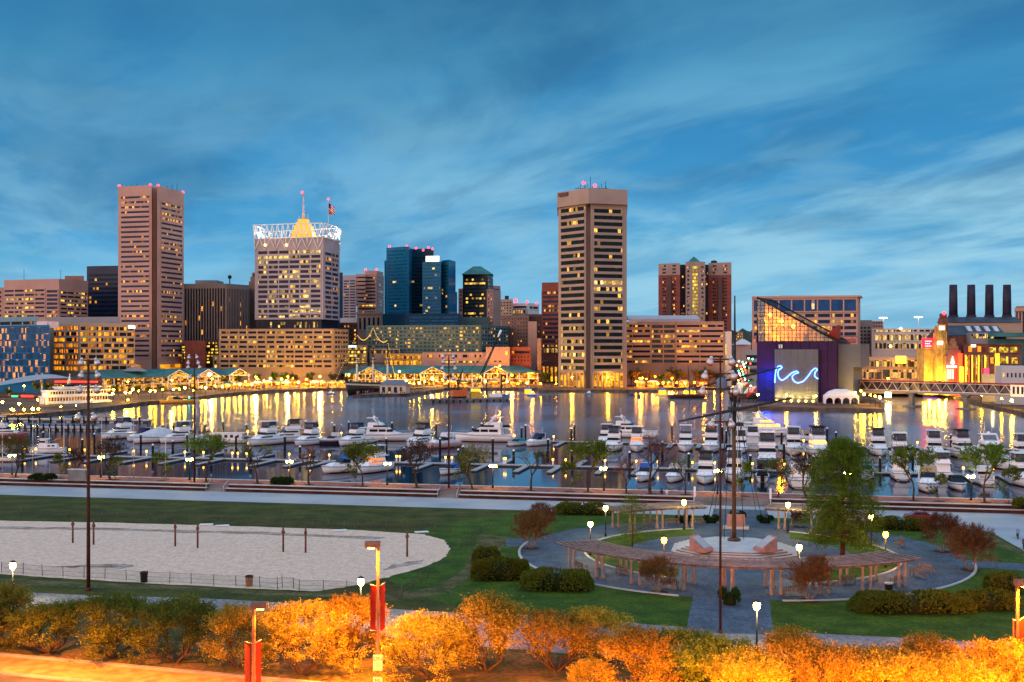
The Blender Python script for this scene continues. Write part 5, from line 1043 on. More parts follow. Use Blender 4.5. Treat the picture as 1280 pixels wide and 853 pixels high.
# lightship mast with coloured lamps, and the moored ship at the aquarium side
t = thing('lightship', 'dark moored lightship with red white green side panels and coloured lamps', 'ship', (*P(925, 560), -1.5), R(100))
m = MB(); loft(m, 30, 7, 3.6, n=12, st=.6); m.build('hull', mat('ship_red_black', (.05, .025, .03), .5), t)
m = MB(); m.box(-8, 6, -2.6, 2.6, 4, 6.6); m.box(-3, 2, -2, 2, 6.6, 8.8); m.build('deck_house', M_WHITE, t)
for x, h in ((7, 24), (-9, 20)): m = MB(); m.tube([(x, 0, 4), (x, 0, h)], [.45, .2], 6); m.ball((x, 0, h-4), .9, 6, 4); m.build('mast', M_DARK, t)
cols_ = [('red_bulb', (1, .04, .03)), ('gold_bulb', (1, .5, .06)), ('green_bulb', (.05, 1, .3)), ('white_bulb', (1, .8, .5))]
for j, (nm, c_) in enumerate(cols_):
    m = MB()
    for k in range(j, 44, 4): 
        u = k/44; m.ball((-9+16*(k % 7)/6, -2.8+.9*(k % 6), 5+16*u), .38, 5, 3)
    m.build('lamp_string', emat(nm, c_, 14), t)
# ------------------------------------------------------------------ signal panels left of the aquarium
t = thing('banner_wall', 'row of red white and green triangular signal panels left of the aquarium', 'banner wall', P(938, 512))
m = MB(); S_ = 512/F
for (x0, y0, x1, y1, mi) in ((-9, 484, -2, 478, 0), (-2, 478, 4, 474, 2), (-9, 492, -3, 484, 1), (2, 490, 8, 483, 0), (-5, 497, 3, 491, 3)):
    m.poly([(x0*S_, -.1*mi, Zp(y0, 512)), (x1*S_, -.1*mi, Zp(y0, 512)), (x1*S_, -.1*mi, Zp(y1, 512))], mi); m.poly([(x0*S_, -.1*mi, Zp(y0, 512)), (x1*S_, -.1*mi, Zp(y1, 512)), (x0*S_, -.1*mi, Zp(y1, 512))], (mi+1) % 4)
m.build('panel', [mat('panel_red', (.42, .03, .03), .7), M_CANV, mat('panel_green', (.03, .25, .12), .7), M_DARK], t)
m = MB()
for x in (-9, -2, 4, 8): m.tube([(x*S_, .5, 0), (x*S_, .5, 10.5)], .12, 4)
m.build('post', M_DARK, t)
# ------------------------------------------------------------------ schooner rig, floating dock with kiosks, small craft
t = thing('schooner', 'moored schooner with one bare brown mast and a slanting boom', 'sailing ship', (*P(860, 592), -1.5), R(8))
m = MB(); loft(m, 20, 5, 1.8, n=10); m.build('hull', mat('schooner_hull', (.06, .03, .025), .5), t)
m = MB(); m.tube([(1, 0, 1), (0, 0, 17)], [.35, .2], 6); m.tube([(1, 0, 3), (-8, 0, 13)], .16, 5); m.tube([(1.5, 0, 4), (4, 0, 15)], .1, 5); m.build('mast', mat('brown_spar', (.09, .04, .03), .7), t)
for i, (px, lab) in enumerate(((828, 'lit yellow ticket kiosk with blue roof at left end of the paddle boat dock'), (861, 'lit yellow ticket kiosk with blue roof at right end of the paddle boat dock'), (660, 'lit yellow ticket kiosk with blue roof on a small float before the market pavilion'))):
    d = 618 if i < 2 else 630
    t = thing('ticket_kiosk', lab, 'kiosk', (*P(px, d), -1.0), 0, 'floating ticket kiosks'); m = MB(); m.box(-1.8, 1.8, -1.5, 1.5, 0, 2.6); m.build('wall', emat('kiosk_glow', (1, .45, .015), 1.6, True), t)
    m = MB(); m.frust(-2.3, 2.3, -2, 2, 2.6, -.8, .8, -.7, .7, 3.6); m.build('roof', mat('kiosk_blue', (.06, .25, .5), .6), t)
    m = MB(); m.box(-3.2, 3.2, -2.4, 2.4, -.7, 0); m.build('float', M_CONCD, t)
mb = MB(); x0, x1 = P(818, 616)[0], P(874, 616)[0]; mb.box(x0, x1, 612, 620, -1.7, -1.0); mb.build('floating_dock', M_COPE, label='long pale floating dock with kiosks right of the trade tower', cat='dock')
for i, (px, d, hd, c_, lab) in enumerate(((862, 598, 5, (.10, .10, .12), 'small dark skiff off the kiosk dock'), (873, 600, 0, (.12, .25, .4), 'small blue launch beside the kiosk dock'), (737, 640, 0, (.10, .08, .3), 'small blue boat before the trade tower'), (665, 618, 12, (.08, .15, .6), 'blue dinghy by the small yellow kiosk float'), (414, 640, 0, (.08, .18, .45), 'blue canopied launch left of the old warship'))):
    t = thing('small_boat', lab, 'boat', (*P(px, d), -1.5), R(hd)); m = MB(); loft(m, 5.5, 1.9, .7, n=8); m.build('hull', mat('skiff_paint_%s' % lab.split()[1], c_, .5), t)
    m = MB(); m.box(-1.5, .6, -.7, .7, .7, 1.2); m.frust(-.9, .5, -.6, .6, 1.2, -.8, .2, -.5, .5, 1.9); m.build('cabin', M_WHITE, t)
    if 'canopied' in lab: m = MB(); m.box(-2.2, 1.6, -.9, .9, 2.3, 2.5); m.tube([(-2, .8, .7), (-2, .8, 2.3)], .05, 4); m.tube([(1.4, .8, .7), (1.4, .8, 2.3)], .05, 4); m.build('canopy', mat('blue_tarp', (.03, .14, .4), .7), t)
for i, (px, d) in enumerate(((790, 625), (799, 605))):
    t = thing('buoy', ('deep blue mooring buoy nearer the trade tower', 'deep blue mooring buoy farther right of the trade tower')[i], 'buoy', (*P(px, d), -1.5)); m = MB(); m.ball((0, 0, .7), 1.0, 8, 6); m.build('float', mat('buoy_blue', (.03, .02, .18), .4), t); m = MB(); m.tube([(0, 0, 1.6), (0, 0, 2.3)], .1, 5); m.build('ring', M_DARK, t)

# ------------------------------------------------------------------ far shore lamps: every glowing globe on the quays
def interp_shore(px):
    for i in range(2, len(shore)-1):
        (x0, y0), (x1, y1) = shore[i], shore[i+1]
        if x0 <= px <= x1 and x1 > x0: return y0+(y1-y0)*(px-x0)/(x1-x0)
    return 517
E_LAMP = emat('quay_lamp_glow', (1, .43, .006), 300); E_ORG = emat('sodium_lamp_glow', (1, .28, .002), 190); E_WHT = emat('white_lamp_glow', (1, .54, .022), 380)
LP_POST = {}
def quay_lamp(px, py, d, z, e, r, label, group):
    t = thing('quay_lamp', label, 'lamp', P(px, d), 0, group)
    k = round(z, 0)
    if k not in LP_POST:
        m = MB(); m.tube([(0, 0, 0), (0, 0, 1)], .10, 5); LP_POST[k] = m.mesh('post', M_DARK)
    o = link('post', LP_POST[k], t); o.scale = (1, 1, z)
    kk = (e.name, round(r, 2))
    if kk not in LP_POST:
        m = MB(); m.ball((0, 0, 0), r, 7, 5); LP_POST[kk] = m.mesh('globe', e)
    o = link('globe', LP_POST[kk], t); o.location = (0, 0, z)
groups = [
 ('curved left seawall', [(3, 503), (14, 512), (17, 528), (24, 505), (30, 524), (41, 516), (47, 500), (48, 513), (56, 494), (76, 509), (95, 510), (104, 491), (115, 500), (141, 492), (142, 487), (157, 491), (160, 506), (163, 491), (166, 487), (173, 489), (188, 489), (194, 489), (203, 487), (217, 487), (224, 486.5), (231, 485), (242, 488), (252, 484), (257, 485), (269, 482.5), (278, 483.5), (286, 482), (293, 480), (300, 481), (307, 477.5), (315, 480.5), (322, 474), (330, 476), (338, 473.5), (347, 479.5), (352, 474), (358, 476), (366, 472.5), (373, 478), (383, 474.5), (390, 471), (395, 474), (402, 477.5), (405, 474)]),
 ('warship pier', [(436, 469), (448, 484), (452, 481), (459, 480.5), (462, 481), (468, 480), (473, 481.5), (493, 482), (499, 464.5), (502, 481.5), (508, 476), (512, 479), (517, 480), (524, 479), (531, 477), (540, 474), (546, 476)]),
 ('market pavilion front', [(553, 475), (560, 477), (570, 480), (582, 478), (600, 481), (607, 477), (619, 479), (624, 483), (634, 477), (647, 481), (659, 479), (676, 480), (695, 482)]),
 ('quay right of the trade tower', [(795, 477), (803, 473), (808, 474), (819, 471), (822, 480), (829, 479), (846, 478.5), (856, 479.5), (868, 478.5), (872, 471), (893, 480), (903, 478)]),
 ('aquarium pier and inlet', [(947.5, 493.5), (983, 494), (1020, 495), (1069, 491), (1076, 489), (1080, 493), (1088, 494), (1094, 495.5), (1100, 497), (1110, 494), (1133, 467), (1141, 468), (1227, 494), (1252, 498.5), (1265, 501), (1152, 496), (1166, 496), (1180, 498), (1190, 496)]),
]
for gname, pts in groups:
    pts = sorted(pts)
    for i, (px, py) in enumerate(pts):
        sd = F*HC/(interp_shore(px)-HY); d = F*(HC-4.2)/max(4, py-HY)
        d = max(sd+2, min(d, sd+60 if 'left' in gname else sd+40)); z = max(1.6, Zp(py, d))
        if gname.startswith('market'): d = max(d, 726); z = max(1.6, Zp(py, d))
        big = (i*7) % 5 < 2
        e = E_ORG if ('right' in gname and i % 3 != 1) or ('market' in gname and i % 3 == 0) else (E_WHT if big else E_LAMP)
        quay_lamp(px, py, d, z, e, (.24 if 60 < px < 140 else .50 if big else .36)*(.85+.3*((i*37) % 10)/10), f'glowing quay lamp along the {gname}, {ORD(i+1, len(pts))}', 'lamps along the '+gname)
AL_X = (160, 215, 265, 320, 360, 400, 480, 540, 600, 640, 625, 665, 715, 760, 800, 840, 880, 30, 80, 1110)
# warm flood of the market places: made by added light masts
for (px, d, z, pw, c_) in ((160, 600, 6, 16000, (1, .5, .1)), (215, 625, 6, 20000, (1, .5, .1)), (265, 655, 6, 20000, (1, .52, .1)), (320, 690, 6, 30000, (1, .55, .12)), (360, 700, 6, 30000, (1, .55, .12)), (400, 705, 6, 30000, (1, .55, .12)), (480, 715, 5, 16000, (1, .5, .1)), (540, 725, 5, 20000, (1, .46, .08)), (600, 735, 5, 20000, (1, .42, .06)), (640, 740, 6, 30000, (1, .3, .02)), (625, 752, 12, 30000, (1, .28, .015)), (665, 760, 7, 30000, (1, .3, .02)), (715, 688, 6, 9000, (1, .42, .03)), (760, 690, 6, 9000, (1, .42, .03)), (800, 700, 5, 20000, (1, .32, .02)), (840, 705, 5, 20000, (1, .32, .02)), (880, 705, 5, 16000, (1, .34, .02)), (30, 570, 5, 9000, (1, .5, .1)), (80, 560, 5, 9000, (1, .42, .06)), (1110, 590, 8, 9000, (1, .5, .1))):
    t = thing('added_light_mast', f'added slim floodlight mast warming the far shore, {ORD(1+sum(q < px for q in AL_X), len(AL_X))}', 'light mast', P(px, d), 0, 'added floodlight masts of the far promenade')
    m = MB(); m.tube([(0, 0, 0), (0, 0, z)], .1, 5); m.build('post', M_DARK, t)
    m = MB(); m.ball((0, 0, z+.6), .42, 6, 4); m.build('globe', E_ORG if c_[1] < .4 else E_LAMP, t)
    l = bpy.data.lights.new('lamp_light', 'POINT'); l.energy = pw*.5; l.color = c_; l.shadow_soft_size = .7
    o = bpy.data.objects.new('lamp_light', l); col.objects.link(o); o.parent = t; o.location = (0, -.9, z+.4)

# ------------------------------------------------------------------ stalls added for their golden glow, and the waterfront restaurant
sp_ = [(284, 676), (296, 682), (309, 690), (321, 696), (334, 700), (346, 706), (357, 700), (369, 708), (381, 702), (393, 708), (404, 702), (416, 708), (427, 712), (548, 722), (566, 720), (580, 722), (597, 720), (618, 722), (640, 724), (800, 712), (816, 708), (836, 712), (856, 708), (878, 712)]
rc_ = [('teal', (.05, .17, .17)), ('white', (.6, .6, .6)), ('red', (.35, .04, .03)), ('tan', (.4, .3, .2))]
for i, (px, d) in enumerate(sp_):
    nm, c_ = rc_[(i*3+i//4) % 4]
    t = thing('glow_stall', f'added glowing waterfront stall with {nm} roof, {ORD(i+1, len(sp_))} of the far stalls', 'stall', P(px, d), random.uniform(-.2, .2), 'added glowing stalls on the far waterfront')
    w_ = random.uniform(2.0, 3.4); h_ = random.uniform(2.6, 3.4)
    m = MB(); m.box(-w_, w_, .3, 3, 0, h_); m.build('wall', W_TAN, t)
    m = MB(); m.box(-w_+.2, w_-.2, .1, .32, .9, h_-.3); m.build('counter_opening', (PG1, PG2)[i % 2], t)
    m = MB(); m.frust(-w_-.4, w_+.4, -1.2, 3.4, h_, -w_*.5, w_*.5, .6, 2, h_+1.1); m.build('roof', mat(nm+'_stall_roof', c_, .7), t)
    l = bpy.data.lights.new('stall_light', 'POINT'); l.energy = 3200; l.color = (1, .42, .03); l.shadow_soft_size = .3
    o = bpy.data.objects.new('stall_light', l); col.objects.link(o); o.parent = t; o.location = (0, -1.4, h_-.5)
B = Bld('restaurant', 'low waterfront restaurant with a glowing red sign band behind the cruise ship', 'restaurant', 95, 600)
B.block([(58, 612), (128, 604)], 473.5, W_DBRN, [dict(e=0, yt=480, yb=486, rows=1, cols=9, hf=1, wf=.8, mat=PG2, mx=.02)], back=14)
m = MB(); L = B.frame(m, P(70, 608), P(122, 602)); m.box(0, L, -1.2, .2, Zp(478.4, 606), Zp(476.2, 606)); B.part('red_band', m, emat('red_band_glow', (1, .03, .02), 2.2)); B.done()
B = Bld('restaurant', 'small cafe with a red sign and yellow lamps at the far left promenade', 'restaurant', 30, 555)
B.block([(-20, 566), (46, 552)], 494, W_DBRN, [dict(e=0, yt=497.5, yb=506, rows=1, cols=9, hf=1, wf=.8, mat=PG1, mx=.02)], back=8)
m = MB(); L = B.frame(m, P(28, 554), P(42, 551)); m.box(0, L, -.8, .1, Zp(496.6, 553), Zp(494, 553)); B.part('red_sign', m, emat('red_band_glow', (1, .03, .02), 2.2))
m = MB(); L = B.frame(m, P(16, 557), P(22, 555.5)); m.box(0, L, -.8, .1, Zp(496.6, 556), Zp(494.6, 556)); B.part('green_sign', m, emat('green_sign_glow', (.03, .9, .35), 1.5)); B.done()

def crowd(label, spans, n, seed):
    g = random.Random(seed); m = MB()
    for k in range(n):
        px, d0, d1 = g.choice(spans); px = g.uniform(*px); x, y = P(px, g.uniform(d0, d1)); h = g.uniform(1.55, 1.85); c = g.randrange(6)
        m.lathe([(.10, 0), (.16, h*.45), (.24, h*.72), (.20, h*.82), (.07, h*.86)], 5, (x, y), c); m.ball((x, y, h*.93), .13, 5, 4, 6)
    m.build('crowd', [mat('crowd_cloth_%d' % i, c_, .8) for i, c_ in enumerate(((.03, .03, .04), (.35, .33, .33), (.20, .03, .03), (.04, .07, .18), (.14, .10, .06), (.08, .08, .09)))]+[mat('skin', (.35, .2, .14), .6)], label=label, cat='crowd', kind='stuff')
crowd('crowd of tiny strollers on the far curved quay', [((262, 300), 652, 672), ((300, 345), 672, 690), ((345, 430), 692, 704)], 150, 3)
crowd('crowd of tiny strollers on the quay before the long market pavilion', [((560, 672), 704, 722), ((445, 545), 590, 625)], 110, 4)

t = thing('light_box', 'bright white glowing box sign at the water end of the inlet quay', 'light box', P(1110, 548)); m = MB(); m.box(-1.4, 1.4, -.3, .3, .6, 3.4); m.build('screen', emat('white_box_glow', (1, .80, .42), 7), t); m = MB(); m.box(-1.6, 1.6, -.25, .45, 0, .6); m.build('base', M_DARK, t)
for i, (x0, x1, c_, lab) in enumerate(((1122, 1150, (.25, .05, 1), 'violet light strip under the footbridge, left one'), (1152, 1178, (.45, .04, .9), 'purple light strip under the footbridge, right one'))):
    a, b = P(x0, 615), P(x1, 612); t = thing('light_strip', lab, 'light strip', ((a[0]+b[0])/2, (a[1]+b[1])/2, 0)); m = MB(); L = math.dist(a, b); m.box(-L/2, L/2, -.1, .1, .6, 1.1); m.build('tube', emat('strip_glow_%d' % i, c_, 5), t); m = MB(); m.box(-L/2, L/2, .1, .2, 0, 1.2); m.build('rail', M_DARK, t)
# ------------------------------------------------------------------ foliage
def leafmat(name, c1, c2, trans=.35):
    if name in MATS: return MATS[name]
    m = bpy.data.materials.new(name); m.use_nodes = True; MATS[name] = m; t = NT(m.node_tree); t.n.clear()
    o = t.new('ShaderNodeOutputMaterial'); at = t.new('ShaderNodeAttribute'); at.attribute_name = 'rnd'
    oi = t.new('ShaderNodeObjectInfo'); hv = t.new('ShaderNodeHueSaturation'); t.link(t.maprange(oi.outputs['Random'], 0, 1, .485, .53), hv.inputs['Hue']); t.link(t.maprange(oi.outputs['Random'], 0, 1, .85, 1.2), hv.inputs['Value']); t.link(t.mix(at.outputs['Fac'], c1, c2), hv.inputs['Color']); cc = hv.outputs[0]
    d = t.new('ShaderNodeBsdfDiffuse'); tr = t.new('ShaderNodeBsdfTranslucent'); mx = t.new('ShaderNodeMixShader', in_0=trans)
    t.link(cc, d.inputs[0]); t.link(cc, tr.inputs[0]); t.link(d.outputs[0], mx.inputs[1]); t.link(tr.outputs[0], mx.inputs[2]); t.link(mx.outputs[0], o.inputs[0]); return m
def leaves_mesh(name, centers, dirs, per, twig, size, m, seed=0, flat=.0, aspect=.55):
    """leaf sprays: 'per' leaves strewn along a short twig at every centre; one quad each"""
    g = np.random.default_rng(seed); C = np.asarray(centers, float); D = np.asarray(dirs, float); n = len(C)*per
    c = np.repeat(C, per, 0); d = np.repeat(D, per, 0); d /= np.linalg.norm(d, axis=1, keepdims=True)+1e-9
    u = g.random((n, 1)); p = c+d*(u-.25)*twig+g.normal(0, twig*.17, (n, 3))
    a = g.normal(0, 1, (n, 3))+d*1.1; a /= np.linalg.norm(a, axis=1, keepdims=True)
    b = np.cross(a, g.normal(0, 1, (n, 3))+np.array([0, 0, flat])); b /= np.linalg.norm(b, axis=1, keepdims=True)+1e-9
    s = size*(.6+.8*g.random((n, 1))); h = s*aspect
    V_ = np.stack([p-a*s*.5, p+b*h*.5, p+a*s*.5, p-b*h*.5], 1).reshape(-1, 3)
    me = bpy.data.meshes.new(name); me.vertices.add(4*n); me.vertices.foreach_set('co', V_.ravel()); me.loops.add(4*n); me.loops.foreach_set('vertex_index', np.arange(4*n, dtype=np.int32))
    me.polygons.add(n); me.polygons.foreach_set('loop_start', np.arange(0, 4*n, 4, dtype=np.int32)); me.materials.append(m); me.update(calc_edges=True)
    at = me.attributes.new('rnd', 'FLOAT', 'FACE'); clump = np.repeat(g.random(len(C)), per)
    at.data.foreach_set('value', np.clip(clump*.65+g.random(n)*.45, 0, 1).astype(np.float32)); return me
def grow(mb, p, d, L, r, lev, tips, g, spread=.7, up=.15, mi=0, n=5):
    p = Vector(p); d = Vector(d).normalized(); pts = [p]; q = p.copy(); dd = d.copy()
    for k in range(3):
        dd = (dd+Vector((g.uniform(-.16, .16), g.uniform(-.16, .16), up*.35))).normalized(); q = q+dd*L/3; pts.append(q.copy())
    mb.tube(pts, [r, r*.86, r*.72, r*.58], n if lev > 1 else 3, mi, cap=False)
    if lev == 0: tips.append((tuple(q), tuple(dd))); return
    k = 3 if lev > 1 else g.choice((3, 4))
    for j in range(k):
        t = g.choice((2, 3)) if j else 3; s = Vector((g.gauss(0, 1), g.gauss(0, 1), g.gauss(0, .5))); s = (s-dd*s.dot(dd)).normalized()
        grow(mb, pts[t], dd*(1-.25*j/k)+s*spread*g.uniform(.7, 1.25)+Vector((0, 0, up)), L*g.uniform(.62, .86), r*.58, lev-1, tips, g, spread, up, mi, n)
    if lev <= 2: tips.append((tuple(pts[2]), tuple(dd)))
BARK = mat('bark', (.055, .035, .025), .9, var=.3, scale=3); BARKP = mat('pale_bark', (.22, .15, .12), .8, var=.25, scale=3)
TREEV = {}
def tree_kind(key, seed, trunks, H, lev, L0, r0, spread, up, per, twig, size, lm, bark, dens=1., lean=.25, aspect=.55):
    if key in TREEV: return TREEV[key]
    g = random.Random(seed); mb = MB(); tips = []
    for k in range(trunks):
        a = 2*math.pi*k/trunks+g.uniform(-.4, .4); ln = lean*(1 if trunks > 1 else .2)
        grow(mb, (.08*math.cos(a), .08*math.sin(a), -.1), (math.cos(a)*ln*2, math.sin(a)*ln*2, 1), L0, r0, lev, tips, g, spread, up)
    g2 = [t for t in tips if g.random() < dens]
    zmax = max(t[0][2] for t in tips)+twig*.5; s = H/zmax
    tm = mb.mesh('trunk', bark); tm.transform(Matrix.Scale(s, 4))
    lv = leaves_mesh('crown', [tuple(x*s for x in t[0]) for t in g2], [t[1] for t in g2], per, twig, size, lm, seed)
    TREEV[key] = (tm, lv); return TREEV[key]

def dome_kind(key, seed, trunks, H, rx, zc, rz, lobes, nclump, per, twig, size, lm, bark, lean=.3, aspect=.5, low=-.55, lev=3, r0=.1, lobe=.42):
    """spreading crown: leaf sprays in uneven lobes over a branching trunk"""
    if key in TREEV: return TREEV[key]
    g = random.Random(seed); mb = MB(); tips = []
    for k in range(trunks):
        a = 2*math.pi*k/trunks+g.uniform(-.4, .4); ln = lean if trunks > 1 else .06
        grow(mb, (.1*math.cos(a), .1*math.sin(a), -.1), (math.cos(a)*ln*2, math.sin(a)*ln*2, 1), 1.6, r0, lev, tips, g, .72, .12)
    T = np.array([t[0] for t in tips]); s_ = min((zc+rz*.8)/T[:, 2].max(), rx*.95/np.abs(T[:, :2]).max()*1.25)
    tm = mb.mesh('trunk', bark); tm.transform(Matrix.Scale(s_, 4)); C = []; D = []
    lc = []
    while len(lc) < lobes:
        v = Vector((g.gauss(0, 1), g.gauss(0, 1), g.gauss(.25, .8))).normalized()
        if v.z > low: f = g.uniform(.5, .78); lc.append((Vector((v.x*rx*f, v.y*rx*f, zc+v.z*rz*f)), g.uniform(.7, 1.2)*lobe))
    while len(C) < nclump:
        c, r = g.choice(lc); v = Vector((g.gauss(0, 1), g.gauss(0, 1), g.gauss(.15, 1))).normalized(); f = g.uniform(.45, 1)**.5
        p = c+Vector((v.x*rx*r*f, v.y*rx*r*f, v.z*rz*r*1.15*f)); C.append(tuple(p)); d = (p-Vector((0, 0, zc-rz*.8))).normalized()+v*.6+Vector((0, 0, .25)); D.append(tuple(d))
    for t in tips: C.append(tuple(x*s_ for x in t[0])); D.append(t[1])
    TREEV[key] = (tm, leaves_mesh('crown', C, D, per, twig, size, lm, seed, aspect=aspect)); return TREEV[key]
def plant(kind, name, label, cat, group, x, y, z=0, sc=1., rz=None, crownname='crown', sz=None):
    t = thing(name, label, cat, (x, y, z), random.uniform(0, 6.28) if rz is None else rz, group, sc)
    if sz: t.scale = (sc, sc, sz)
    link('trunk', kind[0], t); link(crownname, kind[1], t); return t
LM_SPR = leafmat('spring_green_leaf', (.045, .075, .010), (.17, .21, .028))
LM_OLV = leafmat('olive_leaf', (.06, .06, .016), (.15, .135, .04))
LM_TWG = leafmat('bare_twig', (.035, .022, .018), (.095, .06, .045), .1)
LM_PRP = leafmat('plum_blossom', (.085, .030, .036), (.24, .105, .11))
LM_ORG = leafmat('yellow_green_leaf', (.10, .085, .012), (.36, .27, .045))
LM_CON = leafmat('larch_leaf', (.045, .082, .009), (.15, .215, .022))
LM_MYR = leafmat('myrtle_twig', (.055, .026, .013), (.17, .080, .036), .15)

# ------------------------------------------------------------------ far trees along the promenade
far_k = [tree_kind('far%d' % i, 30+i, 1, 8, 3, 2.6, .22, .75, .12, 26, 1.5, .55, lm, BARK) for i, lm in enumerate((LM_OLV, LM_SPR, leafmat('painted_orange_light_leaf', (.16, .08, .015), (.34, .18, .03))))]  # the third leaf colour has orange lamplight painted in
fts = [(690, 700, 1.15, 1, 'lime lit bushy tree at the left foot of the trade tower'), (680, 720, 1.3, 0, 'dark tree behind the lime lit tree by the trade tower'), (795, 712, 1.2, 2, 'orange lit tree just right of the trade tower'), (810, 716, 1.25, 2, 'orange lit tree second to the right of the trade tower'), (828, 702, 1.05, 1, 'dark green round tree on the quay right of the trade tower'), (838, 716, 1.1, 2, 'orange lit tree behind the dark green quay tree'), (852, 720, 1.2, 2, 'orange lit tree behind the schooner mast'), (868, 720, 1.25, 2, 'orange lit tree right of the schooner mast'), (885, 720, 1.25, 2, 'orange lit tree left of the red lightship lamps'), (898, 724, 1.2, 0, 'brownish tree left of the stair tower'), (788, 725, 1.5, 0, 'tall brownish tree hugging the trade tower on its right'),
       (845, 727, 1.55, 0, 'tall brownish tree before the ribbon window office'), (872, 727, 1.5, 0, 'tall brownish tree before the right end of the ribbon window office'), (45, 575, .9, 1, 'yellow green tree under the tensile canopy'), (58, 590, .8, 1, 'yellow green tree right of the canopy post'), (112, 585, .8, 0, 'olive tree behind the cruise ship'), (148, 590, .7, 1, 'small tree at the left end of the left pavilion'), (172, 590, .6, 1, 'small lit tree before the left pavilion awning'), (205, 600, .65, 0, 'small olive tree before the left pavilion'), (240, 605, .6, 0, 'small dark tree behind the yellow speedboat'), (345, 720, 1.1, 1, 'green tree before the long brown block at its left'), (372, 725, 1.1, 0, 'olive tree before the middle of the long brown block'), (392, 725, 1.1, 1, 'green tree before the right half of the long brown block'), (412, 725, 1.1, 0, 'olive tree before the right end of the long brown block'), (8, 552, .6, 1, 'leftmost yellow lit tree before the small cafe'), (70, 575, .75, 0, 'olive tree left of the red banded restaurant'), (96, 575, .6, 1, 'green tree before the red banded restaurant'), (128, 570, .6, 0, 'olive tree right of the red banded restaurant'), (188, 598, .55, 1, 'green bushy tree between the left pavilion lamps'), (226, 610, .6, 1, 'bright green tree before the left pavilion gable'), (284, 690, .9, 0, 'olive tree at the left end of the stalls'), (303, 700, .9, 1, 'green tree second among the stalls'), (358, 722, 1.1, 1, 'bushy green tree above the middle stalls'), (430, 735, 1.0, 0, 'olive tree just left of the old warship bow'), (322, 722, 1.0, 1, 'small green tree at the right end of the left pavilion'), (1108, 585, .7, 2, 'orange lit tree before the glass mall'), (1276, 560, 1.2, 2, 'orange lit tree at the right picture edge behind the grey white building')]
for px, d, sc, k, lab in fts: plant(far_k[k], 'quay_tree', lab, 'tree', 'trees on the far quays', *P(px, d), 0, sc)

# ------------------------------------------------------------------ docks
DOCK = mat('dock_boards', (.34, .33, .33), .8, scale=.8, var=.25, stretch=(4, .5, 1)); DOCKS = mat('dock_side', (.06, .055, .055), .7)
def dock(name, label, a, b, wd, z0=-1.75, z1=-1.16):
    t = thing(name, label, 'dock', ((a[0]+b[0])/2, (a[1]+b[1])/2, -1.5), math.atan2(b[1]-a[1], b[0]-a[0])); L = math.dist(a, b)
    m = MB(); m.box(-L/2, L/2, -wd/2, wd/2, z0+1.5, z1+1.44); m.build('float', DOCKS, t); m = MB(); m.box(-L/2-.05, L/2+.05, -wd/2-.08, wd/2+.08, z1+1.44, z1+1.56); m.build('deck', DOCK, t); return t
def LINE(x0, x1, c): return (x0, c+SLP*x0), (x1, c+SLP*x1)
C_N, C_F = 253.3, 318.8                                  # the two long docks, parallel to the quay
a, b = LINE(-130, 135, C_N); dock('main_dock', 'long floating dock nearest the promenade', a, b, 2.2)
a, b = LINE(-118, 145, C_F); dock('main_dock', 'long outer floating dock of the marina', a, b, 2.2)
def on(px, c): k = (px-CX)/F; d = c/(1-SLP*k); return (k*d, d)
fn = [15, 66, 106, 145, 190, 236, 280, 345, 385, 412, 480, 540, 610, 660, 700, 757, 800, 850, 890, 935, 985, 1025, 1075, 1120, 1160, 1205, 1250]
for i, px in enumerate(fn):
    o = on(px, C_N); dock('finger_dock', f'narrow finger float off the inner dock, {ORD(i+1, len(fn))}', (o[0]-V[0]*13, o[1]-V[1]*13), (o[0]-V[0]*1.1, o[1]-V[1]*1.1), 1.1)
fo = [170, 212, 258, 305, 352, 395, 432, 480, 560, 648, 705, 745, 812, 840, 875, 905, 945, 975, 1005, 1045, 1085, 1118, 1150, 1189, 1225, 1268]
for i, px in enumerate(fo):
    o = on(px, C_F); dock('finger_dock', f'narrow finger float off the outer dock, {ORD(i+1, len(fo))}', (o[0]-V[0]*13, o[1]-V[1]*13), (o[0]-V[0]*1.1, o[1]-V[1]*1.1), 1.1)
fb = [40, 120, 203, 245, 312, 365, 455, 505, 575, 625, 720, 780, 868, 910, 960, 1012, 1095, 1140, 1180, 1228]
for i, px in enumerate(fb):
    o = on(px, C_N); dock('finger_dock', f'finger float reaching out to the harbour from the inner dock, {ORD(i+1, len(fb))}', (o[0]+V[0]*1.1, o[1]+V[1]*1.1), (o[0]+V[0]*13, o[1]+V[1]*13), 1.1)
# left visitor piers with their black pilings
for (pa, pb, lab, ya) in (((8, 523), (187, 524.5), 'old timber pier with black pilings at the left, farther one', 0), ((25, 533), (125, 534), 'old timber pier with black pilings at the left, nearer one', 1)):
    a, b = G(pa[0], pa[1], -.3), G(pb[0], pb[1], -.3); t = thing('timber_pier', lab, 'pier', ((a[0]+b[0])/2, (a[1]+b[1])/2, -1.5), math.atan2(b[1]-a[1], b[0]-a[0])); L = math.dist(a, b)
    m = MB(); m.box(-L/2, L/2, -1.5, 1.5, .7, 1.2); m.build('deck', M_COPE, t)
    n = 13
    for k in range(n): m = MB(); x = -L/2+L*(k+.3)/n; m.tube([(x, -1.7, -1), (x, -1.7, 2.1)], .28, 6); m.build('piling', M_PILE, t)
    m = MB(); m.box(-L/2, L/2, -1.3, 1.3, -.4, .7, 0); m.build('under_deck', DOCKS, t)
    for k in range(10): m = MB(); x = -L/2+L*(k+.5)/10; m.box(x-.8, x+.8, -1.38, -1.28, -.1, .45); m.build('bumper', M_COPE, t)
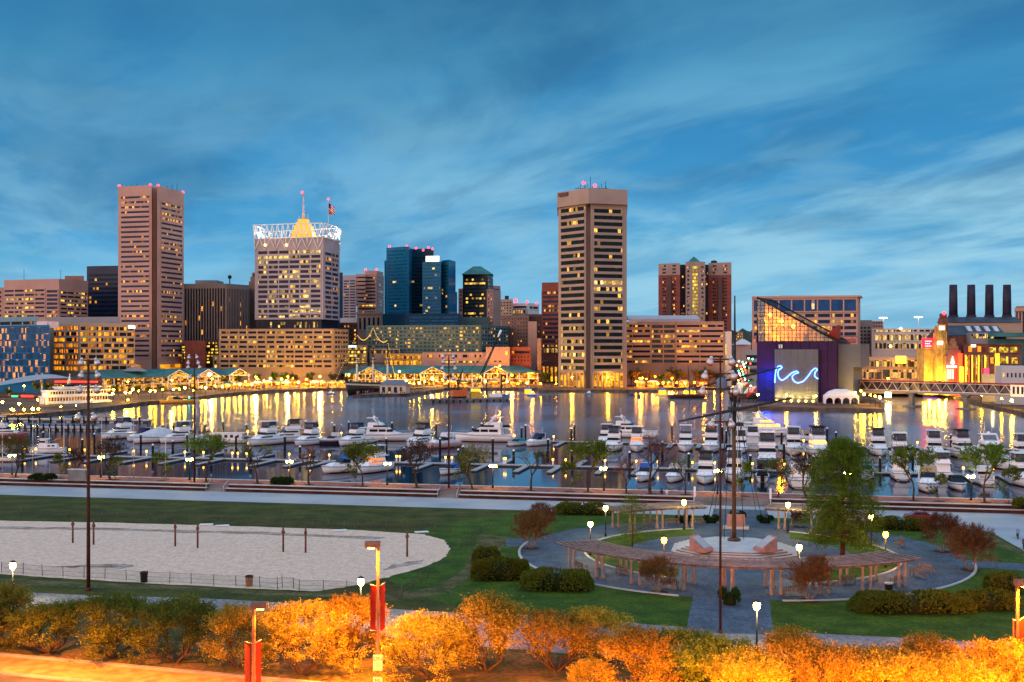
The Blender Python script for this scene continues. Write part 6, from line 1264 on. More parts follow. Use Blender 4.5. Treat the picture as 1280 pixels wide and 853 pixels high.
# piles: (photo x, photo y of the cap)
piles = [(54, 541), (103, 550), (118, 543), (150, 531), (176, 544), (185, 526), (191, 557), (203, 532), (216, 552), (234, 544), (217, 527), (256, 531), (279, 527), (295, 545), (308, 531), (313, 561), (329, 527), (356, 546), (363, 531), (375, 559), (382, 527), (418, 532), (436, 528), (475, 534), (483, 549), (490, 529), (505, 561), (533, 534), (545, 530), (550, 549), (573, 563), (579, 559), (591, 535), (602, 530), (616, 549), (642, 564), (652, 535), (657, 532), (685, 550), (714, 536), (718, 531), (715, 564), (755, 551), (776, 538), (779, 533), (787, 566), (828, 553), (840, 532), (861, 568), (903, 534), (908, 539), (938, 570), (977, 541), (980, 555), (1007, 564), (1017, 571), (1034, 536), (1045, 541), (1100, 573), (1116, 543), (1141, 559), (1172, 539), (1184, 575), (1189, 544), (1225, 561), (1272, 549), (1271, 575), (28, 560), (12, 548), (264, 560)]
mb = MB(); mb.tube([(0, 0, -1.2), (0, 0, 3.0)], .29, 8); pm = mb.mesh('shaft', M_PILE); mb = MB(); mb.lathe([(.31, 3.0), (.30, 3.12), (.03, 3.45)], 8); pcm = mb.mesh('cap', M_WHITE)
piles.sort()
rowN = [p for p in piles if p[1] > 540]; rowF = [p for p in piles if p[1] <= 540]
for nm, row in (('inner', rowN), ('outer', rowF)):
    for i, (px, py) in enumerate(row):
        d = F*23/(py-HY); t = thing('mooring_pile', f'dark white capped mooring pile in the {nm} marina rows, {ORD(i+1, len(row))}', 'piling', (*P(px, d), -1.5), 0, 'mooring piles of the marina')
        link('shaft', pm, t); link('cap', pcm, t)
# pedestal lights on the docks
E_PED = emat('pedestal_glow', (1, .36, .02), 14); mb = MB(); mb.box(-.16, .16, -.16, .16, 0, .95); pb_ = mb.mesh('post', M_WHITE); mb = MB(); mb.lathe([(.17, .95), (.19, 1.3), (.1, 1.36)], 7); pl_ = mb.mesh('lamp', E_PED)
for nm, c, xs in (('inner', C_N, [32, 46, 88, 107, 168, 184, 232, 255, 291, 298, 309, 362, 388, 412, 462, 496, 500, 557, 565, 630, 632, 691, 707, 756, 795, 822, 865, 893, 940, 980, 1010, 1112, 1150, 1203, 1240]), ('outer', C_F, [158, 230, 310, 427, 462, 579, 631, 643, 692, 752, 880, 944, 1004, 1146, 1210])):
    for i, px in enumerate(xs):
        x, y = on(px, c); t = thing('dock_pedestal', f'small amber lit power pedestal on the {nm} long dock, {ORD(i+1, len(xs))}', 'dock light', (x, y-.5, -.94), 0, 'lit pedestals of the docks'); link('post', pb_, t); link('lamp', pl_, t)

# ------------------------------------------------------------------ boats
B_HULL = mat('white_gelcoat', (.66, .67, .69), .18, var=.05, scale=.5); B_CAB = mat('white_cabin', (.74, .75, .77), .25, var=.04); B_GLS = mat('dark_boat_glass', (.010, .014, .022), .15, var=.1, spec=.12)
B_NAVY = mat('navy_hull', (.012, .018, .05), .2, var=.1); B_BLKH = mat('black_yacht_hull', (.008, .008, .010), .2, var=.1); B_CNV = mat('navy_canvas', (.018, .028, .085), .85, var=.15); B_BLK = mat('black_canvas', (.012, .012, .014), .85, var=.15)
B_TAN = mat('tan_canvas', (.36, .27, .17), .85, var=.1); B_TEAL = mat('teal_canvas', (.04, .22, .24), .85, var=.1); B_BLU = mat('bright_blue_canvas', (.03, .11, .40), .85, var=.1); B_GRYC = mat('pale_tarp', (.55, .58, .62), .8, var=.06); B_ANTI = mat('antifouling', (.16, .035, .03), .6); B_TEAK = mat('teak', (.22, .13, .07), .7, var=.2); B_CLR = mat('cockpit_vinyl', (.045, .058, .08), .25, var=.3, spec=.15); B_STEEL = mat('polished_rail', (.6, .6, .62), .2, metal=.9, var=.05); B_ROSE = mat('rose_hull', (.45, .27, .27), .25, var=.05); B_RED = mat('dark_red_hull', (.20, .02, .025), .3)
B_LITW = emat('boat_cabin_lamp', (1, .22, .04), 1.2, False); B_LITY = emat('boat_cabin_lamp_warm', (1, .55, .15), 1.6, False)
BM = {}
def cab(m, x0, x1, w, z0, z1, rf=.6, rb=.1, tp=.86, mi=0): m.frust(x0, x1, -w, w, z0, x0+rb*(z1-z0), x1-rf*(z1-z0)*2, -w*tp, w*tp, z1, mi)
def boat_meshes(kind, hull, canvas, lit):
    key = (kind, hull.name, canvas.name if canvas else '', lit.name if lit else '')
    if key in BM: return BM[key]
    out = []; gl = lit or B_GLS
    def add(n, mb, m): out.append((n, mb.mesh(n, m)))
    L, W, H = {'cruiser': (12, 4, 1.55), 'express': (10.5, 3.5, 1.35), 'sportfish': (13, 4.4, 1.7), 'yacht': (18, 5, 2.1), 'trawler': (11, 4, 1.7), 'houseboat': (14, 4.2, 1.1), 'sailboat': (10, 3, 1.3), 'runabout': (7.5, 2.5, 1.0), 'covered': (12, 3.9, 1.5)}[kind]
    m = MB(); loft(m, L, W, H, n=14, sheer=.42, st=.5); add('hull', m, hull)
    m = MB(); loft(m, L*.97, W*.86, .20, n=12, sheer=.1, keel=-.45, st=.5); add('bottom_paint', m, B_ANTI)
    m = MB(); loft(m, L*1.004, W*1.012, H*.90, n=14, sheer=.42, zb=.09, st=.5); add('rub_rail', m, B_NAVY if hull is B_HULL else B_HULL)
    hz = H*1.05
    if kind in ('cruiser', 'sportfish'):
        m = MB(); cab(m, -L*.24, L*.30, W*.40, hz, hz+.75, .9); cab(m, -L*.24, L*.12, W*.38, hz+.7, hz+1.9, .45); m.box(-L*.34, L*.02, -W*.39, W*.39, hz+1.9, hz+2.02); add('cabin', m, B_CAB)
        m = MB(); cab(m, -L*.20, L*.118, W*.385, hz+1.02, hz+1.6, .45); m.frust(-L*.1, L*.215, -W*.405, W*.405, hz+.3, -L*.1, L*.2, -W*.40, W*.40, hz+.55); add('window', m, gl)
        m = MB(); m.frust(-L*.26, L*.05, -W*.36, W*.36, hz+2.0, -L*.25, 0, -W*.33, W*.33, hz+2.75); add('flybridge', m, B_CAB)
        m = MB(); m.frust(-L*.02, L*.03, -W*.32, W*.32, hz+2.7, -L*.04, -L*.02, -W*.3, W*.3, hz+3.15); add('windshield', m, B_CLR)
        m = MB(); zt_ = hz+4.35 if kind == 'cruiser' else hz+4.8
        if kind == 'cruiser': m.frust(-L*.24, L*.0, -W*.31, W*.31, hz+3.2, -L*.22, -L*.02, -W*.3, W*.3, zt_-.1, 0)
        m.box(-L*.27, L*.02, -W*.36, W*.36, zt_-.1, zt_+.04, 1); add('canopy', m, [B_CLR, canvas or B_CAB])
        m = MB()
        for sx in (-L*.25, -.1):
            for sy in (-W*.33, W*.33): m.tube([(sx, sy, hz+2.6), (sx, sy, zt_)], .04, 4)
        m.tube([(-L*.2, W*.2, zt_), (-L*.24, W*.2, zt_+2.4)], .025, 3); m.tube([(-L*.2, -W*.2, zt_), (-L*.24, -W*.2, zt_+1.8)], .025, 3)
        if kind == 'sportfish':
            for s in (-1, 1): m.tube([(-L*.1, s*W*.42, hz+1), (-L*.2, s*W*.62, hz+8)], .04, 4)
            m.lathe([(.35, zt_+.5), (.38, zt_+.7), (.1, zt_+.85)], 8)
        add('mast_and_antenna', m, B_STEEL)
    elif kind == 'express':
        m = MB(); cab(m, -L*.10, L*.36, W*.36, hz, hz+.62, 1.1, tp=.75); m.box(-L*.44, -L*.1, -W*.42, -W*.36, hz, hz+.5); m.box(-L*.44, -L*.1, W*.36, W*.42, hz, hz+.5); add('cabin', m, B_CAB)
        m = MB(); m.frust(-L*.12, L*.13, -W*.36, W*.36, hz+.5, -L*.12, L*.02, -W*.30, W*.30, hz+1.35); add('windshield', m, gl)
        m = MB(); m.tube([(-L*.2, -W*.42, hz), (-L*.25, -W*.36, hz+2.2), (-L*.25, W*.36, hz+2.2), (-L*.2, W*.42, hz)], .12, 6); m.tube([(-L*.25, 0, hz+2.2), (-L*.28, 0, hz+4)], .03, 3); add('radar_arch', m, B_CAB)
        m = MB(); m.frust(-L*.3, -L*.02, -W*.38, W*.38, hz+1.2, -L*.28, -L*.05, -W*.33, W*.33, hz+2.25); add('canopy', m, canvas or B_CNV)
    elif kind == 'yacht':
        m = MB(); cab(m, -L*.32, L*.22, W*.42, hz, hz+1.9, .8); cab(m, -L*.30, L*.05, W*.40, hz+1.85, hz+3.0, .8); m.box(-L*.44, -L*.02, -W*.43, W*.43, hz+1.86, hz+2.0); m.frust(-L*.2, L*.32, -W*.30, W*.30, hz-.02, -L*.2, L*.2, -W*.25, W*.25, hz+.5); add('cabin', m, B_CAB)
        for a_, b_ in ((-.26, -.12), (-.10, .02), (.04, .14)): m = MB(); m.box(L*a_, L*b_, -W*.424+.05, W*.424-.05, hz+.7, hz+1.45); add('window', m, gl)
        m = MB(); cab(m, -L*.20, L*.046, W*.402, hz+2.15, hz+2.7, .8, tp=.92); add('bridge_window', m, gl)
        m = MB(); m.frust(-L*.3, -L*.04, -W*.36, W*.36, hz+3.0, -L*.29, -L*.08, -W*.32, W*.32, hz+3.5); add('flybridge', m, B_CAB)
        m = MB(); m.tube([(-L*.1, -W*.36, hz+3.0), (-L*.2, -W*.34, hz+5.0), (-L*.2, W*.34, hz+5.0), (-L*.1, W*.36, hz+3.0)], .22, 6); m.box(-L*.32, -L*.14, -W*.33, W*.33, hz+4.85, hz+5.0); m.lathe([(.4, hz+5), (.45, hz+5.3), (.15, hz+5.6)], 8, (-L*.2, 0)); m.tube([(-L*.2, .8, hz+5), (-L*.23, .8, hz+8)], .03, 3); m.tube([(-L*.2, -.8, hz+5), (-L*.23, -.8, hz+8)], .03, 3); add('radar_arch', m, B_CAB)
        if canvas: m = MB(); m.frust(-L*.44, -L*.33, -W*.3, W*.3, hz+2.0, -L*.43, -L*.34, -W*.22, W*.22, hz+2.7); add('dinghy', m, canvas)
    elif kind == 'trawler':
        m = MB(); cab(m, -L*.3, L*.2, W*.38, hz, hz+1.1, .1); cab(m, -L*.02, L*.17, W*.34, hz+1.0, hz+2.5, .12); m.box(-L*.1, L*.2, -W*.38, W*.38, hz+2.5, hz+2.62); add('cabin', m, B_CAB)
        for a_ in (-.24, -.13): m = MB(); m.box(L*a_, L*a_+.8, -W*.385, W*.385, hz+.35, hz+.8); add('window', m, gl)
        m = MB(); cab(m, L*.0, L*.176, W*.345, hz+1.5, hz+2.2, .12); add('wheelhouse_window', m, gl)
        m = MB(); m.tube([(-L*.08, 0, hz+1), (-L*.08, 0, hz+6)], .07, 5); m.tube([(-L*.08, 0, hz+1.6), (-L*.36, 0, hz+2.8)], .05, 4); m.tube([(-L*.08, -.9, hz+4.3), (-L*.08, .9, hz+4.3)], .04, 4); add('mast_and_antenna', m, M_WHITE)
    elif kind == 'houseboat':
        m = MB(); m.box(-L*.4, L*.36, -W*.44, W*.44, hz-.1, hz+2.5); m.box(-L*.47, L*.44, -W*.5, W*.5, hz+2.5, hz+2.66); add('cabin', m, B_CAB)
        for k in range(5): m = MB(); x = -L*.32+k*L*.145; m.box(x, x+1.1, -W*.446, W*.446, hz+.9, hz+1.9); add('window', m, gl)
        m = MB(); m.box(L*.35, L*.364, -W*.3, W*.05, hz+.2, hz+2.1); add('door', m, B_GLS)
    elif kind == 'sailboat':
        m = MB(); cab(m, -L*.15, L*.2, W*.28, hz, hz+.55, .7); add('cabin', m, B_CAB)
        m = MB(); m.box(-L*.1, L*.1, -W*.285, W*.285, hz+.18, hz+.4); add('window', m, gl)
        m = MB(); m.tube([(L*.08, 0, hz), (L*.08, 0, hz+13)], .09, 6); m.tube([(L*.08, 0, hz+1.4), (-L*.36, 0, hz+1.5)], .08, 5); m.tube([(L*.08, -.9, hz+7.5), (L*.08, .9, hz+7.5)], .03, 3)
        for q in ((L*.48, 0), (-L*.48, 0)): m.tube([(q[0], 0, hz), (L*.08, 0, hz+13)], .018, 3)
        add('mast', m, B_STEEL); m = MB(); m.tube([(L*.05, 0, hz+1.6), (-L*.34, 0, hz+1.75)], .2, 6); add('sail_cover', m, canvas or B_CNV)
    elif kind == 'runabout':
        m = MB(); m.frust(-L*.06, L*.12, -W*.38, W*.38, hz, -L*.06, L*.02, -W*.33, W*.33, hz+.6); add('windshield', m, gl)
        m = MB(); m.frust(-L*.42, L*.05, -W*.40, W*.40, hz-.02, -L*.38, -L*.02, -W*.3, W*.3, hz+.75); add('canopy', m, canvas or B_BLK)
        m = MB(); m.box(-L*.58, -L*.5, -.35, .35, .1, 1.5); add('outboard', m, B_BLK)
    elif kind == 'covered':
        m = MB(); i0 = m._a([(-L*.46, -W*.48, H), (-L*.46, W*.48, H), (L*.1, -W*.46, H*1.08), (L*.1, W*.46, H*1.08), (L*.44, 0, H*1.3), (-L*.44, 0, H+1.3), (-L*.1, 0, H+2.4), (L*.12, 0, H+1.6)])
        for q in ((0, 2, 6, 5), (2, 4, 7), (2, 7, 6), (1, 5, 6, 3), (3, 7, 4), (3, 6, 7), (0, 5, 1)): m.face([i0+k for k in q])
        add('canopy', m, canvas or B_GRYC); m = MB(); m.tube([(-L*.3, -W*.3, H+1.2), (-L*.33, -W*.28, H+3), (-L*.33, W*.28, H+3), (-L*.3, W*.3, H+1.2)], .1, 5); add('radar_arch', m, B_CAB)
    # bow rail
    if kind not in ('runabout', 'houseboat'):
        m = MB(); pr = []
        for k in range(9):
            u = .55+.44*k/8; hw = W/2*(1-max(0, (u-.5)/.5)**2.2)*.93; z = H*(1+.42*max(0, u-.3)**1.6); pr.append((-L/2+L*u-(.0 if u < .8 else (u-.8)*L*.28), hw, z))
        for s in (-1, 1):
            m.tube([(p[0], s*p[1], p[2]+.62) for p in pr], .03, 3)
            for p in pr[::2]: m.tube([(p[0], s*p[1], p[2]), (p[0], s*p[1], p[2]+.62)], .022, 3)
        add('rail', m, B_STEEL)
    if kind in ('cruiser', 'yacht', 'sportfish', 'express'):
        m = MB(); m.box(-L*.53, -L*.49, -W*.36, W*.36, .25, .36); add('swim_platform', m, B_TEAK)
    BM[key] = out; return out
LEN0 = {'cruiser': 12, 'express': 10.5, 'sportfish': 13, 'yacht': 18, 'trawler': 11, 'houseboat': 14, 'sailboat': 10, 'runabout': 7.5, 'covered': 12}
def boat(px, py, hd, L, kind, label, hull=B_HULL, canvas=None, lit=None):
    x, y = G(px, py, -1.5); s = L/LEN0[kind]
    t = thing({'yacht': 'motor_yacht', 'sailboat': 'sailboat', 'houseboat': 'houseboat', 'trawler': 'trawler'}.get(kind, 'motor_boat'), label, 'boat', (x, y, -1.5), R(hd)+SANG, 'boats moored in the marina', s)
    for n, me in boat_meshes(kind, hull, canvas, lit): link(n, me, t)
# heading 270 = bow to the viewer, 90 = stern to the viewer, 0 = bow to the right (in the dock frame)
BOATS = [
 (6, 549, 20, 13, 'cruiser', 'white boat with dark red hull at the far left edge', B_RED), (58, 567, 200, 9, 'trawler', 'small white trawler with a mast alone at left'), (2, 577, 0, 8, 'runabout', 'low boat half cut by the left picture edge'),
 (150, 548, 240, 12, 'cruiser', 'leftmost white flybridge cruiser of the outer dock', B_HULL, B_CAB), (176, 551, 250, 10, 'express', 'white express boat with navy top second in the outer row', B_HULL, B_CNV), (193, 553, 238, 13, 'covered', 'white boat wrapped in a tall pale tarpaulin'), (223, 553, 235, 11.5, 'cruiser', 'white cruiser between the wrapped boat and the sailboat', B_HULL, B_GRYC),
 (249, 553, 240, 9, 'sailboat', 'small white sailboat with a bare mast by the second light mast'), (284, 554, 195, 10.5, 'houseboat', 'white houseboat with a flat roof and row of windows'), (331, 556, 248, 12.5, 'cruiser', 'white cruiser with enclosed bridge right of the houseboat', B_HULL, B_CAB),
 (360, 553, 215, 12.5, 'cruiser', 'white motor boat with a black bimini, tilted left', B_HULL, B_BLK), (386, 556, 250, 11.5, 'cruiser', 'white cruiser with a navy canopy and dark saloon glass', B_HULL, B_CNV), (413, 555, 210, 8.5, 'express', 'small dark blue hulled express boat', B_NAVY, B_GRYC), (442, 556, 245, 11.5, 'cruiser', 'white cruiser with navy top beside the broadside yacht', B_HULL, B_CNV),
 (482, 551, 8, 16, 'yacht', 'big white yacht lying broadside with its bow to the right'), (525, 558, 250, 12, 'cruiser', 'white cruiser with black framed top right of the broadside yacht', B_HULL, B_BLK), (553, 560, 235, 11, 'express', 'rose hulled express boat by the third light mast', B_ROSE, B_GRYC),
 (604, 552, 182, 17, 'yacht', 'white yacht lying broadside with its bow to the left and a dinghy aft', B_HULL, B_BLK), (645, 557, 245, 7.5, 'runabout', 'small teal covered runabout behind the left bowed yacht', B_HULL, B_TEAL), (671, 557, 240, 9, 'express', 'white express boat with bright blue canopy in the gap of the dock', B_HULL, B_CNV),
 (757, 556, 265, 11, 'cruiser', 'white cruiser leftmost in the cluster before the trade tower', B_HULL, B_CAB), (767, 563, 268, 12, 'cruiser', 'front white cruiser with dark glass in the cluster before the trade tower', B_HULL, B_CNV), (790, 547, 355, 15, 'yacht', 'white yacht with radar arch, bow right, behind the cluster'), (796, 563, 275, 12, 'cruiser', 'white cruiser with red lit saloon glass in the cluster', B_HULL, B_CAB, B_LITW),
 (857, 563, 272, 12.5, 'sportfish', 'white sportfishing boat with tall outriggers'), (889, 564, 270, 13, 'cruiser', 'white cruiser left of the rust coloured light pole', B_HULL, B_GRYC), (926, 565, 270, 11, 'cruiser', 'white cruiser just right of the tall ship mast', B_HULL, B_CAB), (941, 561, 90, 12, 'cruiser', 'white cruiser seen from its stern right of the ship mast', B_HULL, B_CAB),
 (964, 545, 5, 17, 'yacht', 'large white yacht lying behind, with blue lit saloon', B_HULL, None, B_LITY), (959, 583, 270, 15, 'cruiser', 'black hulled white topped motor yacht pointing at the viewer', B_BLKH, B_CAB), (992, 567, 270, 13, 'cruiser', 'white cruiser right of the black hulled yacht', B_HULL, B_GRYC), (1023, 570, 278, 14, 'cruiser', 'white cruiser with black top and amber lit window', B_HULL, B_BLK, B_LITY), (1012, 552, 10, 9, 'express', 'small white boat behind, between the two right hand cruisers', B_HULL, B_TAN),
 (882, 602, 270, 11.5, 'cruiser', 'white boat with black enclosed canopy nearest the tall mast', B_HULL, B_BLK), (918, 600, 268, 12, 'cruiser', 'white boat half hidden behind the twin poles', B_HULL, B_CAB), (953, 600, 90, 8, 'runabout', 'small white open boat with dark cover before the black yacht', B_HULL, B_BLK), (998, 606, 92, 13, 'sportfish', 'white boat with tan cockpit canopy, stern to the viewer', B_HULL, B_TAN),
 (843, 601, 262, 9, 'express', 'white boat under the pink blossom tree, right one', B_HULL, B_GRYC), (806, 600, 262, 9, 'express', 'white boat under the pink blossom tree, left one', B_HULL, B_BLU), (428, 590, 235, 10.5, 'express', 'white hulled boat with bright blue bimini just left of the twin trees', B_HULL, B_BLU), (466, 590, 250, 11, 'cruiser', 'white cruiser hidden behind the twin green tree', B_HULL, B_CAB, B_LITW), (563, 592, 250, 8, 'runabout', 'small white boat with blue cover near the third light mast', B_HULL, B_BLU),
 (1098, 568, 272, 12.5, 'cruiser', 'white cruiser with black top right of the larch', B_HULL, B_BLK), (1125, 577, 268, 13, 'cruiser', 'white cruiser with wide windshield behind the inner right boats', B_HULL, B_CAB), (1124, 597, 90, 12, 'cruiser', 'white boat with navy cockpit cover, stern to the viewer', B_HULL, B_CNV), (1168, 571, 270, 12.5, 'cruiser', 'white cruiser with clear framed bridge below the footbridge pier', B_HULL, B_GRYC), (1204, 572, 282, 13, 'cruiser', 'white cruiser with black bimini right of the thick pile pair', B_HULL, B_BLK), (1243, 583, 280, 17, 'yacht', 'largest white yacht at right pointing to the viewer'),
 (1160, 612, 262, 12, 'express', 'white express boat close to the quay at right', B_HULL, B_TAN), (1176, 598, 92, 11, 'cruiser', 'tall white cabined boat seen from astern at right', B_HULL, B_CAB), (1197, 611, 272, 9, 'runabout', 'dark covered runabout close to the right hand lamp', B_HULL, B_BLK), (1084, 597, 268, 9, 'express', 'white boat half hidden behind the larch', B_HULL, B_TEAL), (1278, 606, 275, 12, 'cruiser', 'white cruiser cut by the right picture edge, near', B_HULL, B_CAB), (1279, 575, 275, 12, 'cruiser', 'white cruiser cut by the right picture edge, farther', B_HULL, B_GRYC), (1228, 604, 90, 10, 'express', 'low white boat behind the right hand promenade tree', B_HULL, B_GRYC)]
for bt in BOATS: boat(*bt)

# ------------------------------------------------------------------ promenade: lamps, flagpoles, trees, planters
Z1 = 1.0
E_PROM = emat('promenade_globe_glow', (1, .62, .05), 200)
mb = MB(); mb.tube([(0, 0, 0), (0, 0, 3.6)], [.09, .06], 6); mb.lathe([(.2, 0), (.16, .5), (.09, .6)], 8)
for k in range(3): a_ = 2.1*k; mb.tube([(0, 0, 3.3), (.5*math.cos(a_), .5*math.sin(a_), 3.45)], .035, 4)
plm = mb.mesh('post', M_DARK); mb = MB()
for k in range(3): a_ = 2.1*k; mb.ball((.5*math.cos(a_), .5*math.sin(a_), 3.62), .2, 7, 5)
pgm = mb.mesh('globe', E_PROM)
lamps = [15, 126, 237, 362, 484, 616, 755, 897, 1058, 1214, 1390]
for i, px in enumerate(lamps):
    x, y = 0, 0
    k = (px-CX)/F; d = (195.5-2.2)/(1-SLP*k)
    t = thing('promenade_lamp', f'triple globe lamp glowing on the brick promenade, {ORD(i+1)}' if px < 1300 else 'triple globe lamp on the promenade beyond the right edge', 'street lamp', (k*d, d, Z1), .5*i, 'triple globe lamps along the promenade'); link('post', plm, t); link('globe', pgm, t)
mb = MB(); mb.tube([(0, 0, 0), (0, 0, 10.6)], [.09, .05], 6); mb.ball((0, 0, 10.7), .12, 6, 4); fpm = mb.mesh('flagpole', M_STEEL)
fpx = [3, 41, 80, 127, 167, 207, 922]
for i, px in enumerate(fpx):
    k = (px-CX)/F; d = (195.5-1.6)/(1-SLP*k); o = link('flagpole', fpm, None, (k*d, d, Z1), label=('slim dark flagpole beside the tall ship mast' if px == 922 else f'slim pale flagpole on the promenade, {ORD(i+1)}'), cat='flagpole', group='flagpoles on the promenade')
    if px == 922: o.scale = (1, 1, 1.6)
pk = {'g': dome_kind('pg', 3, 1, 7, 2.6, 4.6, 2.3, 10, 150, 16, .8, .26, LM_SPR, BARK), 'o': dome_kind('po', 5, 1, 7, 2.7, 4.5, 2.3, 10, 120, 14, .9, .24, LM_OLV, BARK), 'b': tree_kind('pb', 8, 1, 6.8, 4, 1.7, .16, .75, .10, 12, .9, .24, LM_TWG, BARK, aspect=.10), 'p': tree_kind('pp', 12, 1, 7.2, 4, 1.8, .16, .66, .14, 15, .8, .15, LM_PRP, BARK), 's': dome_kind('ps', 17, 1, 4.2, 1.1, 2.9, 1.2, 6, 50, 16, .5, .22, LM_SPR, BARK, r0=.04, lev=2), 'l': tree_kind('pl', 21, 1, 6.8, 4, 1.8, .15, .64, .12, 11, .8, .18, LM_SPR, BARK, dens=.45)}
pts_ = [(18, 'o', 1.05, 'dense olive tree at the left end of the promenade'), (75, 's', 1, 'little green sapling left of the first light mast'), (98, 'b', .8, 'small bare tree behind the first light mast'), (139, 'b', 1.08, 'wide bare brown tree right of the first light mast'), (145, 's', .9, 'green sapling under the wide bare tree'), (201, 's', 1.15, 'small green tree between two pale flagpoles'), (258, 'g', 1.1, 'green tree in front of the small sailboat'), (323, 'l', 1.1, 'thinly leaved tree below the houseboat'), (387, 'p', .9, 'thin plum coloured tree with leafy base'), (454, 'g', .98, 'right one of the twin green trees before the blue topped boat'), (445, 's', 1.5, 'left one of the twin green trees before the blue topped boat'), (522, 'b', 1.15, 'broad bare brown tree left of the third light mast'), (592, 'o', 1.0, 'olive tree right of the third light mast'), (576, 's', 1, 'small green sapling beside the third light mast'), (663, 'l', 1.08, 'dark branching tree with few bright leaves'), (735, 'g', 1.12, 'full green tree left of the plum blossom'), (712, 's', 1.1, 'slim green sapling left of the full green tree'), (814, 'p', 1.25, 'large pink plum blossom tree'), (784, 'p', .75, 'small thin plum tree left of the large blossom tree'), (857, 'l', .9, 'nearly bare slender tree right of the large blossom tree'), (931, 's', 1.2, 'green sapling behind the twin poles'), (971, 'o', .85, 'lamp lit green tree left of the tan canopied boat'), (1008, 'b', .95, 'bare tree before the tan canopied boat'), (1141, 'g', 1.1, 'green tree right of the larch on the promenade'), (1174, 's', .95, 'thin sapling before the quay side express boat'), (1232, 'g', 1.18, 'green tree by the right hand promenade lamp'), (1262, 's', 1.25, 'green sapling at the right end of the promenade')]
for px, kd, sc, lab in pts_:
    k = (px-CX)/F; d = (195.5-4.6)/(1-SLP*k); x, y = k*d, d
    plant(pk[kd], 'promenade_tree', lab, 'tree', 'young trees on the promenade', x, y, Z1, sc*1.1)
    tag(sheet('tree_pit', [(x+.9*math.cos(R(a)), y+.9*math.sin(R(a))) for a in range(0, 360, 30)], Z1+.006, M_SOIL, 'soil pit under a promenade tree', 'soil'), group='tree pits')
def shrub(name, label, px, py, wx, wy, h, lm, z=0, n=9, seed=1, group=None, size=.13, per=14, ang=0., box=False):
    """a clipped hedge: dense leaf shell over a dark twiggy core"""
    x, y = G(px, py, z); t = thing(name, label, 'hedge', (x, y, z), ang, group); g = np.random.default_rng(seed)
    area = wx*wy+2*(wx+wy)*h; k = int(area*38); C = []; D = []
    while len(C) < k:
        v = g.normal(0, 1, 3); v[2] = abs(v[2]); v /= np.linalg.norm(v); e = .55 if not box else .30
        q = np.sign(v)*np.abs(v)**e; f = 1+.05*math.sin(v[0]*9+seed)+.04*math.sin(v[1]*11)
        C.append((q[0]*wx/2*f, q[1]*wy/2*f, .08+q[2]*(h-.1)*f)); D.append(v)
    link('foliage', leaves_mesh('foliage', C, D, 12, .22, size, lm, seed, aspect=.7), t)
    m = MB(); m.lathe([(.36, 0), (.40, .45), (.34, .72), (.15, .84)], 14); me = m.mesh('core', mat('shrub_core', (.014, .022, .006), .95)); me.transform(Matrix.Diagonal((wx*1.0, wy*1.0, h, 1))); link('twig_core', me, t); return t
LM_HDG = leafmat('hedge_leaf', (.035, .052, .006), (.15, .155, .022)); LM_HDD = leafmat('dark_hedge_leaf', (.012, .035, .008), (.035, .075, .015))
shrub('hedge', 'low dark hedge on the promenade left of the first light mast', 54, 600, 4.6, 1.6, 1.0, LM_HDD, Z1, seed=4)
for i, px in enumerate((347, 358)): shrub('round_shrub', ('left', 'right')[i]+' one of two round clipped shrubs on the promenade', px, 606, 2.1, 2.0, 1.15, LM_HDD, Z1, seed=5+i)
shrub('hedge', 'bright green hedge corner at the right end of the promenade', 1283, 635, 3.4, 2, 1.4, LM_SPR, Z1, seed=9)
x, y = G(98, 601, Z1); t = thing('stone_plinth', 'blank grey stone plinth behind the first light mast', 'plinth', (x, y, Z1), SANG); m = MB(); m.box(-1.7, 1.7, -.5, .5, 0, 1.9); m.build('block', M_CONCD, t); m = MB(); m.box(-1.8, 1.8, -.6, .6, 1.9, 2.05); m.build('cap', M_COPE, t)
# two people sitting on the seat wall
def sitter(px, py, label, top, legs):
    x, y = G(px, py, 1.12); t = thing('person', label, 'person', (x, y, 1.12), SANG+math.pi)
    me = bpy.data.meshes.new('body'); v = [(0, 0, .08), (0, .02, .32), (0, .03, .52), (0, .03, .62), (0, .05, .80), (-.1, 0, .08), (-.11, -.42, .1), (-.11, -.45, -.36), (.1, 0, .08), (.11, -.42, .1), (.11, -.45, -.36), (-.2, .03, .5), (-.24, -.05, .26), (-.15, -.25, .14), (.2, .03, .5), (.24, -.05, .26), (.15, -.25, .14)]
    e = [(0, 1), (1, 2), (2, 3), (3, 4), (0, 5), (5, 6), (6, 7), (0, 8), (8, 9), (9, 10), (2, 11), (11, 12), (12, 13), (2, 14), (14, 15), (15, 16)]
    me.from_pydata(v, e, []); me.materials.append(top); o = link('body', me, t)
    md = o.modifiers.new('skin', 'SKIN'); r_ = [.15, .15, .15, .06, .11, .09, .075, .05, .09, .075, .05, .06, .05, .04, .06, .05, .04]
    for q, rr in zip(o.data.skin_vertices[0].data, r_): q.radius = (rr, rr)
    o.data.skin_vertices[0].data[0].use_root = True; o.modifiers.new('sub', 'SUBSURF').levels = 1
    m = MB(); m.ball((0, .06, .86), .105, 8, 5); m.build('hair', mat('dark_hair', (.02, .014, .01), .7), t)
sitter(827, 617.5, 'person in dark clothes sitting on the seat wall, left of a white shirted one', mat('dark_clothes', (.03, .03, .04), .8), None)
sitter(833.5, 617.8, 'person in a white shirt sitting on the seat wall', mat('white_shirt', (.6, .6, .62), .8), None)
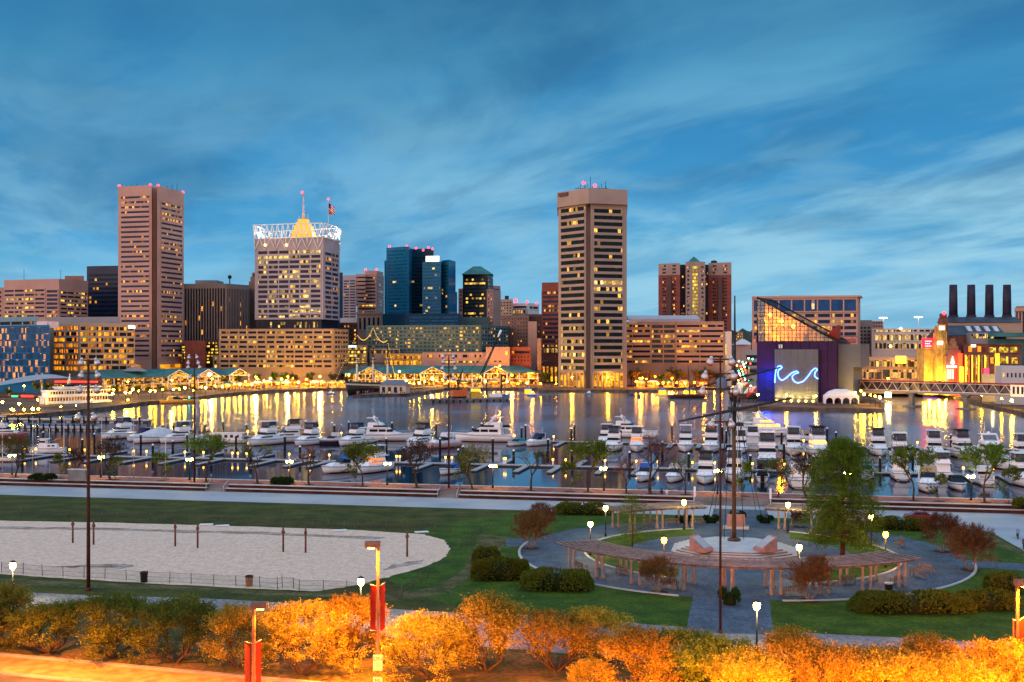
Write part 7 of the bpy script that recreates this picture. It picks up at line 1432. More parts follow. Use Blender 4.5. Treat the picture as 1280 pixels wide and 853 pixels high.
# ------------------------------------------------------------------ tall sports light masts
FL_W = mat('floodlight_shell', (.55, .57, .62), .35, var=.1, metal=.3); FL_B = mat('floodlight_rust', (.22, .085, .035), .5, var=.2)
mb = MB(); mb.lathe([(.06, .30), (.20, .26), (.30, .10), (.33, -.05)], 10, mi=0); mb.lathe([(.33, -.05), (.27, -.24), (.10, -.36), (.02, -.38)], 10, mi=1); fbm = mb.mesh('bowl', [FL_W, FL_B])
mb = MB(); mb.lathe([(.13, .26), (.14, .5), (.10, .56)], 8); mb.box(-.18, .18, -.05, .05, .2, .32); fhm = mb.mesh('housing', FL_W)
def light_mast(px, py, ytop, label, arms, z=0., w=.30):
    x, y = G(px, py, z); h = Zp(ytop, y)-z; t = thing('light_mast', label, 'light mast', (x, y, z), 0, 'sports floodlight masts'); k = y/F
    m = MB(); m.tube([(0, 0, 0), (0, 0, h*.5), (0, 0, h)], [w, w*.8, w*.62], 8); m.lathe([(w*1.6, 0), (w*1.6, .15), (w, .3)], 8); m.build('pole', M_RUSTP, t)
    for (ya, l, r) in arms:
        zz = Zp(ya, y)-z; m = MB(); m.tube([(l*k, 0, zz+.25), (r*k, 0, zz+.25)], .06, 5); m.build('crossarm', M_RUSTP, t)
        for q in (l, r):
            f = link('floodlight', fbm, t); f.location = (q*k, -.12, zz); f.rotation_euler = (R(18), R(14 if q < 0 else -14), random.uniform(-.3, .3)); f.scale = (1, 1, 1)
            hh = link('housing', fhm, f)
    return t
A4 = [(454, -8.5, 11.5), (470, -8.5, 12.5), (488, -10.5, 11.5), (522, -12, 8)]
light_mast(110.5, 738, 449.5, 'nearest floodlight mast standing between the sand and the trees at left', A4, 0, .21)
light_mast(243, 606, 443.5, 'slender dark floodlight mast second from the left on the seat wall', [(447, -6.5, 3.5), (454, -7.5, 5), (459.5, -7.5, 7), (472, -5, 6)], .5, .17)
light_mast(561, 614, 444, 'slender dark floodlight mast before the crane barge', [(446, -7, 5.5), (453, -7, 6.5), (461, -8, 8), (473, -4.5, 6)], .5, .17)
light_mast(900.5, 791, 446, 'rust coloured floodlight mast nearest the viewer beside the ship mast', [(453, -13.5, 14), (471, -20, 16.5), (490, -23, 19.5), (531, -12, 13.5)], 0, .12)
# ------------------------------------------------------------------ memorial ship mast with slanting yards
x, y = G(917.5, 676, .8); t = thing('memorial_mast', 'huge brown ship mast with two slanting yards on the pale memorial dais', 'ship mast', (x, y, .8)); k = y/F
M_SPAR = mat('spar_brown', (.10, .05, .028), .6, var=.3, scale=2, stretch=(4, 4, .4)); M_SPARD = mat('spar_dark', (.028, .03, .04), .6, var=.3)
zm = Zp(520, y)-.8; zt_ = Zp(370, y)-.8
m = MB(); m.tube([(0, 0, 0), (0, 0, zm*.5), (0, 0, zm+1.2)], [.27, .25, .22], 12); m.lathe([(.8, 0), (.8, .25), (.5, .4)], 12); m.build('lower_mast', M_SPAR, t)
m = MB(); m.tube([(0, -.5, zm-1.6), (0, -.5, zm+8), (0, -.5, zt_)], [.20, .16, .08], 10); m.lathe([(.34, Zp(418, y)-.8), (.34, Zp(416, y)-.8)], 10, (0, -.5)); m.build('top_mast', M_SPARD, t)
m = MB(); m.box(-.7, .7, -1.2, .5, zm+.6, zm+1.1); m.box(-1.0, 1.0, -1.0, .4, zm-1.2, zm-.8)
for s in (-1, 1): m.tube([(s*.6, -.3, zm-2.5), (s*.9, -.3, zm-.8)], .08, 4)
m.build('mast_cap', M_SPARD, t)
for (x0, y0, x1, y1, r_) in ((867, 485, 972, 459.5, .15), (846, 526.5, 987, 497.5, .19)):
    m = MB(); pa = Vector(((x0-917.5)*k, -1, Zp(y0, y)-.8)); pb = Vector(((x1-917.5)*k, -1, Zp(y1, y)-.8)); mid = (pa+pb)/2
    m.tube([pa, (pa+mid)/2, mid, (pb+mid)/2, pb], [r_*.5, r_*.9, r_, r_*.9, r_*.5], 8); m.build('yard', M_SPARD, t)
m = MB()
for (px, py, pz, tx_) in ((884, 655, .2, Zp(500, y)), (893, 640, .2, Zp(480, y)), (954, 654, .2, Zp(505, y)), (945, 640, .2, Zp(480, y)), (905, 676, .6, Zp(440, y)), (930, 676, .6, Zp(420, y))):
    gx, gy = G(px, py, pz); m.tube([(gx-x, gy-y, pz-.8), (0, -.3, tx_-.8)], .045, 4)
for px, yy in ((958, 462), (975, 500), (880, 482), (858, 524)): m.tube([((px-917.5)*k, -1, Zp(yy, y)-.8), (0, -.4, zm+6)], .03, 3)
m.build('stay_rope', M_DARK, t)
m = MB(); m.ball((-1.7, -.8, Zp(493, y)-.8+1.2), .75, 10, 7, sq=1.25); m.build('block', mat('grey_blue_block', (.12, .16, .22), .5), t)
# memorial dais: stepped octagon, slanted granite slabs, small stele
cxm, cym = 26.7, 139.7
def octo(rx, ry, rot=22.5): return [(rx*math.cos(R(rot+45*k))*1.08, ry*math.sin(R(rot+45*k))*1.08) for k in range(8)]
t = thing('memorial_dais', 'pale stepped octagonal stone dais carrying the ship mast', 'dais', (cxm, cym, 0), SANG)
for k, (r_, z0_, z1_) in enumerate(((7.3, 0, .22), (6.75, .22, .42), (6.2, .42, .62), (5.7, .62, .80))):
    m = MB(); m.prism(octo(r_, r_*.93), z0_, z1_-.05); m.build('riser', mat('dais_riser', (.20, .15, .13), .7), t)
    m = MB(); m.prism(octo(r_+.03, r_*.93+.03), z1_-.05, z1_); m.build('tread', mat('dais_stone', (.47, .46, .45), .6, scale=.8, var=.12), t)
GRN = mat('pink_granite', (.33, .17, .145), .5, scale=2, var=.15); SLB = mat('name_slab', (.42, .44, .48), .2, scale=3, var=.1)
for px, s, lab in ((877, -1, 'left slanted pink granite slab on the memorial dais'), (956.5, 1, 'right slanted pink granite slab on the memorial dais')):
    gx, gy = G(px, 689, .8); t = thing('memorial_slab', lab, 'memorial stone', (gx, gy, .8), SANG+s*R(28)+(0 if s > 0 else 0)); h0, h1 = .3, 1.75
    pr = [(-1.4*s, h1), (1.15*s, h0)] ; m = MB(); W2 = .95
    i0 = m._a([(-1.25*-s*-1, -W2, 0), (1.25*-s*-1*-1, -W2, 0), (0, 0, 0)])
    m = MB(); xo, xi = 1.05*s, -1.05*s     # the tall side faces away from the mast
    i0 = m._a([(xi, -W2, 0), (xo, -W2, 0), (xo, -W2, h1), (xi, -W2, h0), (xi, W2, 0), (xo, W2, 0), (xo, W2, h1), (xi, W2, h0)])
    for q in ((0, 1, 2, 3), (7, 6, 5, 4), (1, 5, 6, 2), (4, 0, 3, 7), (3, 2, 6, 7), (0, 4, 5, 1)): m.face([i0+j for j in q])
    m.build('granite_block', GRN, t)
    m = MB(); e = .16; f = lambda u, zz: (xi+(xo-xi)*u, zz)
    i0 = m._a([(xi+(xo-xi)*.12, -W2+e, h0+(h1-h0)*.12+.05), (xi+(xo-xi)*.88, -W2+e, h0+(h1-h0)*.88+.05), (xi+(xo-xi)*.88, W2-e, h0+(h1-h0)*.88+.05), (xi+(xo-xi)*.12, W2-e, h0+(h1-h0)*.12+.05)]); m.face([i0, i0+1, i0+2, i0+3]); m.build('name_plate', SLB, t)
    m = MB()
    for j in range(6):
        u = .2+.6*j/5; xx, zz = xi+(xo-xi)*u, h0+(h1-h0)*u+.056
        m.box(xx-.03, xx+.03, -.66, .62, zz, zz+.01)
    m.build('engraved_line', mat('engraving', (.16, .17, .19), .5), t)
gx, gy = G(920, 661, 0); t = thing('stele', 'small upright pink stone behind the ship mast', 'memorial stone', (gx, gy, 0), SANG); m = MB(); m.box(-1.7, 1.7, -.7, .7, 0, .3); m.build('base', M_STONE, t); m = MB(); m.frust(-1.25, 1.25, -.3, .4, .3, -1.15, 1.15, -.15, .35, 1.9); m.build('stone', GRN, t)

# ------------------------------------------------------------------ pergolas
WOODP = mat('weathered_wood', (.13, .105, .105), .8, scale=1.5, var=.35, stretch=(1, 1, .3)); COLM = mat('column_stone', (.30, .21, .17), .75, scale=1.5, var=.18)
mb = MB(); mb.lathe([(.24, 0), (.23, .3), (.16, .42), (.15, 1.2), (.12, 2.3), (.18, 2.36), (.19, 2.5)], 9); clm = mb.mesh('column', COLM)
def pergola(a0, a1, label, n):
    am = R((a0+a1)/2); ox, oy = CM[0]+21.6*math.cos(am), CM[1]+21.6*math.sin(am); t = thing('pergola', label, 'pergola', (ox, oy, 0), 0, 'curved wooden pergolas')
    def q(r, a): return (CM[0]+r*math.cos(R(a))-ox, CM[1]+r*math.sin(R(a))-oy)
    for k in range(n):
        for off in (-1.2, 1.2):
            a = a0+(a1-a0)*(k+.5)/n+off*(1 if n > 2 else 1.2)
            for r in (19.8, 23.4): o = link('column', clm, t); o.location = (*q(r, a), 0)
    for r in (19.8, 23.4):
        m = MB(); seg_ = 28
        i = [m._a([(*q(r-.10, a0+(a1-a0)*k/seg_), 2.5), (*q(r+.10, a0+(a1-a0)*k/seg_), 2.5), (*q(r+.10, a0+(a1-a0)*k/seg_), 2.70), (*q(r-.10, a0+(a1-a0)*k/seg_), 2.70)]) for k in range(seg_+1)]
        for k in range(seg_):
            for j in range(4): m.face((i[k]+j, i[k]+(j+1) % 4, i[k+1]+(j+1) % 4, i[k+1]+j))
        m.face([i[0]+3, i[0]+2, i[0]+1, i[0]]); m.face([i[-1]+j for j in range(4)]); m.build('beam', WOODP, t)
    m = MB(); nr = int(abs(a1-a0)*.6)
    for k in range(nr+1):
        a = a0+(a1-a0)*k/nr; p0, p1 = q(19.1, a), q(24.1, a); L = math.dist(p0, p1); m.fr = (p0[0], p0[1], (p1[0]-p0[0])/L, (p1[1]-p0[1])/L); m.box(0, L, -.05, .05, 2.71, 2.84); m.fr = None
    m.build('rafter', WOODP, t)
    m = MB(); ns = 9
    for j in range(ns):
        r = 19.2+4.8*j/(ns-1); c = 26
        for k in range(c): p0, p1 = q(r, a0+(a1-a0)*k/c), q(r, a0+(a1-a0)*(k+1)/c); m.tube([(*p0, 2.88), (*p1, 2.88)], .045, 4, cap=False)
    m.build('lath', mat('grey_lath', (.26, .235, .24), .8, var=.3, scale=1), t)
pergola(203, 309, 'long curved wooden pergola on stone columns in front of the ship mast', 9)
pergola(92, 130, 'rear left curved pergola with benches beneath', 3)
pergola(30, 69, 'rear right curved pergola partly behind the larch', 3)
# benches
WB = mat('bench_teak', (.19, .125, .095), .75, var=.3, scale=3)
def bench_meshes():
    out = []; m = MB()
    for k in range(4): m.box(-.9, .9, -.05+k*.13, .05+k*.13, .43, .47)
    out.append(('seat', m.mesh('seat', WB))); m = MB()
    for k in range(9): m.box(-.86+k*.205, -.78+k*.205, .46, .50, .5, .9)
    m.box(-.9, .9, .45, .51, .9, .98); m.box(-.9, .9, .45, .51, .47, .53); out.append(('backrest', m.mesh('backrest', WB)))
    for s in (-.88, .88):
        m = MB(); m.box(s-.035, s+.035, -.05, .02, 0, .66); m.box(s-.035, s+.035, .44, .51, 0, .98); m.box(s-.04, s+.04, -.08, .5, .64, .69); out.append(('end_frame', m.mesh('end_frame', WB)))
    return out
BMs = bench_meshes()
for px, py, rz, lab in ((728, 713, 118, 'slatted wooden bench under the left tip of the front pergola'), (781, 718, 128, 'slatted wooden bench deep under the left half of the front pergola'), (838, 735, 150, 'slatted wooden bench behind the left myrtle under the front pergola'), (815, 659, 20, 'slatted wooden bench under the left part of the rear left pergola'), (841, 658, 10, 'slatted wooden bench under the middle of the rear left pergola'), (872, 658, 0, 'slatted wooden bench at the right end of the rear left pergola'), (991, 744, 185, 'slatted wooden bench left of the big myrtle in front of the pergola'), (1057, 730, 205, 'slatted wooden bench under the right half of the front pergola'), (1118, 730, 225, 'slatted wooden bench at the right tip of the front pergola'), (1122, 684, 275, 'slatted wooden bench by the orange lamp at right'), (1150, 722, 120, 'left one of two wooden benches on the right path corner'), (1160, 716, 120, 'right one of two wooden benches on the right path corner')):
    t = thing('park_bench', lab, 'bench', (*G(px, py), .018), R(rz), 'slatted wooden park benches')
    for n, me in BMs: link(n, me, t)

# ------------------------------------------------------------------ park lamps
E_PARK = emat('park_lamp_glow', (1, .62, .06), 60); E_PARKO = emat('orange_park_lamp_glow', (1, .34, .012), 45)
mb = MB(); mb.tube([(0, 0, 0), (0, 0, 3.3)], [.085, .06], 7); mb.lathe([(.16, 0), (.14, .35), (.09, .45)], 8); pkm = mb.mesh('post', M_DARK)
mb = MB(); mb.lathe([(.10, 3.3), (.25, 3.45), (.29, 3.74), (.2, 3.98)], 8); hd1 = mb.mesh('lamp_head', E_PARK); hd2 = hd1.copy(); hd2.materials[0] = E_PARKO
mb = MB(); mb.lathe([(.32, 3.98), (.26, 4.06), (.03, 4.18)], 8); cpm = mb.mesh('cap', M_DARK)
for px, py, o_, pw, lab in ((16, 707, 0, 420, 'bright park lamp at the left edge before the sand'), (451, 727, 0, 420, 'bright park lamp at the lower edge of the sand court'), (946, 757, 0, 420, 'bright park lamp at the front entrance of the memorial plaza'), (757, 635, 0, 130, 'park lamp at the left tip of the rear left pergola'), (738, 655, 0, 130, 'park lamp on the curved path left of the rear pergola'), (855, 628, 0, 130, 'park lamp rising above the rear left pergola'), (830, 675, 1, 150, 'amber park lamp left of the memorial dais'), (985, 631, 0, 130, 'park lamp rising above the rear right pergola'), (999, 684, 0, 150, 'park lamp right of the memorial dais'), (1107, 668, 1, 200, 'orange park lamp right of the larch'), (1089, 646, 0, 110, 'park lamp nearly hidden by the larch on its right side')):
    d = F*(HC-3.7)/(py-HY); x, y = P(px, d); t = thing('park_lamp', lab, 'park lamp', (x, y, .01), 0, 'park lamps round the memorial garden')
    link('post', pkm, t); link('lamp_head', hd2 if o_ else hd1, t); link('cap', cpm, t)
    l = bpy.data.lights.new('lamp_light', 'POINT'); l.energy = pw*3.2; l.color = (1, .42, .06) if o_ else (1, .68, .26); l.shadow_soft_size = .2
    lo_ = bpy.data.objects.new('lamp_light', l); col.objects.link(lo_); lo_.parent = t; lo_.location = (0, -.32, 3.45)

# ------------------------------------------------------------------ hedges, myrtles, larch, sapling
shrub('hedge', 'rounded yellow green hedge, left front one of the trio on the left lawn', 626, 724, 6.0, 2.9, 2.0, LM_HDG, seed=21)
shrub('hedge', 'long rounded hedge, right one of the trio on the left lawn', 697, 737, 7.0, 3.0, 1.9, LM_HDG, seed=22, ang=-.12)
shrub('hedge', 'small rounded hedge, rear one of the trio on the left lawn', 608, 703, 2.9, 2.2, 1.6, LM_HDG, seed=23)
shrub('hedge', 'long dark hedge behind the left lawn before the esplanade', 728, 643, 8.2, 2.4, 1.6, LM_HDG, seed=24, ang=SANG*.5)
shrub('hedge', 'long rounded hedge on the right front lawn', 1137, 765, 11.0, 2.9, 1.75, LM_HDG, seed=25)
shrub('hedge', 'rounded hedge right of the long hedge on the right front lawn', 1234, 761, 5.4, 2.6, 1.6, LM_HDG, seed=26)
shrub('hedge', 'small rounded hedge behind the right front lawn at the edge', 1255, 740, 3.4, 2.6, 1.7, LM_HDG, seed=27)
shrub('hedge', 'long dark hedge behind the larch before the red car', 1128, 662, 7.6, 2.4, 1.5, LM_HDG, seed=28, ang=-.35)
shrub('hedge', 'squarish clipped hedge behind the front lamp of the plaza', 912, 756, 1.6, 1.5, 1.4, LM_HDD, seed=29, box=True)
for i, (px, lab) in enumerate(((889, 'small clipped hedge left of the small stele'), (922, 'small clipped hedge right behind the stele and mast'), (956.5, 'small clipped hedge right of the small stele'), (855, 'small clipped hedge beneath the rear left pergola'))): shrub('hedge', lab, px, 654 if i != 1 else 649, 1.9, 1.2, .95, LM_HDD, seed=31+i, box=True)
MY = [dome_kind('my%d' % i, 50+i, 6, 4.4, 2.3, 2.75, 1.6, 17, 620, 34, .42, .11, LM_MYR, BARKP, lean=.36, aspect=.30, low=-.35, r0=.07) for i in range(3)]
for px, py, k, sc, lab in ((664, 686, 0, 1.02, 'front one of two reddish brown myrtles at left'), (676, 668, 1, .92, 'rear one of two reddish brown myrtles at left'), (822, 741, 2, .82, 'reddish brown myrtle before the left half of the front pergola'), (1012, 751, 1, 1.0, 'large reddish brown myrtle before the right half of the front pergola'), (1213, 713, 0, 1.12, 'front one of two reddish brown myrtles on the right lawn'), (1178, 690, 2, 1.05, 'rear one of two reddish brown myrtles on the right lawn'), (1000, 659, 1, .6, 'small myrtle under the rear right pergola')):
    x, y = G(px, py); plant(MY[k], 'myrtle', lab, 'tree', 'reddish brown myrtles', x, y, 0, sc)
    sheet('soil', [(x+1.1*math.cos(R(a)), y+1.1*math.sin(R(a))) for a in range(0, 360, 30)], .03, M_SOIL, 'bare soil round a myrtle', 'soil')
# larch: straight stem, drooping whorled branches
def conifer(name, label, px, py, H, r0, nb, lm, seed, per, size, rad, x_=None):
    g = random.Random(seed); x, y = G(px, py); t = thing(name, label, 'tree', (x, y, 0)); m = MB(); C = []; D = []
    m.tube([(0, 0, -.1), (.1, 0, H*.3), (-.05, .05, H*.65), (0, 0, H*.97)], [r0, r0*.8, r0*.45, .03], 8)
    for k in range(nb):
        u = .13+.86*(k/nb); a = k*2.4+g.uniform(-.4, .4); L = rad*(math.sin(math.pi*min(1, (1.06-u)*.80))**.7)*g.uniform(.72, 1.12)*(1 if u < .9 else .7); z = H*u
        pts = [(math.cos(a)*L*v, math.sin(a)*L*v, z+L*(.30*v-.34*v*v*(1.3-u))) for v in (0, .33, .66, 1)]
        m.tube(pts, [r0*.26*(1.1-u), r0*.18*(1.1-u), .02, .012], 4, cap=False)
        for v in (.3, .45, .6, .72, .84, .93, 1.0):
            for q in range(3):
                C.append((math.cos(a)*L*v+g.gauss(0, .35), math.sin(a)*L*v+g.gauss(0, .28), z+L*(.30*v-.34*v*v*(1.3-u))+g.gauss(.0, .2))); D.append((math.cos(a)+g.gauss(0, .5), math.sin(a)+g.gauss(0, .5), g.uniform(-.9, .3)))
    m.build('trunk', mat('red_bark', (.10, .035, .02), .9, var=.3, scale=2), t); link('crown', leaves_mesh('crown', C, D, per, .75, size, lm, seed, aspect=.4), t)
conifer('larch', 'tall feathery green larch with a reddish trunk, largest tree right of the plaza', 1053, 699, 13.8, .30, 190, LM_CON, 5, 15, .20, 4.3)
conifer('young_larch', 'slender young larch with wispy pale needles left of the dais', 790, 687, 6.6, .10, 60, LM_CON, 9, 4, .15, 1.75)

# ------------------------------------------------------------------ volleyball posts, bins, slabs, fences
WPOST = mat('post_wood', (.13, .055, .04), .85, var=.3, scale=3); mb = MB(); mb.tube([(0, 0, 0), (0, 0, 3.0)], .12, 7); mb.box(-.15, .15, -.16, .16, 2.2, 2.5); vpm = mb.mesh('volleyball_post', WPOST)
vps = [(91, 679), (117, 681), (219, 683), (247, 685), (354, 690), (382, 691), (509, 696)]
for i, p in enumerate(vps): link('volleyball_post', vpm, None, (*G(*p), 0), rz=i, label=f'brown wooden volleyball post in the sand, {ORD(i+1, len(vps))}', cat='volleyball post', group='volleyball posts')
for i, (px, py, lab, body, lid) in enumerate(((311.5, 733, 'tan litter bin with dark rim at the sand edge', mat('tan_bin', (.36, .19, .10), .7), M_DARK), (180, 728, 'dark litter bin among the fence posts', M_DARK, M_DARK), (1111, 742, 'small dark litter bin hidden under the right pergola tip', M_DARK, M_STEEL))):
    t = thing('litter_bin', lab, 'litter bin', (*G(px, py), 0)); m = MB(); m.lathe([(.34, 0), (.40, .9), (.40, .95)], 12); m.build('body', body, t); m = MB(); m.lathe([(.43, .95), (.43, 1.08), (.30, 1.12), (.28, 1.0)], 12); m.build('rim', lid, t)
for i, (px, py, rz, lab) in enumerate(((258, 656.5, .1, 'pale flat board lying at the sand edge, left one'), (278, 658, .35, 'pale flat board lying at the sand edge, second one'), (425, 664, .4, 'pale flat board lying at the sand edge, third one'), (527, 666, .3, 'pale flat board lying at the sand edge, right one'))):
    t = thing('board', lab, 'board', (*G(px, py), .02), rz); m = MB(); m.box(-.9, .9, -.45, .45, .05, .13); m.build('panel', M_WHITE, t); m = MB(); m.box(-.8, -.7, -.4, .4, 0, .05); m.box(.7, .8, -.4, .4, 0, .05); m.build('batten', M_STONE, t)
FPOST = mat('fence_post', (.10, .085, .075), .7, var=.3)
mesh_m = bpy.data.materials.new('wire_mesh'); mesh_m.use_nodes = True; t_ = NT(mesh_m.node_tree); t_.n.clear(); o_ = t_.new('ShaderNodeOutputMaterial'); mx = t_.new('ShaderNodeMixShader', in_0=.16); tr = t_.new('ShaderNodeBsdfTransparent'); df = t_.new('ShaderNodeBsdfDiffuse'); df.inputs[0].default_value = (.06, .055, .05, 1); t_.link(tr.outputs[0], mx.inputs[1]); t_.link(df.outputs[0], mx.inputs[2]); t_.link(mx.outputs[0], o_.inputs[0])
def fence(label, pts, h=1.2):
    g = [G(*p) for p in pts]; x, y = g[len(g)//2]; t = thing('wire_fence', label, 'fence', (x, y, 0), 0, 'low wire fences round the sand'); w = MB(); me = MB()
    for i, p in enumerate(g):
        m = MB(); ln = random.uniform(-.06, .06); m.tube([(p[0]-x, p[1]-y, 0), (p[0]-x+ln, p[1]-y, h*random.uniform(.92, 1.05))], .04, 5); m.build('post', FPOST, t)
    for a, b in zip(g, g[1:]):
        for zz in (.15, h*.5, h*.9): w.tube([(a[0]-x, a[1]-y, zz), ((a[0]+b[0])/2-x, (a[1]+b[1])/2-y, zz-.04), (b[0]-x, b[1]-y, zz)], .012, 3)
        me.poly([(a[0]-x, a[1]-y, .1), (b[0]-x, b[1]-y, .1), (b[0]-x, b[1]-y, h*.9), (a[0]-x, a[1]-y, h*.9)])
    w.build('wire', FPOST, t); me.build('netting', mesh_m, t)
fence('low wire fence along the lower edge of the sand court', [(2, 716), (29, 718), (53, 720), (79, 721), (105, 723), (131, 724), (158, 726), (184, 728), (212, 729), (239, 730), (267, 732), (295, 733), (325, 735), (347, 737), (353, 735), (367, 736), (374, 739), (404, 739), (434, 741), (465, 742), (502, 747), (514, 737), (526, 729), (535, 722), (545, 716)])
fence('low wire fence along the upper edge of the sand court', [(6, 643), (26, 645), (46, 646), (66, 647), (86, 648), (106, 649), (127, 649), (147, 650), (166, 651), (188, 651), (207, 652), (234, 653), (256, 654), (278, 655), (298, 656), (315, 657), (334, 658), (353, 659), (372, 659), (391, 660), (410, 660), (430, 661), (448, 661), (467, 662), (483, 662), (503, 663), (524, 664), (544, 665), (564, 666)])
fence('short tilted wire fence at the right end of the sand court', [(575, 686), (581, 683), (588, 680), (594, 676), (598, 671), (603, 667)])

# ------------------------------------------------------------------ red car and motorcycles
def car(px, py, rz, label):
    t = thing('parked_car', label, 'car', (*G(px, py), .01), rz); paint = mat('dark_red_paint', (.17, .012, .018), .25, var=.05)
    prof = [(-2.3, .55), (-2.32, .82), (-2.1, .95), (-1.55, 1.0), (-1.05, 1.38), (-.2, 1.46), (.45, 1.38), (1.1, .98), (1.9, .86), (2.28, .70), (2.33, .42), (2.2, .28), (-2.2, .28)]
    m = MB(); n = len(prof); rows_ = []
    for w_, s in ((-.9, .0), (-.82, .06), (.82, .06), (.9, 0)):
        rows_.append(m._a([(x*(1-(.015 if abs(w_) > .85 else 0)), w_*(.84 if z > 1.05 else 1), z-(0 if abs(w_) < .85 else (.05 if z > .6 else -.05))) for x, z in prof]))
    for a, b in zip(rows_, rows_[1:]):
        for k in range(n): m.face((a+k, a+(k+1) % n, b+(k+1) % n, b+k), 0, True)
    m.face([rows_[0]+k for k in range(n)][::-1]); m.face([rows_[-1]+k for k in range(n)]); m.build('body', paint, t)
    for s in (-1, 1):
        m = MB(); y = s*.905
        def pl(P_): m.poly([(x, s*(.905-(.13 if z > 1.05 else .0)), z) for x, z in P_])
        pl([(-1.25, 1.02), (-.15, 1.02), (-.18, 1.36), (-.95, 1.34)]); pl([(-.08, 1.02), (.85, 1.02), (.42, 1.33), (-.12, 1.37)]); m.build('side_window', B_GLS, t)
    m = MB(); m.poly([(1.08, -.76, 1.0), (1.08, .76, 1.0), (.5, .66, 1.385), (.5, -.66, 1.385)]); m.build('windshield', B_GLS, t)
    m = MB(); m.poly([(-1.57, -.76, 1.02), (-1.1, -.66, 1.375), (-1.1, .66, 1.375), (-1.57, .76, 1.02)]); m.build('rear_window', mat('rear_glass', (.10, .16, .20), .1), t)
    for x in (-1.4, 1.42):
        for s in (-1, 1):
            w_ = MB(); w_.tube([(x, s*.70, .33), (x, s*.93, .33)], .33, 14); o = w_.build('wheel', M_DARK, t); w_ = MB(); w_.tube([(x, s*.92, .33), (x, s*.945, .33)], .2, 10); w_.build('rim', M_STEEL, o)
    for s in (-1, 1): m = MB(); m.box(2.18, 2.30, s*.62-.18, s*.62+.18, .60, .74); m.build('headlight', M_WHITE, t); m = MB(); m.box(-2.345, -2.25, s*.62-.2, s*.62+.2, .70, .86); m.build('tail_light', mat('tail_red', (.4, .01, .01), .3), t)
car(1152, 652, SANG*.7, 'dark red sedan parked on the forecourt behind the hedge')
def moto(px, py, rz, label, c):
    t = thing('motorcycle', label, 'motorcycle', (*G(px, py), .01), rz)
    for x in (-.68, .72):
        m = MB(); m.tube([(x, -.07, .31), (x, .07, .31)], .31, 14); w_ = m.build('wheel', M_DARK, t); m = MB(); m.tube([(x, -.08, .31), (x, .08, .31)], .17, 10); m.build('rim', M_STEEL, w_)
    m = MB(); m.tube([(-.68, 0, .33), (-.2, 0, .55), (.35, 0, .85)], .06, 6); m.tube([(.72, 0, .31), (.45, 0, .95)], .045, 6); m.box(-.25, .2, -.14, .14, .25, .58); m.build('frame', M_DARK, t)
    m = MB(); m.frust(-.1, .45, -.15, .15, .68, 0, .4, -.1, .1, .95); m.frust(.4, .8, -.22, .22, .7, .42, .55, -.16, .16, 1.25); m.build('tank_and_fairing', c, t)
    m = MB(); m.frust(-.75, -.05, -.14, .14, .70, -.72, -.1, -.12, .12, .82); m.build('seat', B_BLK, t)
    m = MB(); m.tube([(.4, -.36, 1.05), (.45, 0, 1.0), (.4, .36, 1.05)], .025, 5); m.build('handlebar', M_STEEL, t)
moto(1272, 673, R(250), 'blue and silver motorcycle standing on the forecourt', mat('moto_blue', (.10, .20, .34), .3)); moto(1280, 686, R(245), 'dark motorcycle cut by the right picture edge', mat('moto_dark', (.03, .03, .035), .3))

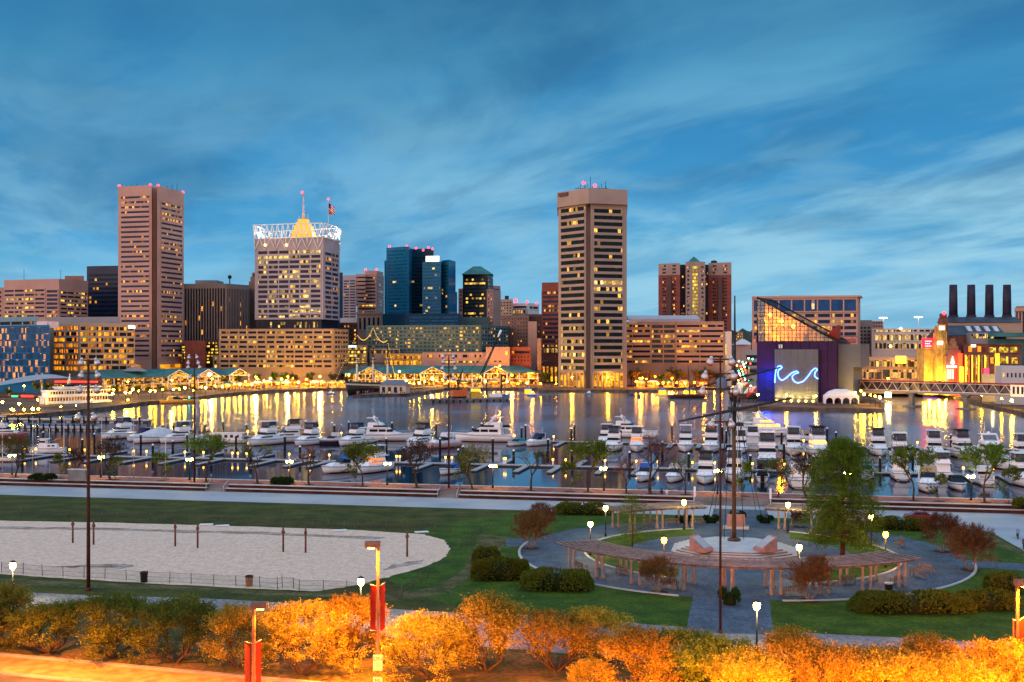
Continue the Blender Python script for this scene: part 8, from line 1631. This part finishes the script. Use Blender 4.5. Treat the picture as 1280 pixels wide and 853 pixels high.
# ------------------------------------------------------------------ street lamps with banners on the road
POLE = mat('street_pole', (.20, .10, .07), .5, var=.2); BAN = mat('red_banner', (.26, .022, .012), .8, var=.1); BAND = mat('dark_red_banner', (.10, .02, .02), .8)
E_SOD = emat('sodium_tube', (1, .34, .02), 60)
def street_lamp(px, ytop, d, side, label, energy, signs=False, banner=True, zt=None, x=None, tx=.9):
    x, y = (P(px, d) if x is None else (x, d)); h = Zp(ytop, d) if zt is None else zt
    t = thing('street_lamp', label, 'street lamp', (x, y, .13), 0, 'sodium street lamps along the road')
    m = MB(); m.box(-.10, .10, -.10, .10, 0, h); m.build('pole', POLE, t)
    m = MB(); m.box(min(0, side*.78)-.14, max(0, side*.78)+.14, -.34, .34, h-.42, h-.02); m.build('lamp_head', POLE, t)
    m = MB(); m.box(side*.28-.02, side*.7, -.26, .26, h-.50, h-.425) if side > 0 else m.box(side*.7, side*.28+.02, -.26, .26, h-.50, h-.425); m.build('lens', E_SOD, t)
    if banner:
        zb = h-4.0 if signs else h-3.6
        for s, bm_ in ((-1, BAN if side < 0 else BAND), (1, BAN)):
            m = MB(); m.tube([(0, -.05*s, zb+.7), (s*.52, .3*s-.2, zb+1.0)], .03, 4); m.tube([(0, 0, zb-2.5), (s*.52, .3*s-.2, zb-2.3)], .03, 4); m.build('banner_arm', M_STEEL, t)
            m = MB(); i = m._a([(s*.16, -.03*s, zb+.72), (s*.5, .28*s-.2, zb+.98), (s*.5, .28*s-.2, zb-2.3), (s*.16, -.03*s, zb-2.5)]); m.face((i, i+1, i+2, i+3)); m.build('banner', bm_, t)
    if signs:
        for k, (zz, txt) in enumerate(((h-8.7, 'NO'), (h-10.3, 'STOP'))):
            m = MB(); m.box(-.33, .33, -.19, -.16, zz-.6, zz+.55); o = m.build('sign_plate', mat('sign_plate', (.52, .48, .36), .5), t)
            cu = bpy.data.curves.new('txt', 'FONT'); cu.body = 'DN\n|||' if k == 0 else 'M|\nON'; cu.size = .42; cu.align_x = 'CENTER'; cu.extrude = .004
            to = bpy.data.objects.new('txt', cu); col.objects.link(to); bpy.context.view_layer.update(); me = bpy.data.meshes.new_from_object(to.evaluated_get(bpy.context.evaluated_depsgraph_get())); bpy.data.objects.remove(to)
            me.materials.clear(); me.materials.append(mat('sign_ink', (.05, .06, .05), .6)); s_ = link('lettering', me, o); s_.location = (0, -.197, zz+.12); s_.rotation_euler = (R(90), 0, 0)
    l = bpy.data.lights.new('lamp_light', 'SPOT'); l.energy = energy; l.color = (1, .23, .003); l.spot_size = R(138 if zt is None or zt > 8 else 166 if x > 10 else 164); l.spot_blend = .3 if zt is None or zt > 8 else .16; l.shadow_soft_size = .35
    o = bpy.data.objects.new('lamp_light', l); col.objects.link(o); o.parent = t; o.location = (side*(.42 if signs or px > 1200 else .9), -.1, h-.55)
    o.rotation_euler = (R(0 if zt is None or zt > 8 else 8), 0, 0)
    return t
street_lamp(472.5, 679, 84, -1, 'sodium street lamp with two red banners and two tan sign plates, lit down its pole', 80000, True)
street_lamp(317, 755, 80, 1, 'dark street lamp with red banner left of the lit lamp', 7000)
street_lamp(1271.5, 727, 80, 1, 'sodium street lamp with red banner at the right picture edge', 80000)
street_lamp(0, 0, 80, 1, 'unseen sodium lamp added past the left edge to light the sidewalk', 80000, False, False, 9.6, -37.5)  # unseen lamp, added to turn the sidewalk orange
for x, e in ((-14, 22000), (-5, 70000), (4, 80000), (13, 75000), (22, 80000), (31, 80000), (40, 80000), (50, 70000)):  # row of unseen lamps added to light the road trees
    street_lamp(0, 0, 63, 1, 'unseen sodium lamp added on the near kerb to light the trees', e, False, False, 6.1, x, 1.0)

# ------------------------------------------------------------------ the row of trees along the road
FK = [dome_kind('fg%d' % i, 70+i, (5, 4, 6, 5)[i], 5.2, (3.2, 2.8, 3.35, 3.0)[i], (3.5, 3.6, 3.4, 3.5)[i], (1.6, 1.75, 1.5, 1.65)[i], (24, 18, 28, 21)[i], (400, 340, 440, 370)[i], 36, (.8, .95, .7, .85)[i], (.15, .17, .13, .16)[i], LM_ORG, BARK, lean=(.66, .5, .74, .6)[i], aspect=.5, low=-.12, r0=.12, lobe=(.24, .27, .215, .25)[i]) for i in range(4)]
FT = [(-22, 808, 1.0), (8, 806, .95), (61, 816, 1.0), (141, 822, 1.02), (220, 828, 1.06), (297, 834, .95), (378, 842, 1.1), (441, 824, .95), (537, 848, 1.02), (607, 838, 1.1), (696, 838, .98), (746, 829, .85), (738, 868, .52), (800, 880, 1.02), (850, 868, 1.0), (893, 884, 1.02), (935, 900, 1.0), (985, 888, 1.0), (1030, 903, 1.02), (1075, 890, 1.0), (1120, 906, 1.02), (1165, 893, 1.02), (1210, 908, 1.0), (1255, 896, 1.02), (1300, 906, 1.0), (1340, 896, 1.0)]
LM_UNLIT = leafmat('unlit_leaf', (.045, .075, .010), (.17, .20, .032)); FKG = []  # darker, greener leaf copy stands in for missing sodium light
for tm_, cm_ in FK: c2_ = cm_.copy(); c2_.materials[0] = LM_UNLIT; FKG.append((tm_, c2_))
for i, (px, py, sc) in enumerate(FT):
    g_ = random.Random(i*13+5); x, y = G(px, py); w_ = 'olive shadowed' if px < 260 else 'orange lit'
    lab = f'{w_} spreading many stemmed tree in the row by the road, {ORD(i+1, len(FT))}' if sc > .6 else 'smallest orange lit bush in the row by the road'
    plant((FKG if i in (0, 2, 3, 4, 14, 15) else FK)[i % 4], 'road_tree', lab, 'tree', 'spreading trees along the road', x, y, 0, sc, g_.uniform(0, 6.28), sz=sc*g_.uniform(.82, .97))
